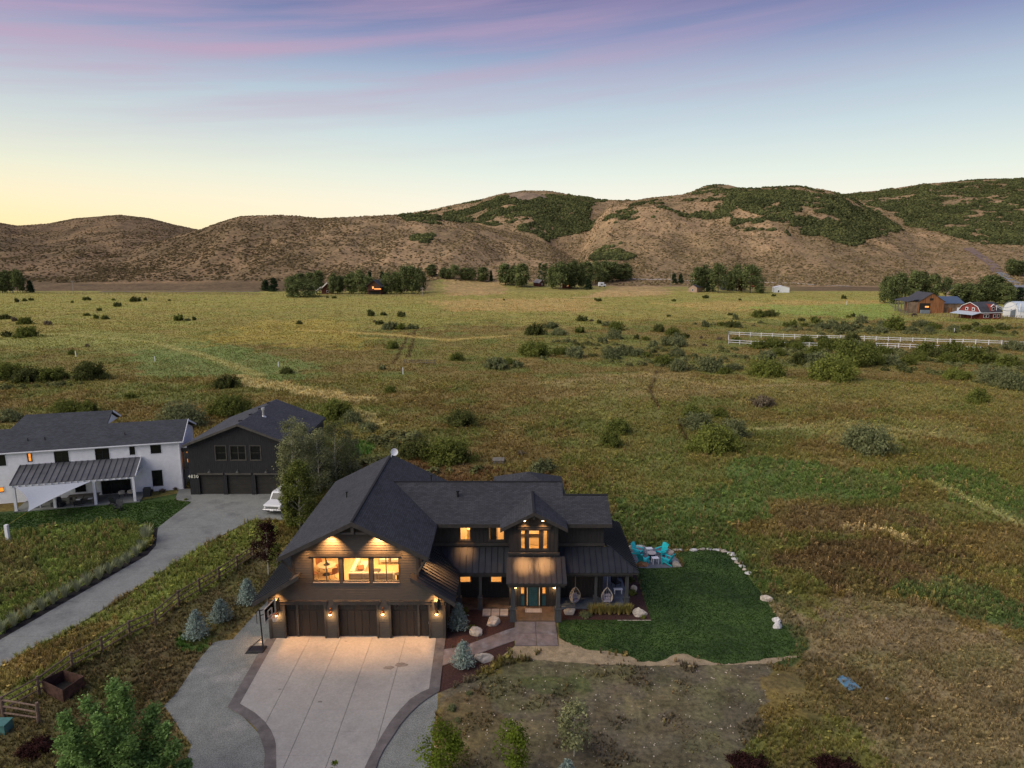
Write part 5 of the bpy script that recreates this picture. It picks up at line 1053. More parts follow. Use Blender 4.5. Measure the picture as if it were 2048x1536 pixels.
FPOP = tree_meshes(120, 1.0, .2, .08, 40, 1500, .026, F_T, ASPEN, 'tall'); FCON = [tree_meshes(130 + i, 1.0, .42, .04, 80, 2400, .032, F_C, TRUNK, 'cone') for i in range(2)]; FBU = tree_meshes(140, 1.0, 1.1, .02, 60, 3000, .04, F_T, TRUNK, 'round')
FARTREES = '''532,582,20,20,c;548,583,18,24,c;585,593,22,20,u;608,594,55,30,u;583,578,24,22,t;600,578,26,28,t;622,577,26,28,t;638,579,18,34,t;668,588,18,36,t;680,587,18,32,t;690,573,18,18,t;704,588,24,38,t;720,588,24,42,t;736,588,22,32,t;748,585,18,24,t;740,572,10,26,c;775,588,22,38,t;793,588,22,40,t;808,588,22,48,t;824,588,24,50,t;838,585,24,42,t;803,586,14,26,p;765,576,12,30,c;863,553,18,22,t;888,557,17,19,t;896,558,14,18,t;909,558,20,24,t;930,560,18,22,t;943,560,18,21,t;966,563,22,26,t;982,563,7,20,c;1011,570,26,38,t;1028,571,20,34,t;1044,574,30,42,t;1080,568,8,40,o;1086,573,8,42,o;1092,573,8,44,o;1104,577,20,40,t;1121,579,34,46,t;1140,577,22,46,t;1150,577,22,48,t;1162,577,16,46,t;1176,579,14,20,c;1172,570,26,42,t;1191,567,26,38,t;1211,565,30,38,t;1226,563,24,34,t;1240,562,24,30,t;1252,561,20,30,t;1348,567,10,18,c;1361,567,10,18,c;1394,583,24,44,t;1409,583,22,46,t;1420,584,14,40,c;1436,586,32,50,t;1458,582,18,36,t;1473,582,24,46,t;1484,584,14,26,p;1500,586,40,48,t;1520,587,16,18,t;1770,606,22,46,t;1783,608,22,50,t;1797,608,28,54,t;1827,597,26,50,t;1842,596,24,46,t;1865,597,24,44,t;1891,597,20,36,t;1915,607,28,36,t;1934,607,28,36,t;1955,608,30,36,t;1972,608,32,50,t;1990,608,30,50,t;2010,609,28,38,t;2037,604,18,26,c;2023,604,10,22,c;5,586,18,38,t;15,586,14,40,t;26,586,12,42,o;36,586,12,40,t;45,585,12,36,t;61,585,13,22,c;2030,552,26,28,t;2044,552,22,26,t;2020,545,16,24,t'''
TZ = lambda px: 'at the far left edge' if px < 100 else 'around the dark red far house' if px < 855 else 'in the loose row above the bare bank' if px < 995 else 'in the grove below the middle hill' if px < 1300 else 'around the pale gabled far house' if px < 1600 else 'beside the uphill asphalt road' if px > 2012 and False else 'around the ranch barns'
TN = dict(t=('cottonwood_tree', 'green cottonwood'), c=('conifer_tree', 'dark pointed conifer'), u=('willow_clump', 'broad low willow'), o=('poplar_tree', 'slim columnar poplar'), p=('plum_tree', 'purple leaved tree'))
rows = [r.split(',') for r in FARTREES.split(';')]; rows = [(float(a), float(b), float(c), float(d), e) for a, b, c, d, e in rows]; seen = {}
tz = lambda r: 'beside the uphill asphalt road' if r[1] < 556 and r[0] > 2000 else TZ(r[0])
for r in sorted(rows): seen.setdefault((tz(r), r[4]), []).append(r)
for i, r in enumerate(rows):
    px, py, w, h, ty = r; x, y, z = T(px, py); dist = y * CP + (CH - z) * SP; hh = h * dist / FPX / CP; ww = w * dist / FPX; L = seen[(tz(r), ty)]; k = L.index(r)
    nm, base_ = TN[ty]; lab = base_ + ' ' + tz(r) if len(L) == 1 else ORD[k] + ' from the left of the ' + base_ + 's ' + tz(r)
    ms = FT[i % 4] if ty == 't' else FCON[i % 2] if ty == 'c' else FPOP if ty == 'o' else FBU if ty == 'u' else FT[0]; w0 = {'t': (.72, .6, .82, .5)[i % 4], 'c': .42, 'o': .2, 'u': 1.1, 'p': .72}[ty]
    plant(nm, ms, lab, 'tree', x, y, z - .1, hh * 1.04, random.uniform(0, 6), 'distant trees at the foot of the hills', F_P if ty == 'p' else None, min(2.2, max(.55, ww / (hh * w0) * 1.05)))
# aspens between the two houses
for i, (px, py, top, w, sd_, lb) in enumerate(((590, 1034, 838, 2.6, 201, 'tall aspen with pale trunk beside the white pickup truck'), (612, 1010, 850, 2.6, 202, 'leafy aspen right behind the pickup, second of the clump'), (640, 985, 862, 3.0, 203, 'yellow-green aspen in the middle of the clump by the roof'),
                                   (672, 960, 848, 3.6, 204, 'airy aspen with forked white stems, rightmost of the clump'), (584, 1056, 950, 1.5, 205, 'small bushy aspen at the foot of the clump'), (600, 1060, 925, 2.6, 206, 'short dense aspen at the left garage roof edge'), (578, 990, 875, 2.0, 207, 'brown tinged aspen in front of the black garage doors'), (700, 950, 868, 2.6, 208, 'pale green aspen sapling at the right end of the clump'))):
    x, y = G(px, py); h_ = AtY(px, top, y)[1]; airy = i in (3, 7)
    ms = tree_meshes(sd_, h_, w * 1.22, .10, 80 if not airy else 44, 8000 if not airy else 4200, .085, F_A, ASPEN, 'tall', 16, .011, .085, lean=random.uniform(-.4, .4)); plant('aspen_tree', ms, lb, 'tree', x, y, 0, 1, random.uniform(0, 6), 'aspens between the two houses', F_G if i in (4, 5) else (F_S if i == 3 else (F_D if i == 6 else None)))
x, y = G(537, 1150); ms = tree_meshes(211, AtY(540, 1046, y)[1], 2.3, .35, 60, 4200, .07, F_P, ASPEN, 'round', 12, .012, .09); plant('purple_leaf_tree', ms, 'small dark purple leaved tree at the end of the rail fence', 'tree', x, y, 0)
x, y = G(556, 1160); ms = tree_meshes(212, 3.2, 1.2, .4, 30, 1000, .06, F_G, ASPEN, 'round', 8, .009, .1); plant('young_tree', ms, 'thin young tree beside the lean-to roof of the garage', 'tree', x, y, 0)
# blue spruces
def spruce(seed, h, w):
    rg = np.random.RandomState(seed); cs = []; ts = []; tb = MB().tube((0, 0, 0), (0, 0, h * .96), .07, .012, 7); outs = []; nl = int(h * 6.5)
    for i in range(nl):
        u = i / nl; R_ = w / 2 * (1 - u) ** .8 * rg.uniform(.88, 1.1) + .05; nb = int(7 + 12 * (1 - u)); z0 = h * (.05 + .92 * u)
        for j in range(nb):
            a = 6.283 * (j + rg.uniform(-.3, .3)) / nb + i; rr = R_ * rg.uniform(.8, 1.12); dz = rr * .30
            if i % 2 == 0 and j % 2 == 0: tb.tube((0, 0, z0), (rr * .85 * math.cos(a), rr * .85 * math.sin(a), z0 + dz * .7), .012, .004, 3, False)
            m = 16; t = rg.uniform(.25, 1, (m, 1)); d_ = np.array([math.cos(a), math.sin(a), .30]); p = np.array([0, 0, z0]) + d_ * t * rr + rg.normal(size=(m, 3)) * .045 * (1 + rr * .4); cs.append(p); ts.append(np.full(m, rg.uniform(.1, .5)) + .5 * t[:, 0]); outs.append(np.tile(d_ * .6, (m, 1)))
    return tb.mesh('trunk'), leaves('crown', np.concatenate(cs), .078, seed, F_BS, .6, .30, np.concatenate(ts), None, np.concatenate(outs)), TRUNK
for i, (px, py, top, wpx, lb) in enumerate(((388, 1284, 1217, 50, 'blue spruce nearest the road, leftmost of three along the gravel'), (437, 1250, 1197, 50, 'rounded blue spruce, middle one of three along the gravel'), (491, 1215, 1156, 44, 'blue spruce nearest the garage lean-to, last of three'),
                                    (915, 1266, 1203, 42, 'slim blue spruce between garage corner and porch'), (926, 1343, 1280, 52, 'stout blue spruce standing in the front mulch bed by the driveway'))):
    x, y = G(px, py); y += .5; h_ = AtY(px, top, y)[1]; plant('blue_spruce', spruce(300 + i, h_, wpx / FPX * (y * CP + 26 * SP) * 1.05), lb, 'tree', x, y, 0, 1, i, 'blue spruces round the garage')
x, y = 2.6, 31.8; plant('blue_spruce', spruce(306, AtY(1140, 1518, y)[1], 1.3), 'tip of a little blue spruce at the bottom edge', 'tree', x * 0 + AtY(1135, 1525, y)[0], y, 0)
# big leafy tree in the near left corner, saplings
yb = 30.5; xb, zb = AtY(235, 1480, yb); ht = AtY(230, 1352, yb)[1]
def leader_tree(seed, tips, size, n_each, lm):
    rg = np.random.RandomState(seed); tb = MB().tube((0, 0, 0), (0, 0, 1.2), .13, .1, 8); cs = []; ts = []; outs = []
    for (tx, ty, tz, wd) in tips:
        a = np.array([0, 0, .5]); e_ = np.array([tx, ty, tz]); prev = a
        for i in range(1, 7):
            t = i / 6; p = a + (e_ - a) * np.array([t ** .8, t ** .8, t]); tb.tube(prev, p, .07 * (1.1 - t), .07 * (1.0 - t) + .004, 5, False); prev = p
        K = 46
        for k in range(K):
            t = .16 + .84 * (k / K) ** .9; c0 = a + (e_ - a) * np.array([t ** .8, t ** .8, t]); r = wd * (1 - t) ** .55 * rg.uniform(.4, 1.0) + .06; an_ = rg.uniform(0, 6.283); c = c0 + np.array([math.cos(an_) * r, math.sin(an_) * r, .10 * r]); m = n_each // K
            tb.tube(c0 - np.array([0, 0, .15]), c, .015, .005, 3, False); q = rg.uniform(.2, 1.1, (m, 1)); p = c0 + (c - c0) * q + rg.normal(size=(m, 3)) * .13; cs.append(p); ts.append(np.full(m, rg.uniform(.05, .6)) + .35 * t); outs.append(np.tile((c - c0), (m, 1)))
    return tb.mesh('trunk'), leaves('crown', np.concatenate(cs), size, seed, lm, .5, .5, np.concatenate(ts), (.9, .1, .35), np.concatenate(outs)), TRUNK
tips = [(AtY(px, py, yb)[0] - xb, dy_, AtY(px, py, yb + dy_)[1], wd) for px, py, dy_, wd in ((210, 1362, .6, .9), (256, 1372, -.3, .8), (168, 1398, .2, 1.0), (135, 1430, -.4, .9), (118, 1478, .1, .9), (300, 1410, .4, 1.0), (335, 1450, .0, .9), (360, 1490, -.3, .8), (230, 1430, -1.2, 1.1), (180, 1470, -1.4, 1.0), (290, 1480, -1.3, 1.0), (150, 1520, -.9, .9), (330, 1530, -.9, .9), (374, 1528, .1, .7))]
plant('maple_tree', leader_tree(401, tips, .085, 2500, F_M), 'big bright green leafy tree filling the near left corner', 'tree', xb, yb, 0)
for px, top, yb, w, sd_, lm, tm, lb, cn, nn_ in ((882, 1458, 32.0, 2.5, 411, F_Y, TRUNK, 'bright green sapling at the end of the right gravel strip', 40, 2600), (1028, 1448, 32.2, 2.0, 412, F_Y, TRUNK, 'bushy lime sapling on the bare ground left of the staked tree', 34, 1700), (1150, 1402, 34.0, 1.9, 413, F_A, ASPEN, 'slender young tree with pale stem on the bare ground', 44, 1900), (668, 1524, 31.0, .8, 414, F_Y, TRUNK, 'twig tip poking up over the driveway at the bottom edge', 12, 240)):
    x, h_ = AtY(px, top, yb); ms = tree_meshes(sd_, h_, w, .25, cn, nn_, .075, lm, tm, 'tall', 10, .010, .09); plant('sapling', ms, lb, 'tree', x, yb, 0, 1, 0, 'young trees in the foreground')
for px, py, w, lm, lb in ((1485, 1536, 2.4, F_P, 'dark purple shrub at the bottom edge right of centre'), (1660, 1545, 2.6, F_P, 'second dark purple shrub at the bottom edge, further right'), (70, 1500, 2.2, F_P, 'dark reddish shrub beside the pale rock at bottom left')):
    x, y = G(px, py); o = share('dark_shrub', BM[1], None, (x, y, 0), 1, (w / 2, w / 2, w * .4), lm); tag(o, lb, 'shrub')
for px, py, w, ty, lb in ((930, 1225, 1.0, 'd', 'dark rounded shrub between the slim spruce and left porch'), (944, 1258, .75, 'l', 'small yellow-green shrub beside the slim spruce'), (905, 1418, .7, 's', 'cream flowering shrub by the right gravel strip'), (938, 1388, .5, 's', 'small cream flowering plant above the gravel strip shrub'), (915, 1443, .5, 's', 'pale flowering plant below the gravel strip shrub'), (1170, 1232, 1.0, 's', 'low grey perennial between the two porch bed boulders'),
                       (1262, 1190, 1.1, 'g', 'green grassy shrub outside the corner porch post'), (1258, 1162, 1.0, 'd', 'shrub at the far end of the side porch bed'), (1288, 1236, .5, 'l', 'tiny green plant at the bed corner by the boulder'), (372, 1000, .5, 'l', 'small golden shrub at the black garage corner'), (302, 984, .9, 'b', 'dry grass clump under the white house window'), (325, 984, .9, 'b', 'dry grass clump right of the lower white house window'), (350, 979, .8, 'b', 'dry grass clump at the white house corner')):
    x, y = G(px, py); o = share('garden_shrub', BM[3], None, (x, y, .02), px, (w / 2, w / 2, w * .5), FM[ty]); tag(o, lb, 'shrub')
# ornamental grasses along the porch bed and the neighbour's mulch strip
def grassclump(seed, n=110, lm=None):
    rg = np.random.RandomState(seed); mb = MB(); tn = []
    for i in range(n):
        a = rg.uniform(0, 6.283); l = rg.uniform(.6, 1.0); sp = rg.uniform(.1, .55); b = np.array([math.cos(a) * .12, math.sin(a) * .12, 0]); c = b + np.array([math.cos(a) * sp * .6, math.sin(a) * sp * .6, l * .7]); d = b + np.array([math.cos(a) * sp * 1.1, math.sin(a) * sp * 1.1, l]); s = np.array([-math.sin(a), math.cos(a), 0]) * .018
        mb.add([b - s, b + s, c + s, c - s, d], [(0, 1, 2, 3), (3, 2, 4)]); t0 = rg.uniform(0, 1); tn += [t0 * .4 + .6, t0 * .4 + .6, t0 * .5, t0 * .5, t0 * .6]
    me = mb.mesh('blades', flip=False); at = me.attributes.new('tint', 'FLOAT', 'POINT'); at.data.foreach_set('value', tn); me.materials.append(lm); return me
F_OG = foliage('ornamental_grass_blades', lin(70, 76, 36, 1.4), lin(170, 150, 92, 1.4)); F_SG = foliage('silver_grass_blades', lin(98, 106, 84, 1.5), lin(150, 152, 120, 1.5))
gm = [grassclump(1, lm=F_OG), grassclump(2, lm=F_SG)]
for i in range(9):
    px = 1182 + i * 9.3; x, y = G(px, 1229 - (i % 2) * 2); o = share('ornamental_grass', gm[0], None, (x, y, .02), i, (.8, .8, .85)); tag(o, ORD[i] + ' ornamental grass clump from the left in front of the egg chairs', 'grass clump', 'grass clumps before the right porch')
L0 = [(293, 1078), (285, 1096), (273, 1108), (256, 1122), (240, 1132), (219, 1143), (199, 1154), (176, 1166), (155, 1178), (131, 1190), (107, 1203), (85, 1216), (57, 1232), (28, 1248), (3, 1262)]
for i, (px, py) in enumerate(L0):
    x, y = G(px, py + 4); s = 1.5 if i == 0 else 1.0; o = share('silver_grass', gm[1], None, (x, y, .02), i, (s, s, s * 1.1)); tag(o, ORD[i] + ' silvery grass clump from the top along the neighbour driveway edge', 'grass clump', 'grass clumps in the black mulch strip')
for px, py in ((977, 1257), (988, 1254), (1013, 1250), (972, 1262), (1010, 1290), (992, 1300)):
    pass
# ------------------------------------------------------------------ fences
def rail_fence(name, lab, pts, hp, rails, pw, m, rm=None, rr=.06, group=None, flat=False):
    x0, y0, z0 = pts[0]; t = thing(name, lab, 'fence', (x0, y0, z0), 0, group)
    for i, (x, y, z) in enumerate(pts):
        l = (x - x0, y - y0, z - z0)
        if flat: MB().box(l[0] - pw, l[1] - pw, l[2], l[0] + pw, l[1] + pw, l[2] + hp).obj('post', m, t)
        else: MB().tube(l, (l[0] + random.uniform(-.03, .03), l[1], l[2] + hp), pw, pw * .9, 8).obj('post', m, t)
        if i:
            for r in rails:
                a = (q[0], q[1] - .0, q[2] + r + random.uniform(-.02, .02) * (not flat)); b = (l[0], l[1], l[2] + r + random.uniform(-.02, .02) * (not flat))
                (MB().bar(a, b, .04, .14) if flat else MB().tube(a, b, rr, rr * .8, 6)).obj('rail', rm or m, t)
        q = l
    return t
FP = [G(*p) for p in [(3, 1432), (79, 1390), (146, 1340), (205, 1308), (260, 1275), (312, 1251), (358, 1212), (400, 1187), (439, 1163), (475, 1139), (507, 1118)]]
rail_fence('split_rail_fence', 'long weathered split rail fence running up beside the driveway verge', [(x, y, 0) for x, y in FP], 1.28, (.35, .75, 1.15), .09, WOODR)
a, b = G(3, 1432), G(78, 1447); rail_fence('split_rail_fence', 'short three rail fence section turning the near left corner', [(a[0] + .25, a[1] - .15, 0), (b[0], b[1], 0)], 1.35, (.35, .75, 1.15), .10, WOODR, rr=.06)
def fline(p, q, n, z=None):
    a = T(*p); b = T(*q); return [(a[0] + (b[0] - a[0]) * i / n, a[1] + (b[1] - a[1]) * i / n, float(height(a[0] + (b[0] - a[0]) * i / n, a[1] + (b[1] - a[1]) * i / n)) - .05) for i in range(n + 1)]
VW = mat('white_vinyl', (.72, .72, .74), .5, .04, 3)
rail_fence('white_rail_fence', 'farther of the two long white rail fences across the right meadow', fline((1457, 672), (2110, 694), 27), 1.55, (.75, 1.3), .08, VW, flat=True)
rail_fence('white_rail_fence', 'nearer white rail fence half hidden by the willow shrubs', fline((1457, 688), (1790, 700), 14) , 1.4, (.6, 1.2), .08, VW, flat=True)
rail_fence('white_rail_fence', 'short white rail fence stretch among the willows at right', fline((1752, 695), (1960, 703), 9), 1.4, (.6, 1.2), .08, VW, flat=True)
rail_fence('white_rail_fence', 'left end piece joining the two white rail fences', fline((1457, 672), (1457, 688), 2), 1.5, (.7, 1.25), .08, VW, flat=True)
rail_fence('pasture_fence', 'small grey rail fence alone in the middle meadow', fline((809, 728), (869, 729), 4), 1.2, (.5, 1.0), .07, GRW)
rail_fence('corral_fence', 'grey wooden corral rails before the brown barns', fline((1800, 632), (2060, 640), 30), 1.5, (.5, .95, 1.4), .09, WOODR, group='far wooden fences')
rail_fence('corral_fence', 'grey wooden rails slanting left of the brown barn', fline((1778, 610), (1812, 630), 8), 1.5, (.5, .95, 1.4), .09, GRW, group='far wooden fences')
rail_fence('pasture_fence', 'long thin rail fence along the far left meadow edge', fline((70, 588), (520, 590), 60), 1.3, (.6, 1.1), .07, WOODR, group='far wooden fences')
rail_fence('pasture_fence', 'thin rail fence before the dark red far house', fline((640, 593), (870, 593), 30), 1.3, (.6, 1.1), .07, WOODR, group='far wooden fences')
for px, py, h_, lb in ((152, 714, 1.5, 'white marker stake left of the open meadow by a dark shrub'), (310, 723, 1.3, 'white marker stake in the wet green patch'), (557, 735, 1.4, 'white marker stake beside the small dark shrub'), (806, 749, 1.6, 'white marker stake below the little grey fence'), (1693, 610, 2.2, 'white post at the far edge of the right field'), (1908, 666, 1.6, 'white marker stake beyond the white rail fence')):
    x, y, z = T(px, py); o = MB().box(-.08, -.04, 0, .08, .04, h_).box(-.085, -.045, h_ * .8, .085, .045, h_ * .86).obj('marker_stake', WHITE, loc=(x, y, z - .05)); tag(o, lb, 'stake')
for px, py, top, lb in ((147, 587, 561, 'pale utility pole left, at the foot of the left hill'), (845, 592, 574, 'grey utility pole right of the dark red far house'), (1557, 578, 548, 'utility pole just behind the white metal shed'), (1342, 572, 545, 'utility pole on the road below the middle hill')):
    x, y, z = T(px, py); d_ = y * CP + 24 * SP; h_ = (py - top) * d_ / FPX; t = thing('utility_pole', lb, 'utility pole', (x, y, z)); MB().tube((0, 0, 0), (0, 0, h_), .16, .11, 8).obj('pole', mat('pale_pole_wood', (.35, .31, .27)), t); MB().box(-1.0, -.08, h_ - .9, 1.0, .08, h_ - .72).obj('crossarm', MATS['pale_pole_wood'], t)
# ------------------------------------------------------------------ stones
import bmesh
def rock(seed, sx, sy, sz, m, cuts=7):
    rg = np.random.RandomState(seed); bm = bmesh.new(); bmesh.ops.create_icosphere(bm, subdivisions=3, radius=1)
    dirs = [Vector(rg.normal(size=3)).normalized() for _ in range(cuts)]
    for v in bm.verts:
        for d_ in dirs:
            k = v.co.dot(d_) - .62
            if k > 0: v.co -= d_ * k * .92
        v.co *= 1 + .05 * rg.normal()
        v.co = Vector((v.co.x * sx, v.co.y * sy, v.co.z * sz))
    me = bpy.data.meshes.new('rock'); bm.to_mesh(me); bm.free(); me.materials.append(m); return me
STR = mat('rusty_brown_stone', (.22, .11, .055), .9, .4, 2.5, .5)
for i, (px, py, w, h_, m, lb) in enumerate(((1139, 1231, 26, 17, STONE, 'rounded pale boulder in mulch right of the entry post'), (1281, 1234, 28, 19, STONE, 'split tan and grey boulder at the corner of the porch bed'), (986, 1252, 32, 18, STONE, 'pale flat-topped boulder in front of the square pavers'), (953, 1272, 27, 22, STONE, 'pale block boulder beside the slim spruce'), (966, 1326, 36, 18, STONE, 'tan boulder right of the stout spruce'),
                      (1268, 1185, 13, 18, STONE, 'narrow upright stone beside the corner porch post'), (1535, 1204, 24, 16, STONE, 'white and tan boulder at the right lawn edge'), (1554, 1246, 18, 14, STONEG, 'white boulder at lawn edge, the upper of a touching pair'), (1557, 1258, 20, 14, STONEG, 'white boulder at lawn edge, the lower of a touching pair'), (1337, 1110, 24, 16, STONE, 'big boulder behind the right side of the fire pit patio'),
                      (1354, 1135, 24, 12, STONE, 'boulder at the right front corner of the fire pit patio'), (1284, 1134, 26, 12, STR, 'rusty brown slab stone at the left front of the patio'), (1262, 1102, 14, 12, STONE, 'stone at the back left corner of the patio'), (1282, 1096, 18, 6, STONEG, 'flat stone behind the left teal chair'), (88, 1496, 16, 16, STONE, 'round pale rock beside the near left tree'), (1775, 1400, 9, 5, STONEG, 'small white rock in the dry grass below the utility lid'), (520, 1286, 7, 4, STONE, 'small stone on the driveway border by the garage corner'), (908, 926 + 300, 5, 4, STONE, 'tiny stone in mulch by the garage corner'))):
    x, y = G(px, py); sc_ = (y * CP + CH * SP) / FPX; a = w / 2 * sc_; z_ = h_ * sc_ * .62; y += a * .55
    o = bpy.data.objects.new('boulder', rock(500 + i, a * 1.08, a * .8, z_, m)); link(o); o.location = (x, y, z_ * .35); o.rotation_euler = (0, 0, 0); tag(o, lb, 'boulder')
EDG = [(1352, 1102, 14), (1361, 1102, 10), (1385, 1101, 18), (1404, 1100, 15), (1419, 1100, 11), (1434, 1101, 17), (1449, 1104, 13), (1463, 1110, 19), (1470, 1119, 14), (1477, 1126, 15), (1484, 1134, 13), (1497, 1148, 14), (1489, 1141, 8)]
es = thing('stone_edging', 'low row of flat white stones edging the back of the lawn', 'stone edging', (*G(1420, 1101), 0))
for i, (px, py, w) in enumerate(EDG):
    x, y = G(px, py); sc_ = (y * CP + CH * SP) / FPX; o = bpy.data.objects.new('stone', rock(600 + i, w * .56 * sc_, w * (.34 if i < 6 else .5) * sc_, .13, STONEG if i % 3 else STONE, 5)); link(o, es); o.location = (x - es.location.x, y - es.location.y, .08); o.rotation_euler = (0, 0, -.5 if i > 6 else 0)
# ------------------------------------------------------------------ fire pit corner
TQ = mat('turquoise_plastic', (.015, .52, .56), .5, .08, 3)
xc, yc = G(1303, 1118)
t = thing('fire_pit_table', 'round fire pit table with pale top and dark drum base', 'fire pit', (xc, yc, .03)); MB().lathe([(.001, .6), (.38, .6), (.40, .57), (.40, .52), (.3, .5)], n=24).obj('table_top', mat('pale_stone_top', (.42, .38, .38)), t); MB().lathe([(.001, 0), (.3, 0), (.3, .5)], n=20).obj('drum_base', mat('navy_drum', (.03, .035, .07)), t)
for px, py, lb in ((1298, 1108, 'white slatted side table behind the fire pit'), (1310, 1127, 'white side table in front of the fire pit')):
    x, y = G(px, py); t = thing('side_table', lb, 'table', (x, y, .03), R(8), 'white side tables round the fire pit')
    for k in range(4): MB().box(-.29, -.24 + k * .125, .5, .29, -.13 + k * .125, .53).obj('table_slat', WHITE, t)
    for a in (-.26, .22):
        for b in (-.22, .2): MB().box(a, b, 0, a + .045, b + .045, .5).obj('leg', WHITE, t)
for px, py, lb in ((1276, 1110, 'teal chair at the back left of the fire pit'), (1322, 1111, 'teal chair at the back right of the fire pit'), (1286, 1127, 'teal chair at the front left of the fire pit, seen from behind'), (1334, 1128, 'teal chair at the front right of the fire pit, seen from behind')):
    x, y = G(px, py); adirondack('garden_chair', lb, x, y, .03, math.atan2(yc - y, xc - x) + R(90), TQ, 'teal slatted chairs round the fire pit', 1.05)
# ------------------------------------------------------------------ basketball hoop, planter box, boxes, pickup
x, y = G(527, 1301); t = thing('basketball_hoop', 'portable basketball hoop beside the left garage lantern', 'basketball hoop', (x, y, 0))
MB().hexa([(-1.15, -.45, 0), (.15, -.45, 0), (.15, .45, 0), (-1.15, .45, 0), (-1.0, -.38, .16), (.1, -.38, .16), (.1, .38, .16), (-1.0, .38, .16)]).obj('base', BLACKM, t, bevel=.03)
MB().tube((0, 0, .1), (-.08, 0, 3.0), .05).obj('pole', BLACKM, t); MB().bar((-.9, -.2, .18), (0, 0, 1.0), .03).bar((-.9, .2, .18), (0, 0, 1.0), .03).bar((-.08, 0, 2.95), (.45, .1, 3.05), .05).bar((-.06, 0, 2.6), (.45, .1, 2.7), .05).bar((-.3, 0, 2.0), (-.3, 0, 2.9), .04).bar((-.3, 0, 2.9), (-.05, 0, 3.0), .04).obj('arm', BLACKM, t)
bb = MB().hexa([(.50, -.75, 2.45), (.53, -.75, 2.45), (.75, .75, 2.45), (.72, .75, 2.45), (.50, -.75, 3.4), (.53, -.75, 3.4), (.75, .75, 3.4), (.72, .75, 3.4)]).obj('backboard', GLASS, t)
bf = MB(); P4 = [(.52, -.76, 2.43), (.74, .76, 2.43), (.74, .76, 3.42), (.52, -.76, 3.42)]
for k in range(4): bf.bar(P4[k], P4[(k + 1) % 4], .05)
for p_, q_ in (((.60, -.25, 2.6), (.60, -.25, 3.05)), ((.68, .25, 2.6), (.68, .25, 3.05)), ((.60, -.25, 3.05), (.68, .25, 3.05)), ((.60, -.25, 2.6), (.68, .25, 2.6))): bf.bar(p_, q_, .04)
bf.obj('board_frame', mat('grey_frame', (.35, .33, .32)), t)
rg_ = MB(); c0 = Vector((.93, -.05, 2.62)); P_ = [c0 + Vector((math.cos(a * .5236) * .23, math.sin(a * .5236) * .23, 0)) for a in range(13)]; rg_.path(P_, .018).obj('rim', mat('orange_rim', (.5, .09, .03)), t)
nn2 = MB(); 
for a in range(12): nn2.tube(P_[a], c0 + (P_[(a + 1) % 12] - c0) * .5 + Vector((0, 0, -.42)), .008, n=3); nn2.tube(P_[a], c0 + (P_[a - 1] - c0) * .5 + Vector((0, 0, -.42)), .008, n=3)
nn2.obj('net', WHITE, t)
RU = mat('rusty_steel', (.060, .030, .022), .9, .4, 3, .3)
q = [G(83, 1360, .84), G(125, 1380, .84), G(167, 1352, .84), G(126, 1340, .84)]; q = [(a, b) for a, b in q]; x0, y0 = q[1]; t = thing('steel_planter', 'open rusty steel box standing against the rail fence', 'planter', (x0, y0, 0))
for k in range(4): 
    a, b = q[k], q[(k + 1) % 4]; MB().bar((a[0] - x0, a[1] - y0, .42), (b[0] - x0, b[1] - y0, .42), .04, .84).obj('side_plate', RU, t)
MB().prism([(a - x0, b - y0, .12) for a, b in q], (0, 0, -.1)).obj('soil', mat('dark_soil', (.02, .018, .016)), t)
x, y = G(4, 1462); t = thing('utility_box', 'green metal utility box cut by the left picture edge', 'utility box', (x, y, 0)); MB().box(-.5, -.35, 0, .42, .35, .55).obj('cabinet', mat('green_utility_paint', (.06, .16, .15)), t); MB().box(-.53, -.38, .551, .45, .38, .6).obj('lid', MATS['green_utility_paint'], t)
x, y = G(1697, 1369); t = thing('vault_cover', 'blue ground vault lid in the dry grass at right', 'vault lid', (x, y, 0), R(12))
LB = mat('blue_lid', (.10, .22, .33), .5, .06, 3)
for k in (0, 1): MB().box(-.42, -.62 + k * .63, 0, .42, -.01 + k * .62, .12).obj('lid_panel', LB, t, bevel=.02)
MB().box(-.15, .66, 0, .2, .82, .1).obj('lid_tab', LB, t, bevel=.02)
x, y = G(997, 924); o = MB().box(-.7, -.7, 0, .7, .7, .35).box(-.75, -.75, .351, .75, .75, .42).obj('concrete_vault', GRW, loc=(x, y, 0)); tag(o, 'square concrete block in the meadow behind the charcoal house', 'concrete block')
x, y = G(366, 974); t = thing('flower_pot', 'white round pot with dry reddish plant by the glass link', 'plant pot', (x, y, .03)); MB().lathe([(.001, 0), (.26, 0), (.34, .25), (.34, .6), (.30, .6), (.30, .5), (.001, .5)], n=16).obj('pot', WHITE, t); share('pot_plant', BMS[0], t, (0, 0, .5), 0, (.35, .35, .5), F_B)
WC = mat('white_car_paint', (.68, .69, .72), .3, .03, 3, spec=.5); CH_ = mat('chrome_trim', (.5, .5, .52), .25, metal=.8)
x, y = G(545, 1030); t = thing('pickup_truck', 'boxy old white pickup parked by the aspens, nose to the camera', 'truck', (x, y, .05), R(-8))
def sec(mb, pr, x0=-.95, x1=.95): mb.prism([(x0, a, b) for a, b in pr], (x1 - x0, 0, 0)); return mb
sec(MB(), [(0, .45), (0, .95), (.05, 1.02), (1.45, 1.12), (1.45, .45)]).obj('hood', WC, t, bevel=.04)
sec(MB(), [(1.46, .45), (1.46, 1.12), (1.95, 1.68), (2.1, 1.74), (4.4, 1.74), (4.6, 1.1), (5.0, 1.05), (5.0, .45)]).obj('cab', WC, t, bevel=.04)
MB().prism([(-.80, 1.44, 1.15), (.80, 1.44, 1.15), (.74, 1.88, 1.64), (-.74, 1.88, 1.64)], (0, -.02, .02)).obj('windshield', DGLASS, t)
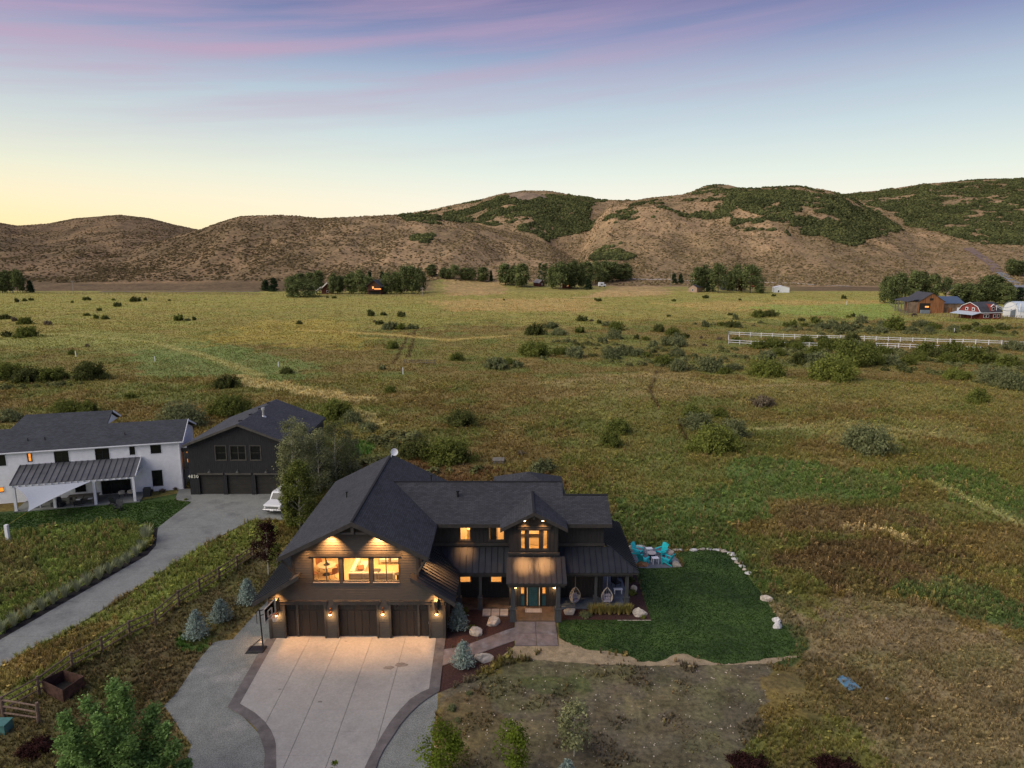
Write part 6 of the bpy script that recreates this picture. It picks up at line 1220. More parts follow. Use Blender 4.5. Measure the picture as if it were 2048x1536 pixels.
for a in (-.962, .952): MB().prism([(a, 1.75, 1.14), (a, 3.0, 1.14), (a, 3.0, 1.62), (a, 2.05, 1.62)], (.01, 0, 0)).prism([(a, 3.1, 1.14), (a, 4.3, 1.14), (a, 4.2, 1.62), (a, 3.1, 1.62)], (.01, 0, 0)).obj('side_window', DGLASS, t)
MB().box(-.92, -.03, .62, .92, -.001, .86).obj('grille', CH_, t); MB().box(-1.0, -.15, .42, 1.0, -.04, .58).obj('bumper', CH_, t, bevel=.02)
for a in (-.78, .78): MB().tube((a, -.06, .74), (a, -.031, .74), .1, n=12).obj('headlight', mat('lamp_glass', (.7, .7, .68), .2), t)
MB().box(-.18, -.17, .44, .18, -.151, .56).obj('number_plate', WHITE, t)
for a in (-.85, .85):
    for b in (.85, 4.1):
        w_ = MB().tube((a - .12, b, .36), (a + .12, b, .36), .36, n=18).obj('wheel', BLACKM, t); MB().tube((a - .125, b, .36), (a + .125, b, .36), .19, n=14).obj('rim', CH_, w_)
# ------------------------------------------------------------------ far farm buildings
def gable(name, lab, cat, px, py, wpx, dep, hw, hr, rot, wm, rm, axis='x', over=.4, roofth=.15):
    x, y, z = T(px, py); sc_ = (y * CP + (CH - z) * SP) / FPX; L = wpx * sc_; t = thing(name, lab, cat, (x, y, z - .1), R(rot))
    a, b = (L / 2, dep / 2)
    w = MB()
    if axis == 'x':  # ridge along x
        w.prism([(-a, -b, 0), (-a, b, 0), (-a, b, hw), (-a, 0, hr), (-a, -b, hw)], (2 * a, 0, 0)); k = (hr - hw) / b
        P1 = [(-a - over, -b - over, hw - k * over + .12), (a + over, -b - over, hw - k * over + .12), (a + over, 0, hr + .12), (-a - over, 0, hr + .12)]
        P2 = [(a + over, b + over, hw - k * over + .12), (-a - over, b + over, hw - k * over + .12), (-a - over, 0, hr + .12), (a + over, 0, hr + .12)]
    else:
        w.prism([(-a, -b, 0), (a, -b, 0), (a, -b, hw), (0, -b, hr), (-a, -b, hw)], (0, 2 * b, 0)); k = (hr - hw) / a
        P1 = [(-a - over, -b - over, hw - k * over + .12), (-a - over, b + over, hw - k * over + .12), (0, b + over, hr + .12), (0, -b - over, hr + .12)]
        P2 = [(a + over, b + over, hw - k * over + .12), (a + over, -b - over, hw - k * over + .12), (0, -b - over, hr + .12), (0, b + over, hr + .12)]
    w.obj('wall', wm, t); MB().prism(P1, (0, 0, -roofth)).obj('roof', rm, t); MB().prism(P2, (0, 0, -roofth)).obj('roof', rm, t)
    return t, a, b
def fwin(t, x, z, y, w=.9, h=1.1, m=None, fr=None):
    f = MB().box(x - w / 2 - .12, y - .08, z - .12, x + w / 2 + .12, y - .005, z + h + .12).obj('window', fr or WHITE, t); MB().box(x - w / 2, y - .1, z, x + w / 2, y - .081, z + h).obj('pane', m or DGLASS, f)
RED = mat('barn_red', (.19, .038, .028), .85, .15, 1.0); BRN = mat('rough_brown_boards', (.24, .105, .045), .9, .3, .8, stretch=(4, 4, .3)); GBR = mat('patched_grey_boards', (.19, .13, .09), .9, .35, .6); BLR = mat('blue_metal_roof', (.07, .10, .16), .5, .1, 1); DKR = mat('dark_far_roof', (.055, .055, .065), .8, .15, 1); MAR = mat('maroon_boards', (.085, .025, .020), .85, .2, 1); TANW = mat('tan_far_wall', (.34, .24, .18), .9, .1, 1)
WARM2 = mat('far_lit_window', (1, .4, .1), .6, 0, em=(1, .36, .10, .9)); SHEDW = mat('white_shed_metal', (.72, .74, .76), .6, .04, 1)
t, a, b = gable('metal_shed', 'small white metal shed at the foot of the middle hill', 'shed', 1561, 585, 29, 8, 3.2, 4.3, -12, SHEDW, SHEDW, 'y', .1); fwin(t, -a * .4, .6, -b, .8, 1.1); MB().box(a * .1, -b - .03, .05, a * .75, -b - .002, 2.6).obj('door', SHEDW, t)
t, a, b = gable('brown_barn', 'tall raw brown board barn with dark roof and open front', 'barn', 1846, 624, 47, 14, 5.2, 8.6, -6, BRN, DKR, 'y', .3)
MB().box(-a + .3, -b - .03, .05, -a * .1, -b - .002, 4.4).obj('doorway', mat('dark_opening', (.02, .018, .016)), t); MB().box(-a + .5, -b - 1.6, 0, -a * .2, -b - .4, 1.6).obj('feed_box', mat('grey_steel_box', (.16, .19, .22)), t); MB().box(-.9, -b - .06, 5.6, .5, -b - .01, 6.5).obj('loft_door', MATS['dark_opening'], t); MB().box(-a * .5, -b - .1, 2.6, -a * .2, -b - .04, 3.2).obj('lit_lamp', WARM2, t)
for k in range(5): MB().box(-a - .02 - 4.5, -b + .2 + k * 3, 0, -a - 4.2, -b + .5 + k * 3, 5.0).obj('frame_post', GRW, t)
MB().prism([(-a - 4.6, -b, 5.0), (-a - .1, -b, 6.2), (-a - .1, b, 6.2), (-a - 4.6, b, 5.0)], (0, 0, -.15)).obj('shed_roof', DKR, t)
MB().box(-a - 4.5, -b + .3, 0, -a - .1, -b + .45, 4.9).obj('lean_to_wall', GBR, t)
t, a, b = gable('long_barn', 'long patched barn with blue metal roof beside the brown barn', 'barn', 1884, 624, 50, 12, 4.3, 6.8, -2, GBR, BLR, 'x', .3)
for k in range(3): MB().box(-a + 1 + k * a * .66, -b - .04, .05, -a + 1 + k * a * .66 + 1.6, -b - .004, 2.5).obj('door', BRN if k % 2 else WHITE, t)
# red barn with gambrel roof
x, y, z = T(1950, 637); sc_ = (y * CP + 26 * SP) / FPX; L = 50 * sc_; t = thing('red_barn', 'red barn with dark gambrel roof and white trimmed dormer', 'barn', (x - 12 * sc_, y, z - .1), R(14))
gw = 5.0; prf = [(-gw, 0), (gw, 0), (gw, 2.9), (gw * .72, 5.0), (0, 6.5), (-gw * .72, 5.0), (-gw, 2.9)]
MB().prism([(0, a, b) for a, b in prf], (L, 0, 0)).obj('wall', RED, t)
for p_, q_ in (((gw + .4, 2.6), (gw * .72, 5.0)), ((gw * .72, 5.0), (0, 6.5)), ((0, 6.5), (-gw * .72, 5.0)), ((-gw * .72, 5.0), (-gw - .4, 2.6))):
    MB().prism([(-.4, p_[0], p_[1] + .12), (L + .4, p_[0], p_[1] + .12), (L + .4, q_[0], q_[1] + .12), (-.4, q_[0], q_[1] + .12)], (0, 0, -.16)).obj('roof', DKR, t); MB().bar((-.42, p_[0], p_[1]), (-.42, q_[0], q_[1]), .10, .16).obj('trim_board', WHITE, t)
MB().bar((-.4, -gw - .42, 2.68), (L + .4, -gw - .42, 2.68), .1, .25).obj('trim_board', WHITE, t)
dm = MB().box(L * .46, -gw - .05, 2.9, L * .66, -1, 5.0).prism([(L * .46, -gw - .05, 5.0), (L * .66, -gw - .05, 5.0), (L * .56, -gw - .05, 5.9)], (0, 4, 0)).obj('dormer', RED, t); MB().bar((L * .44, -gw - .1, 4.95), (L * .56, -gw - .1, 5.98), .3, .15).bar((L * .56, -gw - .1, 5.98), (L * .68, -gw - .1, 4.95), .3, .15).obj('dormer_trim', WHITE, dm)
fwin(t, L * .56, 3.6, -gw - .05); [fwin(t, L * f_, .9, -gw, .9, 1.1) for f_ in (.2, .34, .68, .86)]; MB().box(L * .46, -gw - .08, .05, L * .55, -gw - .01, 2.1).obj('door', mat('dark_barn_door', (.05, .02, .02)), t)
for k in (-1, 1): f_ = MB().box(-.1, k * 1.5 - .6, 3.3, -.02, k * 1.5 + .6, 4.5).obj('window', WHITE, t); MB().box(-.12, k * 1.5 - .4, 3.45, -.101, k * 1.5 + .4, 4.3).obj('pane', DGLASS, f_)
MB().prism([(-4.4, -gw - .6, 2.1), (-.05, -gw - .6, 3.0), (-.05, gw, 3.0), (-4.4, gw, 2.1)], (0, 0, -.12)).obj('lean_to_roof', mat('galvanised_roof', (.42, .48, .55), .5), t); [MB().tube((-4.2, k, 0), (-4.2, k, 2.0), .1).obj('lean_to_post', GRW, t) for k in (-5, 0, 4.8)]
# quonset shed and hoops
x, y, z = T(2020, 634); t = thing('quonset_shed', 'pale round roofed farm shed cut by the right picture edge', 'shed', (x, y, z - .1), R(-4)); n = 12; W_ = 5.0
pr_ = [(-W_, 0)] + [(-W_ * math.cos(math.pi * i / n), 2.6 + 3.6 * math.sin(math.pi * i / n)) for i in range(n + 1)] + [(W_, 0)]
MB().prism([(0, a, b) for a, b in pr_], (24, 0, 0)).obj('wall', SHEDW, t)
MB().add([(xx, -(W_ + .15) * math.cos(math.pi * i / n), 2.65 + 3.75 * math.sin(math.pi * i / n)) for i in range(n + 1) for xx in (-.4, 24.4)], [(2 * i, 2 * i + 1, 2 * i + 3, 2 * i + 2) for i in range(n)]).obj('roof', mat('pale_blue_roof', (.45, .52, .60), .5), t)
fwin(t, 3.6, 1.2, -W_, 1.3, 1.3, fr=BLKF); MB().box(-.05, -3.2, .05, -.01, 0, 3.2).obj('door', mat('grey_steel_box', (.2, .2, .2)), t)
x2, y2, z2 = T(1985, 637); hp = thing('hoop_frame', 'white curved pipe frame between the red barn and round shed', 'frame', (x2, y2, z2)); dx_ = x - x2; dy_ = y - y2
for k, (h0, h1) in enumerate(((5.3, 6.0), (5.0, 3.8))): MB().path([(-1 + (dx_ + 1) * i / 8, dy_ * i / 8 - 3, h0 + (h1 - h0) * i / 8 - 1.3 * math.sin(math.pi * i / 8)) for i in range(9)], .16, n=5).obj('pipe', SHEDW, hp)
MB().tube((dx_, dy_ - 5, 0), (dx_, dy_ - 5, 6), .15).tube((-1, -3, 0), (-1, -3, 5.3), .15).obj('pipe_post', SHEDW, hp)
t, a, b = gable('blue_roof_house', 'house with a blue roof behind the trees above the red barn', 'house', 1933, 604, 50, 14, 4.5, 8.5, 0, TANW, BLR, 'x'); fwin(t, 0, 1.5, -b); fwin(t, 3, 1.5, -b)
t, a, b = gable('dark_roof_house', 'low dark roofed house at the right edge behind conifers', 'house', 2035, 598, 46, 12, 3.6, 6.4, 0, GBR, DKR, 'x'); fwin(t, -3, 1.2, -b); fwin(t, 2, 1.2, -b)
t, a, b = gable('maroon_house', 'dark red house with pale stepped roofs among the left trees', 'house', 655, 587, 22, 10, 3.4, 6.5, 15, MAR, mat('pale_far_roof', (.42, .39, .34), .7), 'y', .8); fwin(t, 0, 1.0, -b, m=DGLASS); MB().prism([(-a - 3.4, -b, 2.0), (-a - .05, -b, 4.2), (-a - .05, b, 4.2), (-a - 3.4, b, 2.0)], (0, 0, -.2)).obj('porch_roof', MATS['pale_far_roof'], t)
t, a, b = gable('brown_lodge', 'dark brown lodge with glowing windows among the trees', 'house', 755, 588, 26, 12, 5.5, 8.6, -8, mat('lodge_boards', (.085, .04, .025), .85, .2, 1), DKR, 'y', 1.2); fwin(t, -.6, 3.6, -b, 1.0, 1.3, WARM2, MAR); fwin(t, 2.2, 3.2, -b, 4.2, .55, WARM2, MAR); MB().box(-a, -b - 2.2, 2.7, a, -b - .02, 2.9).obj('balcony', MAR, t); MB().box(-a + .5, -b - .03, .2, a - .5, -b - .002, 2.2).obj('doorway', MATS['dark_opening'], t)
t, a, b = gable('tan_house', 'small tan gabled house with grey roof before the cottonwoods', 'house', 1391, 584, 18, 8, 3.2, 4.9, -40, TANW, DKR, 'y'); fwin(t, 0, 1, -b)
t, a, b = gable('log_cabin', 'small grey roofed brown cabin left of the slim poplars', 'cabin', 1078, 572, 12, 8, 2.6, 4.6, 30, MAR, mat('grey_cabin_roof', (.25, .24, .24)), 'y'); fwin(t, 0, 1, -b)
t, a, b = gable('hidden_house', 'brown house with one orange lit window inside the middle grove', 'house', 1134, 576, 18, 8, 3.4, 5.6, 0, MAR, DKR, 'x'); fwin(t, 0, 1.6, -b, 1.1, 1.1, WARM2)
t, a, b = gable('dark_house', 'dark house with chimney hidden inside the right grove', 'house', 1452, 580, 20, 8, 4.0, 6.2, 0, mat('dark_far_wall', (.05, .05, .055)), DKR, 'x'); fwin(t, 0, 1.6, -b); MB().box(-3, -.5, 5, -2.2, .5, 7.8).obj('chimney', GRW, t)
for px, py, lb, cm in ((1203, 574, 'white camper truck parked at the right end of the grove', WHITE), (1507, 575, 'small red and white vehicle behind the right grove', mat('red_vehicle', (.45, .07, .04)))):
    x, y, z = T(px, py); t = thing('camper' if cm is WHITE else 'parked_car', lb, 'vehicle', (x, y, z), R(10)); MB().box(-2.2, -1.1, .6, 1.6, 1.1, 3.2 if cm is WHITE else 1.3).obj('body', cm, t, bevel=.15); MB().box(1.61, -1.0, .6, 3.0, 1.0, 1.9 if cm is WHITE else 1.1).obj('cab', WHITE, t, bevel=.2); MB().box(-.8, -1.12, 1.6, .4, -1.105, 2.4).obj('window', DGLASS, t) if cm is WHITE else None
    for a in (-1.3, 2.0): MB().tube((a, -1.05, .4), (a, 1.05, .4), .4, n=10).obj('wheel', BLACKM, t)
x, y, z = T(1827, 634)
def horse(x, y, z):
    me = bpy.data.meshes.new('horse'); V = [(0, 0, 1.15), (.55, 0, 1.15), (-.5, 0, 1.2), (.95, 0, 1.25), (1.25, 0, .8), (1.5, 0, .35), (1.68, 0, .2), (.5, .16, .8), (.5, .18, .45), (.5, .18, .03), (.5, -.16, .8), (.62, -.18, .45), (.6, -.18, .03), (-.55, .18, .8), (-.65, .18, .5), (-.58, .18, .03), (-.55, -.18, .8), (-.7, -.18, .5), (-.62, -.18, .03), (-.85, 0, 1.1), (-.95, 0, .6)]
    E_ = [(0, 1), (0, 2), (1, 3), (3, 4), (4, 5), (5, 6), (1, 7), (7, 8), (8, 9), (1, 10), (10, 11), (11, 12), (2, 13), (13, 14), (14, 15), (2, 16), (16, 17), (17, 18), (2, 19), (19, 20)]
    me.from_pydata(V, E_, []); me.materials.append(mat('dark_bay_coat', (.035, .022, .018))); o = bpy.data.objects.new('horse', me); link(o); o.location = (x, y, z); o.modifiers.new('skin', 'SKIN'); rr = [.33, .3, .32, .2, .14, .11, .07, .12, .07, .06, .12, .07, .06, .15, .08, .06, .15, .08, .06, .05, .04]
    for v, r_ in zip(me.skin_vertices[0].data, rr): v.radius = (r_, r_)
    me.skin_vertices[0].data[0].use_root = True; o.modifiers.new('sub', 'SUBSURF').levels = 1; return o
tag(horse(x, y, z - .02), 'dark horse grazing at the corral rails before the brown barn', 'horse')
# far roads laid on the slopes
def road(name, pts, w, m, z=.35):
    P3 = [T(*p) for p in pts]; V = []; Fc = []
    P3 = [tuple(a[k] + (b[k] - a[k]) * j / 6 for k in range(2)) for a, b in zip(P3[:-1], P3[1:]) for j in range(6)] + [P3[-1][:2]]
    for i, p in enumerate(P3):
        a = P3[max(0, i - 1)]; b = P3[min(len(P3) - 1, i + 1)]; d_ = Vector((b[0] - a[0], b[1] - a[1])).normalized(); nn_ = Vector((-d_.y, d_.x)) * w / 2
        for s in (-1, 1): X_, Y_ = p[0] + s * nn_.x, p[1] + s * nn_.y; V.append((X_, Y_, float(height(X_, Y_)) + z))
    mb = MB().add(V, [(2 * i, 2 * i + 1, 2 * i + 3, 2 * i + 2) for i in range(len(P3) - 1)]); o = mb.obj(name, m); o['kind'] = 'structure'
road('hill_road', [(2100, 610), (2048, 578), (2025, 562), (2005, 548), (1995, 544)], 7, mat('grey_asphalt', (.20, .21, .23), .9, .1, .3), .3)
road('valley_road', [(1250, 558), (1340, 560), (1450, 562), (1520, 565), (1590, 567), (1700, 573)], 5, mat('pale_gravel_road', (.40, .34, .28), .9, .15, .2), .3)
road('valley_road', [(200, 584), (350, 584), (520, 583)], 6, mat('brown_track', (.17, .12, .10), .9, .2, .1), .2)
road('hill_track', [(1995, 545), (1985, 530), (1960, 512), (1935, 496)], 9, MATS['brown_track'], .3)
# ------------------------------------------------------------------ scattered ground cover (nobody could count it)
def scatter(name, P, col, scl, rot, idx, meshes, label=None):
    src = bpy.data.collections.new(name + '_kinds')
    for i, me in enumerate(meshes): o = bpy.data.objects.new('k%02d_%s' % (i, name), me); src.objects.link(o)
    me = bpy.data.meshes.new(name); n = len(P); me.vertices.add(n); me.vertices.foreach_set('co', np.asarray(P, np.float32).ravel())
    def A(nm, ty, dat, key='value'): a = me.attributes.new(nm, ty, 'POINT'); a.data.foreach_set(key, np.asarray(dat).ravel())
    A('gcol', 'FLOAT_COLOR', np.concatenate([col, np.ones((n, 1))], 1).astype(np.float32), 'color'); A('gscl', 'FLOAT_VECTOR', np.asarray(scl, np.float32), 'vector'); A('grot', 'FLOAT', np.asarray(rot, np.float32)); A('gidx', 'INT', np.asarray(idx, np.int32))
    o = bpy.data.objects.new(name, me); link(o); o['kind'] = 'stuff'
    g = bpy.data.node_groups.new(name, 'GeometryNodeTree'); g.interface.new_socket('Geometry', in_out='INPUT', socket_type='NodeSocketGeometry'); g.interface.new_socket('Geometry', in_out='OUTPUT', socket_type='NodeSocketGeometry')
    gi = g.nodes.new('NodeGroupInput'); go = g.nodes.new('NodeGroupOutput'); ip = g.nodes.new('GeometryNodeInstanceOnPoints'); ci = g.nodes.new('GeometryNodeCollectionInfo'); ci.inputs['Collection'].default_value = src; ci.inputs['Separate Children'].default_value = True; ci.inputs['Reset Children'].default_value = True
    def NA(nm, ty): a = g.nodes.new('GeometryNodeInputNamedAttribute'); a.data_type = ty; a.inputs[0].default_value = nm; return a.outputs[0]
    cx = g.nodes.new('ShaderNodeCombineXYZ'); g.links.new(NA('grot', 'FLOAT'), cx.inputs[2])
    ip.inputs['Pick Instance'].default_value = True; g.links.new(gi.outputs[0], ip.inputs['Points']); g.links.new(ci.outputs[0], ip.inputs['Instance']); g.links.new(NA('gidx', 'INT'), ip.inputs['Instance Index']); g.links.new(cx.outputs[0], ip.inputs['Rotation']); g.links.new(NA('gscl', 'FLOAT_VECTOR'), ip.inputs['Scale']); g.links.new(ip.outputs[0], go.inputs[0])
    md = o.modifiers.new('scatter', 'NODES'); md.node_group = g; return o
def tuftmat():
    m = bpy.data.materials.new('grass_blades'); m.use_nodes = True; t = m.node_tree; t.nodes.clear(); at = N(t, 'ShaderNodeAttribute', attribute_name='gcol'); at.attribute_type = 'INSTANCER'; tn = N(t, 'ShaderNodeAttribute', attribute_name='tint')
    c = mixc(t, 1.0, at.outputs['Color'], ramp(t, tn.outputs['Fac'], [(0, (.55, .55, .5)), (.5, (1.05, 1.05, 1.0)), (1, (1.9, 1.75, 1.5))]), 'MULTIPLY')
    d_ = N(t, 'ShaderNodeBsdfDiffuse'); tr_ = N(t, 'ShaderNodeBsdfTranslucent'); mx = N(t, 'ShaderNodeMixShader'); mx.inputs[0].default_value = .25; t.links.new(c, d_.inputs[0]); t.links.new(c, tr_.inputs[0]); t.links.new(d_.outputs[0], mx.inputs[1]); t.links.new(tr_.outputs[0], mx.inputs[2]); o = N(t, 'ShaderNodeOutputMaterial'); t.links.new(mx.outputs[0], o.inputs[0]); return m
TM = tuftmat()
def tuft(seed, n, sp, wd, head=False, base=.12):
    rg = np.random.RandomState(seed); mb = MB(); tn = []
    for i in range(n):
        a = rg.uniform(0, 6.283); l = rg.uniform(.45, 1.0); s_ = rg.uniform(.05, sp); r0 = rg.uniform(0, base); a2 = rg.uniform(0, 6.283); b = np.array([math.cos(a2) * r0, math.sin(a2) * r0, -.03]); e_ = b + np.array([math.cos(a) * s_, math.sin(a) * s_, l]); m_ = (b + e_) / 2 + np.array([0, 0, .12 * l]); s = np.array([-math.sin(a), math.cos(a), 0]) * wd
        t0 = rg.uniform(0, .75)
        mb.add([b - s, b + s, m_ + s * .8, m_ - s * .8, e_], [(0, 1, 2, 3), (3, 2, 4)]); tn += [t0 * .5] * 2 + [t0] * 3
        if head and rg.rand() < .5: mb.add([e_ - s * 1.6, e_ + s * 1.6, e_ + np.array([0, 0, .16])], [(0, 1, 2)]); tn += [.95] * 3
    me = mb.mesh('tuft', flip=False); at = me.attributes.new('tint', 'FLOAT', 'POINT'); at.data.foreach_set('value', tn); me.materials.append(TM); return me
def blob(seed, n, size, fl=.7):
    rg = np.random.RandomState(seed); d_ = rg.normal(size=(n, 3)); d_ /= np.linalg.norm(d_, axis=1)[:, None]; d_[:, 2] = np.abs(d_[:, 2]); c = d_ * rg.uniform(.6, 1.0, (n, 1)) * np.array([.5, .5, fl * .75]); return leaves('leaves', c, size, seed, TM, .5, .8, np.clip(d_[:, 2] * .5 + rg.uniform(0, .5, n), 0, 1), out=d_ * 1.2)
TU = [tuft(1, 16, .45, .030, True), tuft(2, 14, .35, .026), tuft(3, 20, .6, .034), tuft(4, 9, .25, .022, True), blob(5, 26, .17, .6)]
HARD = [gp(p) for p in (P_DRIVE, [(553, 1278), (480, 1409), (553, 1540), (548, 1650), (520, 1650), (530, 1510), (455, 1416), (533, 1280)], [(872, 1276), (858, 1379), (726, 1545), (700, 1650), (750, 1650), (879, 1384), (891, 1276)], BORD[0], BORD[1], P_GRAVL, P_GRAVR, P_NDR, P_NWALK, P_NMULCH, P_NLAWN, P_MA, P_MB, P_MC, P_PATH, P_PATIO, [(74, 1375), (124, 1408), (172, 1372), (124, 1352)])]
HARD += [[(-17.2, 45.5), (-4.5, 45.5), (-4.5, 60.8), (-17.2, 60.8)], [(-5, 49.5), (9.3, 49.5), (9.3, 60), (-5, 60)], [(0, 44.6), (3.5, 44.6), (3.5, 51), (0, 51)], [(-36, 75), (-24, 75), (-24, 88), (-36, 88)], [nloc(-27, -3.6)[:2], nloc(.3, -3.6)[:2], nloc(.3, 8.8)[:2], nloc(-27, 8.8)[:2]]]
LWN = gp(P_LAWN); STR_ = gp(P_STRAW)
rg = np.random.RandomState(5)
N0 = 420000; Yt = 28 * (450 / 28.0) ** (rg.uniform(0, 1, N0) ** .85); Xt = rg.uniform(-.80, .80, N0) * (Yt + 4)
ok = np.ones(N0, bool)
for h_ in HARD: ok &= ~inpoly(Xt, Yt, h_)
ok &= ~(inpoly(Xt, Yt, LWN)); st_ = inpoly(Xt, Yt, STR_); ok &= ~(st_ & (rg.rand(N0) < .93))
bare = inpoly(Xt + (fbm(Xt, Yt, 3, 2) - .5) * 7, Yt + (fbm(Xt, Yt, 3, 4) - .5) * 7, gp(MEADOW[24][0])); ok &= ~(bare & (fbm(Xt, Yt, 1.6, 77, 3) < .57))
dens = fbm(Xt, Yt, 4.0, 55, 3); ok &= (rg.rand(N0) < .35 + dens)
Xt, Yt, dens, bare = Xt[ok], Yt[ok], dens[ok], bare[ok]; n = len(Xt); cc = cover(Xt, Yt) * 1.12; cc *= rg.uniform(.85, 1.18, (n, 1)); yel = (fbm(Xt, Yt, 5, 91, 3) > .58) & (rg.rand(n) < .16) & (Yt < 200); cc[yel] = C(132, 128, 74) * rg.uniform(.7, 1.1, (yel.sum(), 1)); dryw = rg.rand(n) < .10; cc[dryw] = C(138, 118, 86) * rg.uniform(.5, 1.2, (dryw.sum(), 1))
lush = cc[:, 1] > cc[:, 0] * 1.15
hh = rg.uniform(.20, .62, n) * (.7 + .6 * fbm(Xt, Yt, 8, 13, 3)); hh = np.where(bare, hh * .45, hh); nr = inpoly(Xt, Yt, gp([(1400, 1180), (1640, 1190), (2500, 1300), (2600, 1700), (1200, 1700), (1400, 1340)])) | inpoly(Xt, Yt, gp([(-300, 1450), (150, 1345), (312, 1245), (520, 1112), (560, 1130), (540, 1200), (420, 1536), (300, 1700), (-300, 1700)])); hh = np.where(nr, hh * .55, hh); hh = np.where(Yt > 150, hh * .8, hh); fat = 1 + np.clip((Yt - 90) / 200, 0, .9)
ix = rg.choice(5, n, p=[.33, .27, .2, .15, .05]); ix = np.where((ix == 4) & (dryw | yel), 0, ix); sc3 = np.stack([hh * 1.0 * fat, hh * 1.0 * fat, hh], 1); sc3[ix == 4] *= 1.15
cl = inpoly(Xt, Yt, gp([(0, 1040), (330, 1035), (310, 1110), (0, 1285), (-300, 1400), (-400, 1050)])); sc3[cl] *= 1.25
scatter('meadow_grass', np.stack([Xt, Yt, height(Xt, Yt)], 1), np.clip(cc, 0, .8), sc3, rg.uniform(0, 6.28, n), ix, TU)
# knee high willow regrowth between the shrubs
n = 60000; Yt2 = 60 * (420 / 60.0) ** rg.uniform(0, 1, n); Xt2 = rg.uniform(-.8, .8, n) * Yt2; wx_ = (fbm(Xt2, Yt2, 14, 301, 3) - .5) * 22; ok = np.zeros(n, bool)
for P_, q_ in (([(1440, 682), (1700, 690), (2200, 700), (2200, 800), (1980, 770), (1820, 735), (1500, 745)], .55), ([(1040, 700), (1200, 670), (1420, 690), (1440, 745), (1200, 722), (1050, 718)], .28), ([(1420, 645), (2100, 650), (2100, 672), (1500, 668)], .5), ([(-100, 745), (220, 745), (220, 770), (-100, 775)], .35), ([(540, 1060), (720, 850), (780, 880), (640, 1010)], .4), ([(760, 905), (1000, 925), (1000, 940), (780, 940)], .12)): ok |= inpoly(Xt2 + wx_, Yt2 + wx_ * .8, gp(P_)) & (rg.rand(n) < q_) & (fbm(Xt2, Yt2, 7, 311, 3) > .47)
for h_ in HARD: ok &= ~inpoly(Xt2, Yt2, h_)
X2, Y2 = Xt2[ok], Yt2[ok]; k = len(X2); f_ = fbm(X2, Y2, 10, 321, 3)[:, None]; sc_ = (C(58, 64, 36, 1.5) * (1 - f_) + C(104, 106, 74, 1.5) * f_) * rg.uniform(.6, 1.2, (k, 1)); LB_ = [blob(61, 150, .10, .8), blob(62, 120, .12, .9)]
scatter('low_willow_scrub', np.stack([X2, Y2, height(X2, Y2) - .05], 1), sc_, rg.uniform(.5, 2.2, (k, 1)) * np.array([[1.2, 1.1, .8]]), rg.uniform(0, 6, k), rg.randint(0, 2, k), LB_)
# short lawn blades
x0_, x1_ = min(p[0] for p in LWN), max(p[0] for p in LWN); y0_, y1_ = min(p[1] for p in LWN), max(p[1] for p in LWN); n = 36000; xa = rg.uniform(x0_, x1_, n); ya = rg.uniform(y0_, y1_, n); k_ = inpoly(xa, ya, LWN) & ~inpoly(xa, ya, gp(P_PATIO)) & ~inpoly(xa, ya, gp(P_MC)); xa, ya = xa[k_], ya[k_]; n = len(xa); f_ = fbm(xa, ya, 3.5, 15, 4)[:, None]; f_ = np.clip((f_ - .34) * 3, 0, 1); lc = (np.array([[.016, .046, .008]]) * (1 - f_) + np.array([[.036, .074, .014]]) * f_) * rg.uniform(.8, 1.25, (n, 1)); s_ = rg.uniform(.04, .09, (n, 1)) * np.array([[1.8, 1.8, .7]])
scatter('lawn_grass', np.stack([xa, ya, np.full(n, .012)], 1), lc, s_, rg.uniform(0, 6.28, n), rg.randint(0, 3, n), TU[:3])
NL = gp(P_NLAWN); n = 24000; xa = rg.uniform(-60, -28, n); ya = rg.uniform(62, 78, n); k_ = inpoly(xa, ya, NL); 
for h_ in HARD[-1:]: k_ &= ~inpoly(xa, ya, h_)
xa, ya = xa[k_], ya[k_]; n = len(xa); f_ = fbm(xa, ya, 3.5, 18, 4)[:, None]; lc = (np.array([[.025, .07, .010]]) * (1 - f_) + np.array([[.05, .10, .018]]) * f_) * rg.uniform(.6, 1.4, (n, 1)); scatter('neighbour_lawn_grass', np.stack([xa, ya, np.full(n, .01)], 1), lc, rg.uniform(.08, .16, (n, 1)) * np.array([[1.8, 1.8, .8]]), rg.uniform(0, 6.28, n), rg.randint(0, 3, n), TU[:3])
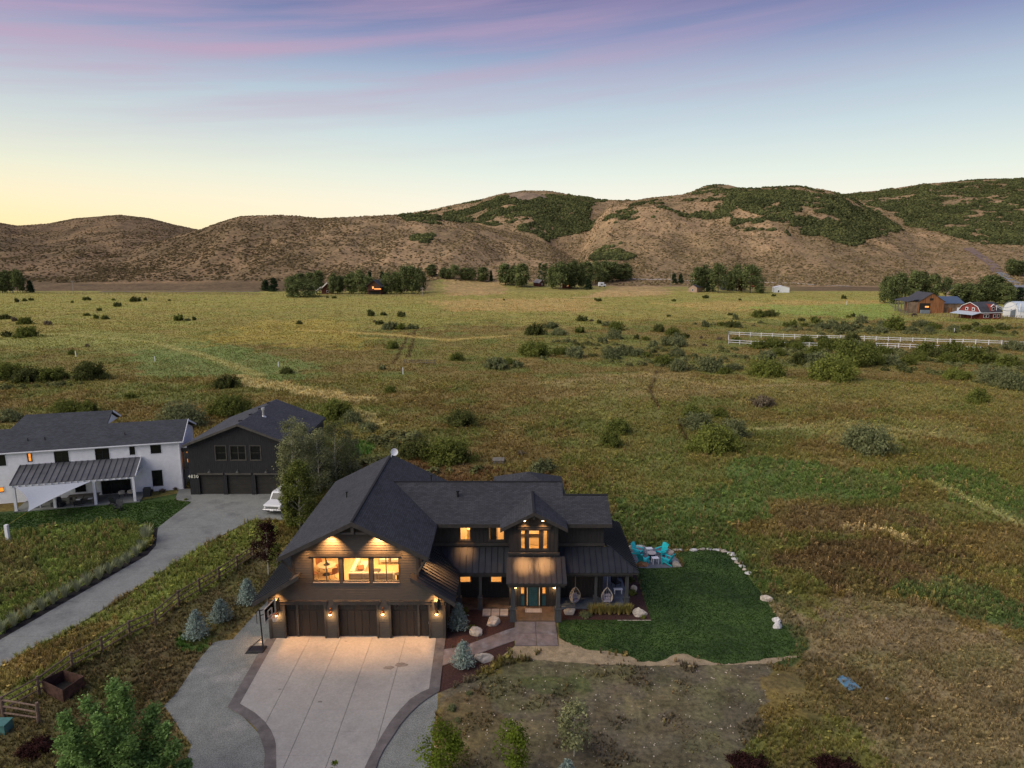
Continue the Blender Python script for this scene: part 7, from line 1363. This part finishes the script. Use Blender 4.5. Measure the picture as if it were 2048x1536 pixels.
# small pale stones strewn on the bare ground
n = 700; xa = rg.uniform(-5, 22, n); ya = rg.uniform(30, 44, n); k_ = inpoly(xa, ya, gp(MEADOW[24][0])) & ~inpoly(xa, ya, gp(P_GRAVR)); xa, ya = xa[k_], ya[k_]; n = len(xa); PB = rock(900, 1, 1, .7, TM); PB.attributes.new('tint', 'FLOAT', 'POINT').data.foreach_set('value', [.55] * len(PB.vertices))
scatter('loose_stones', np.stack([xa, ya, np.full(n, .01)], 1), C(170, 160, 150) * rg.uniform(.5, 1.2, (n, 1)), (rg.uniform(.015, .05, (n, 1)) ** 1.0) * np.array([[1, 1, 1]]), rg.uniform(0, 6, n), np.zeros(n), [PB])
# sagebrush and scrub oak on the hills
n = 150000; Yt = 470 * (1500 / 470.0) ** rg.uniform(0, 1, n); Xt = rg.uniform(-.80, .80, n) * Yt; Zt = height(Xt, Yt); m_, rk_ = oakmask(Xt, Yt, Zt); den = fbm(Xt, Yt * .6, 22, 31, 4)
ok = (m_ < .4) & ~rk_ & (rg.rand(n) < np.clip((den - .25) * 2.2, .15, 1)) & ((Zt > 4) | (Yt > 530)) ; X2, Y2, Z2 = Xt[ok], Yt[ok], Zt[ok]; k = len(X2)
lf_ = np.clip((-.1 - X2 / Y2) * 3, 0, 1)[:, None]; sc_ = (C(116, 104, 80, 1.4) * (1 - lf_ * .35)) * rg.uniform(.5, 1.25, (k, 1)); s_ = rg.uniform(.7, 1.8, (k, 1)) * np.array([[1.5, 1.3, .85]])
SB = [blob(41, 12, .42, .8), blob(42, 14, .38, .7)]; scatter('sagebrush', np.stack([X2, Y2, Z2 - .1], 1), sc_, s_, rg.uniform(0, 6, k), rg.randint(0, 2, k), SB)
n = 230000; Yt = 560 * (2600 / 560.0) ** rg.uniform(0, 1, n); Xt = rg.uniform(-.3, .80, n) * Yt; Zt = height(Xt, Yt); m_, rk_ = oakmask(Xt, Yt, Zt); ok = (rg.rand(n) < m_ * .95) & (m_ > .3); X2, Y2, Z2 = Xt[ok], Yt[ok], Zt[ok]; k = len(X2)
cn_ = fbm(X2, Y2, 24, 19, 3)[:, None]; sc_ = (C(50, 56, 38, 1.35) * (1 - cn_) + C(86, 91, 60, 1.35) * cn_) * rg.uniform(.6, 1.3, (k, 1)); s_ = rg.uniform(2.4, 4.8, (k, 1)) * np.array([[1.25, 1.2, .85]])
OB = [blob(51, 40, .26, .9), blob(52, 46, .24, .8)]; scatter('scrub_oak', np.stack([X2, Y2, Z2 - .3], 1), sc_, s_, rg.uniform(0, 6, k), rg.randint(0, 2, k), OB)
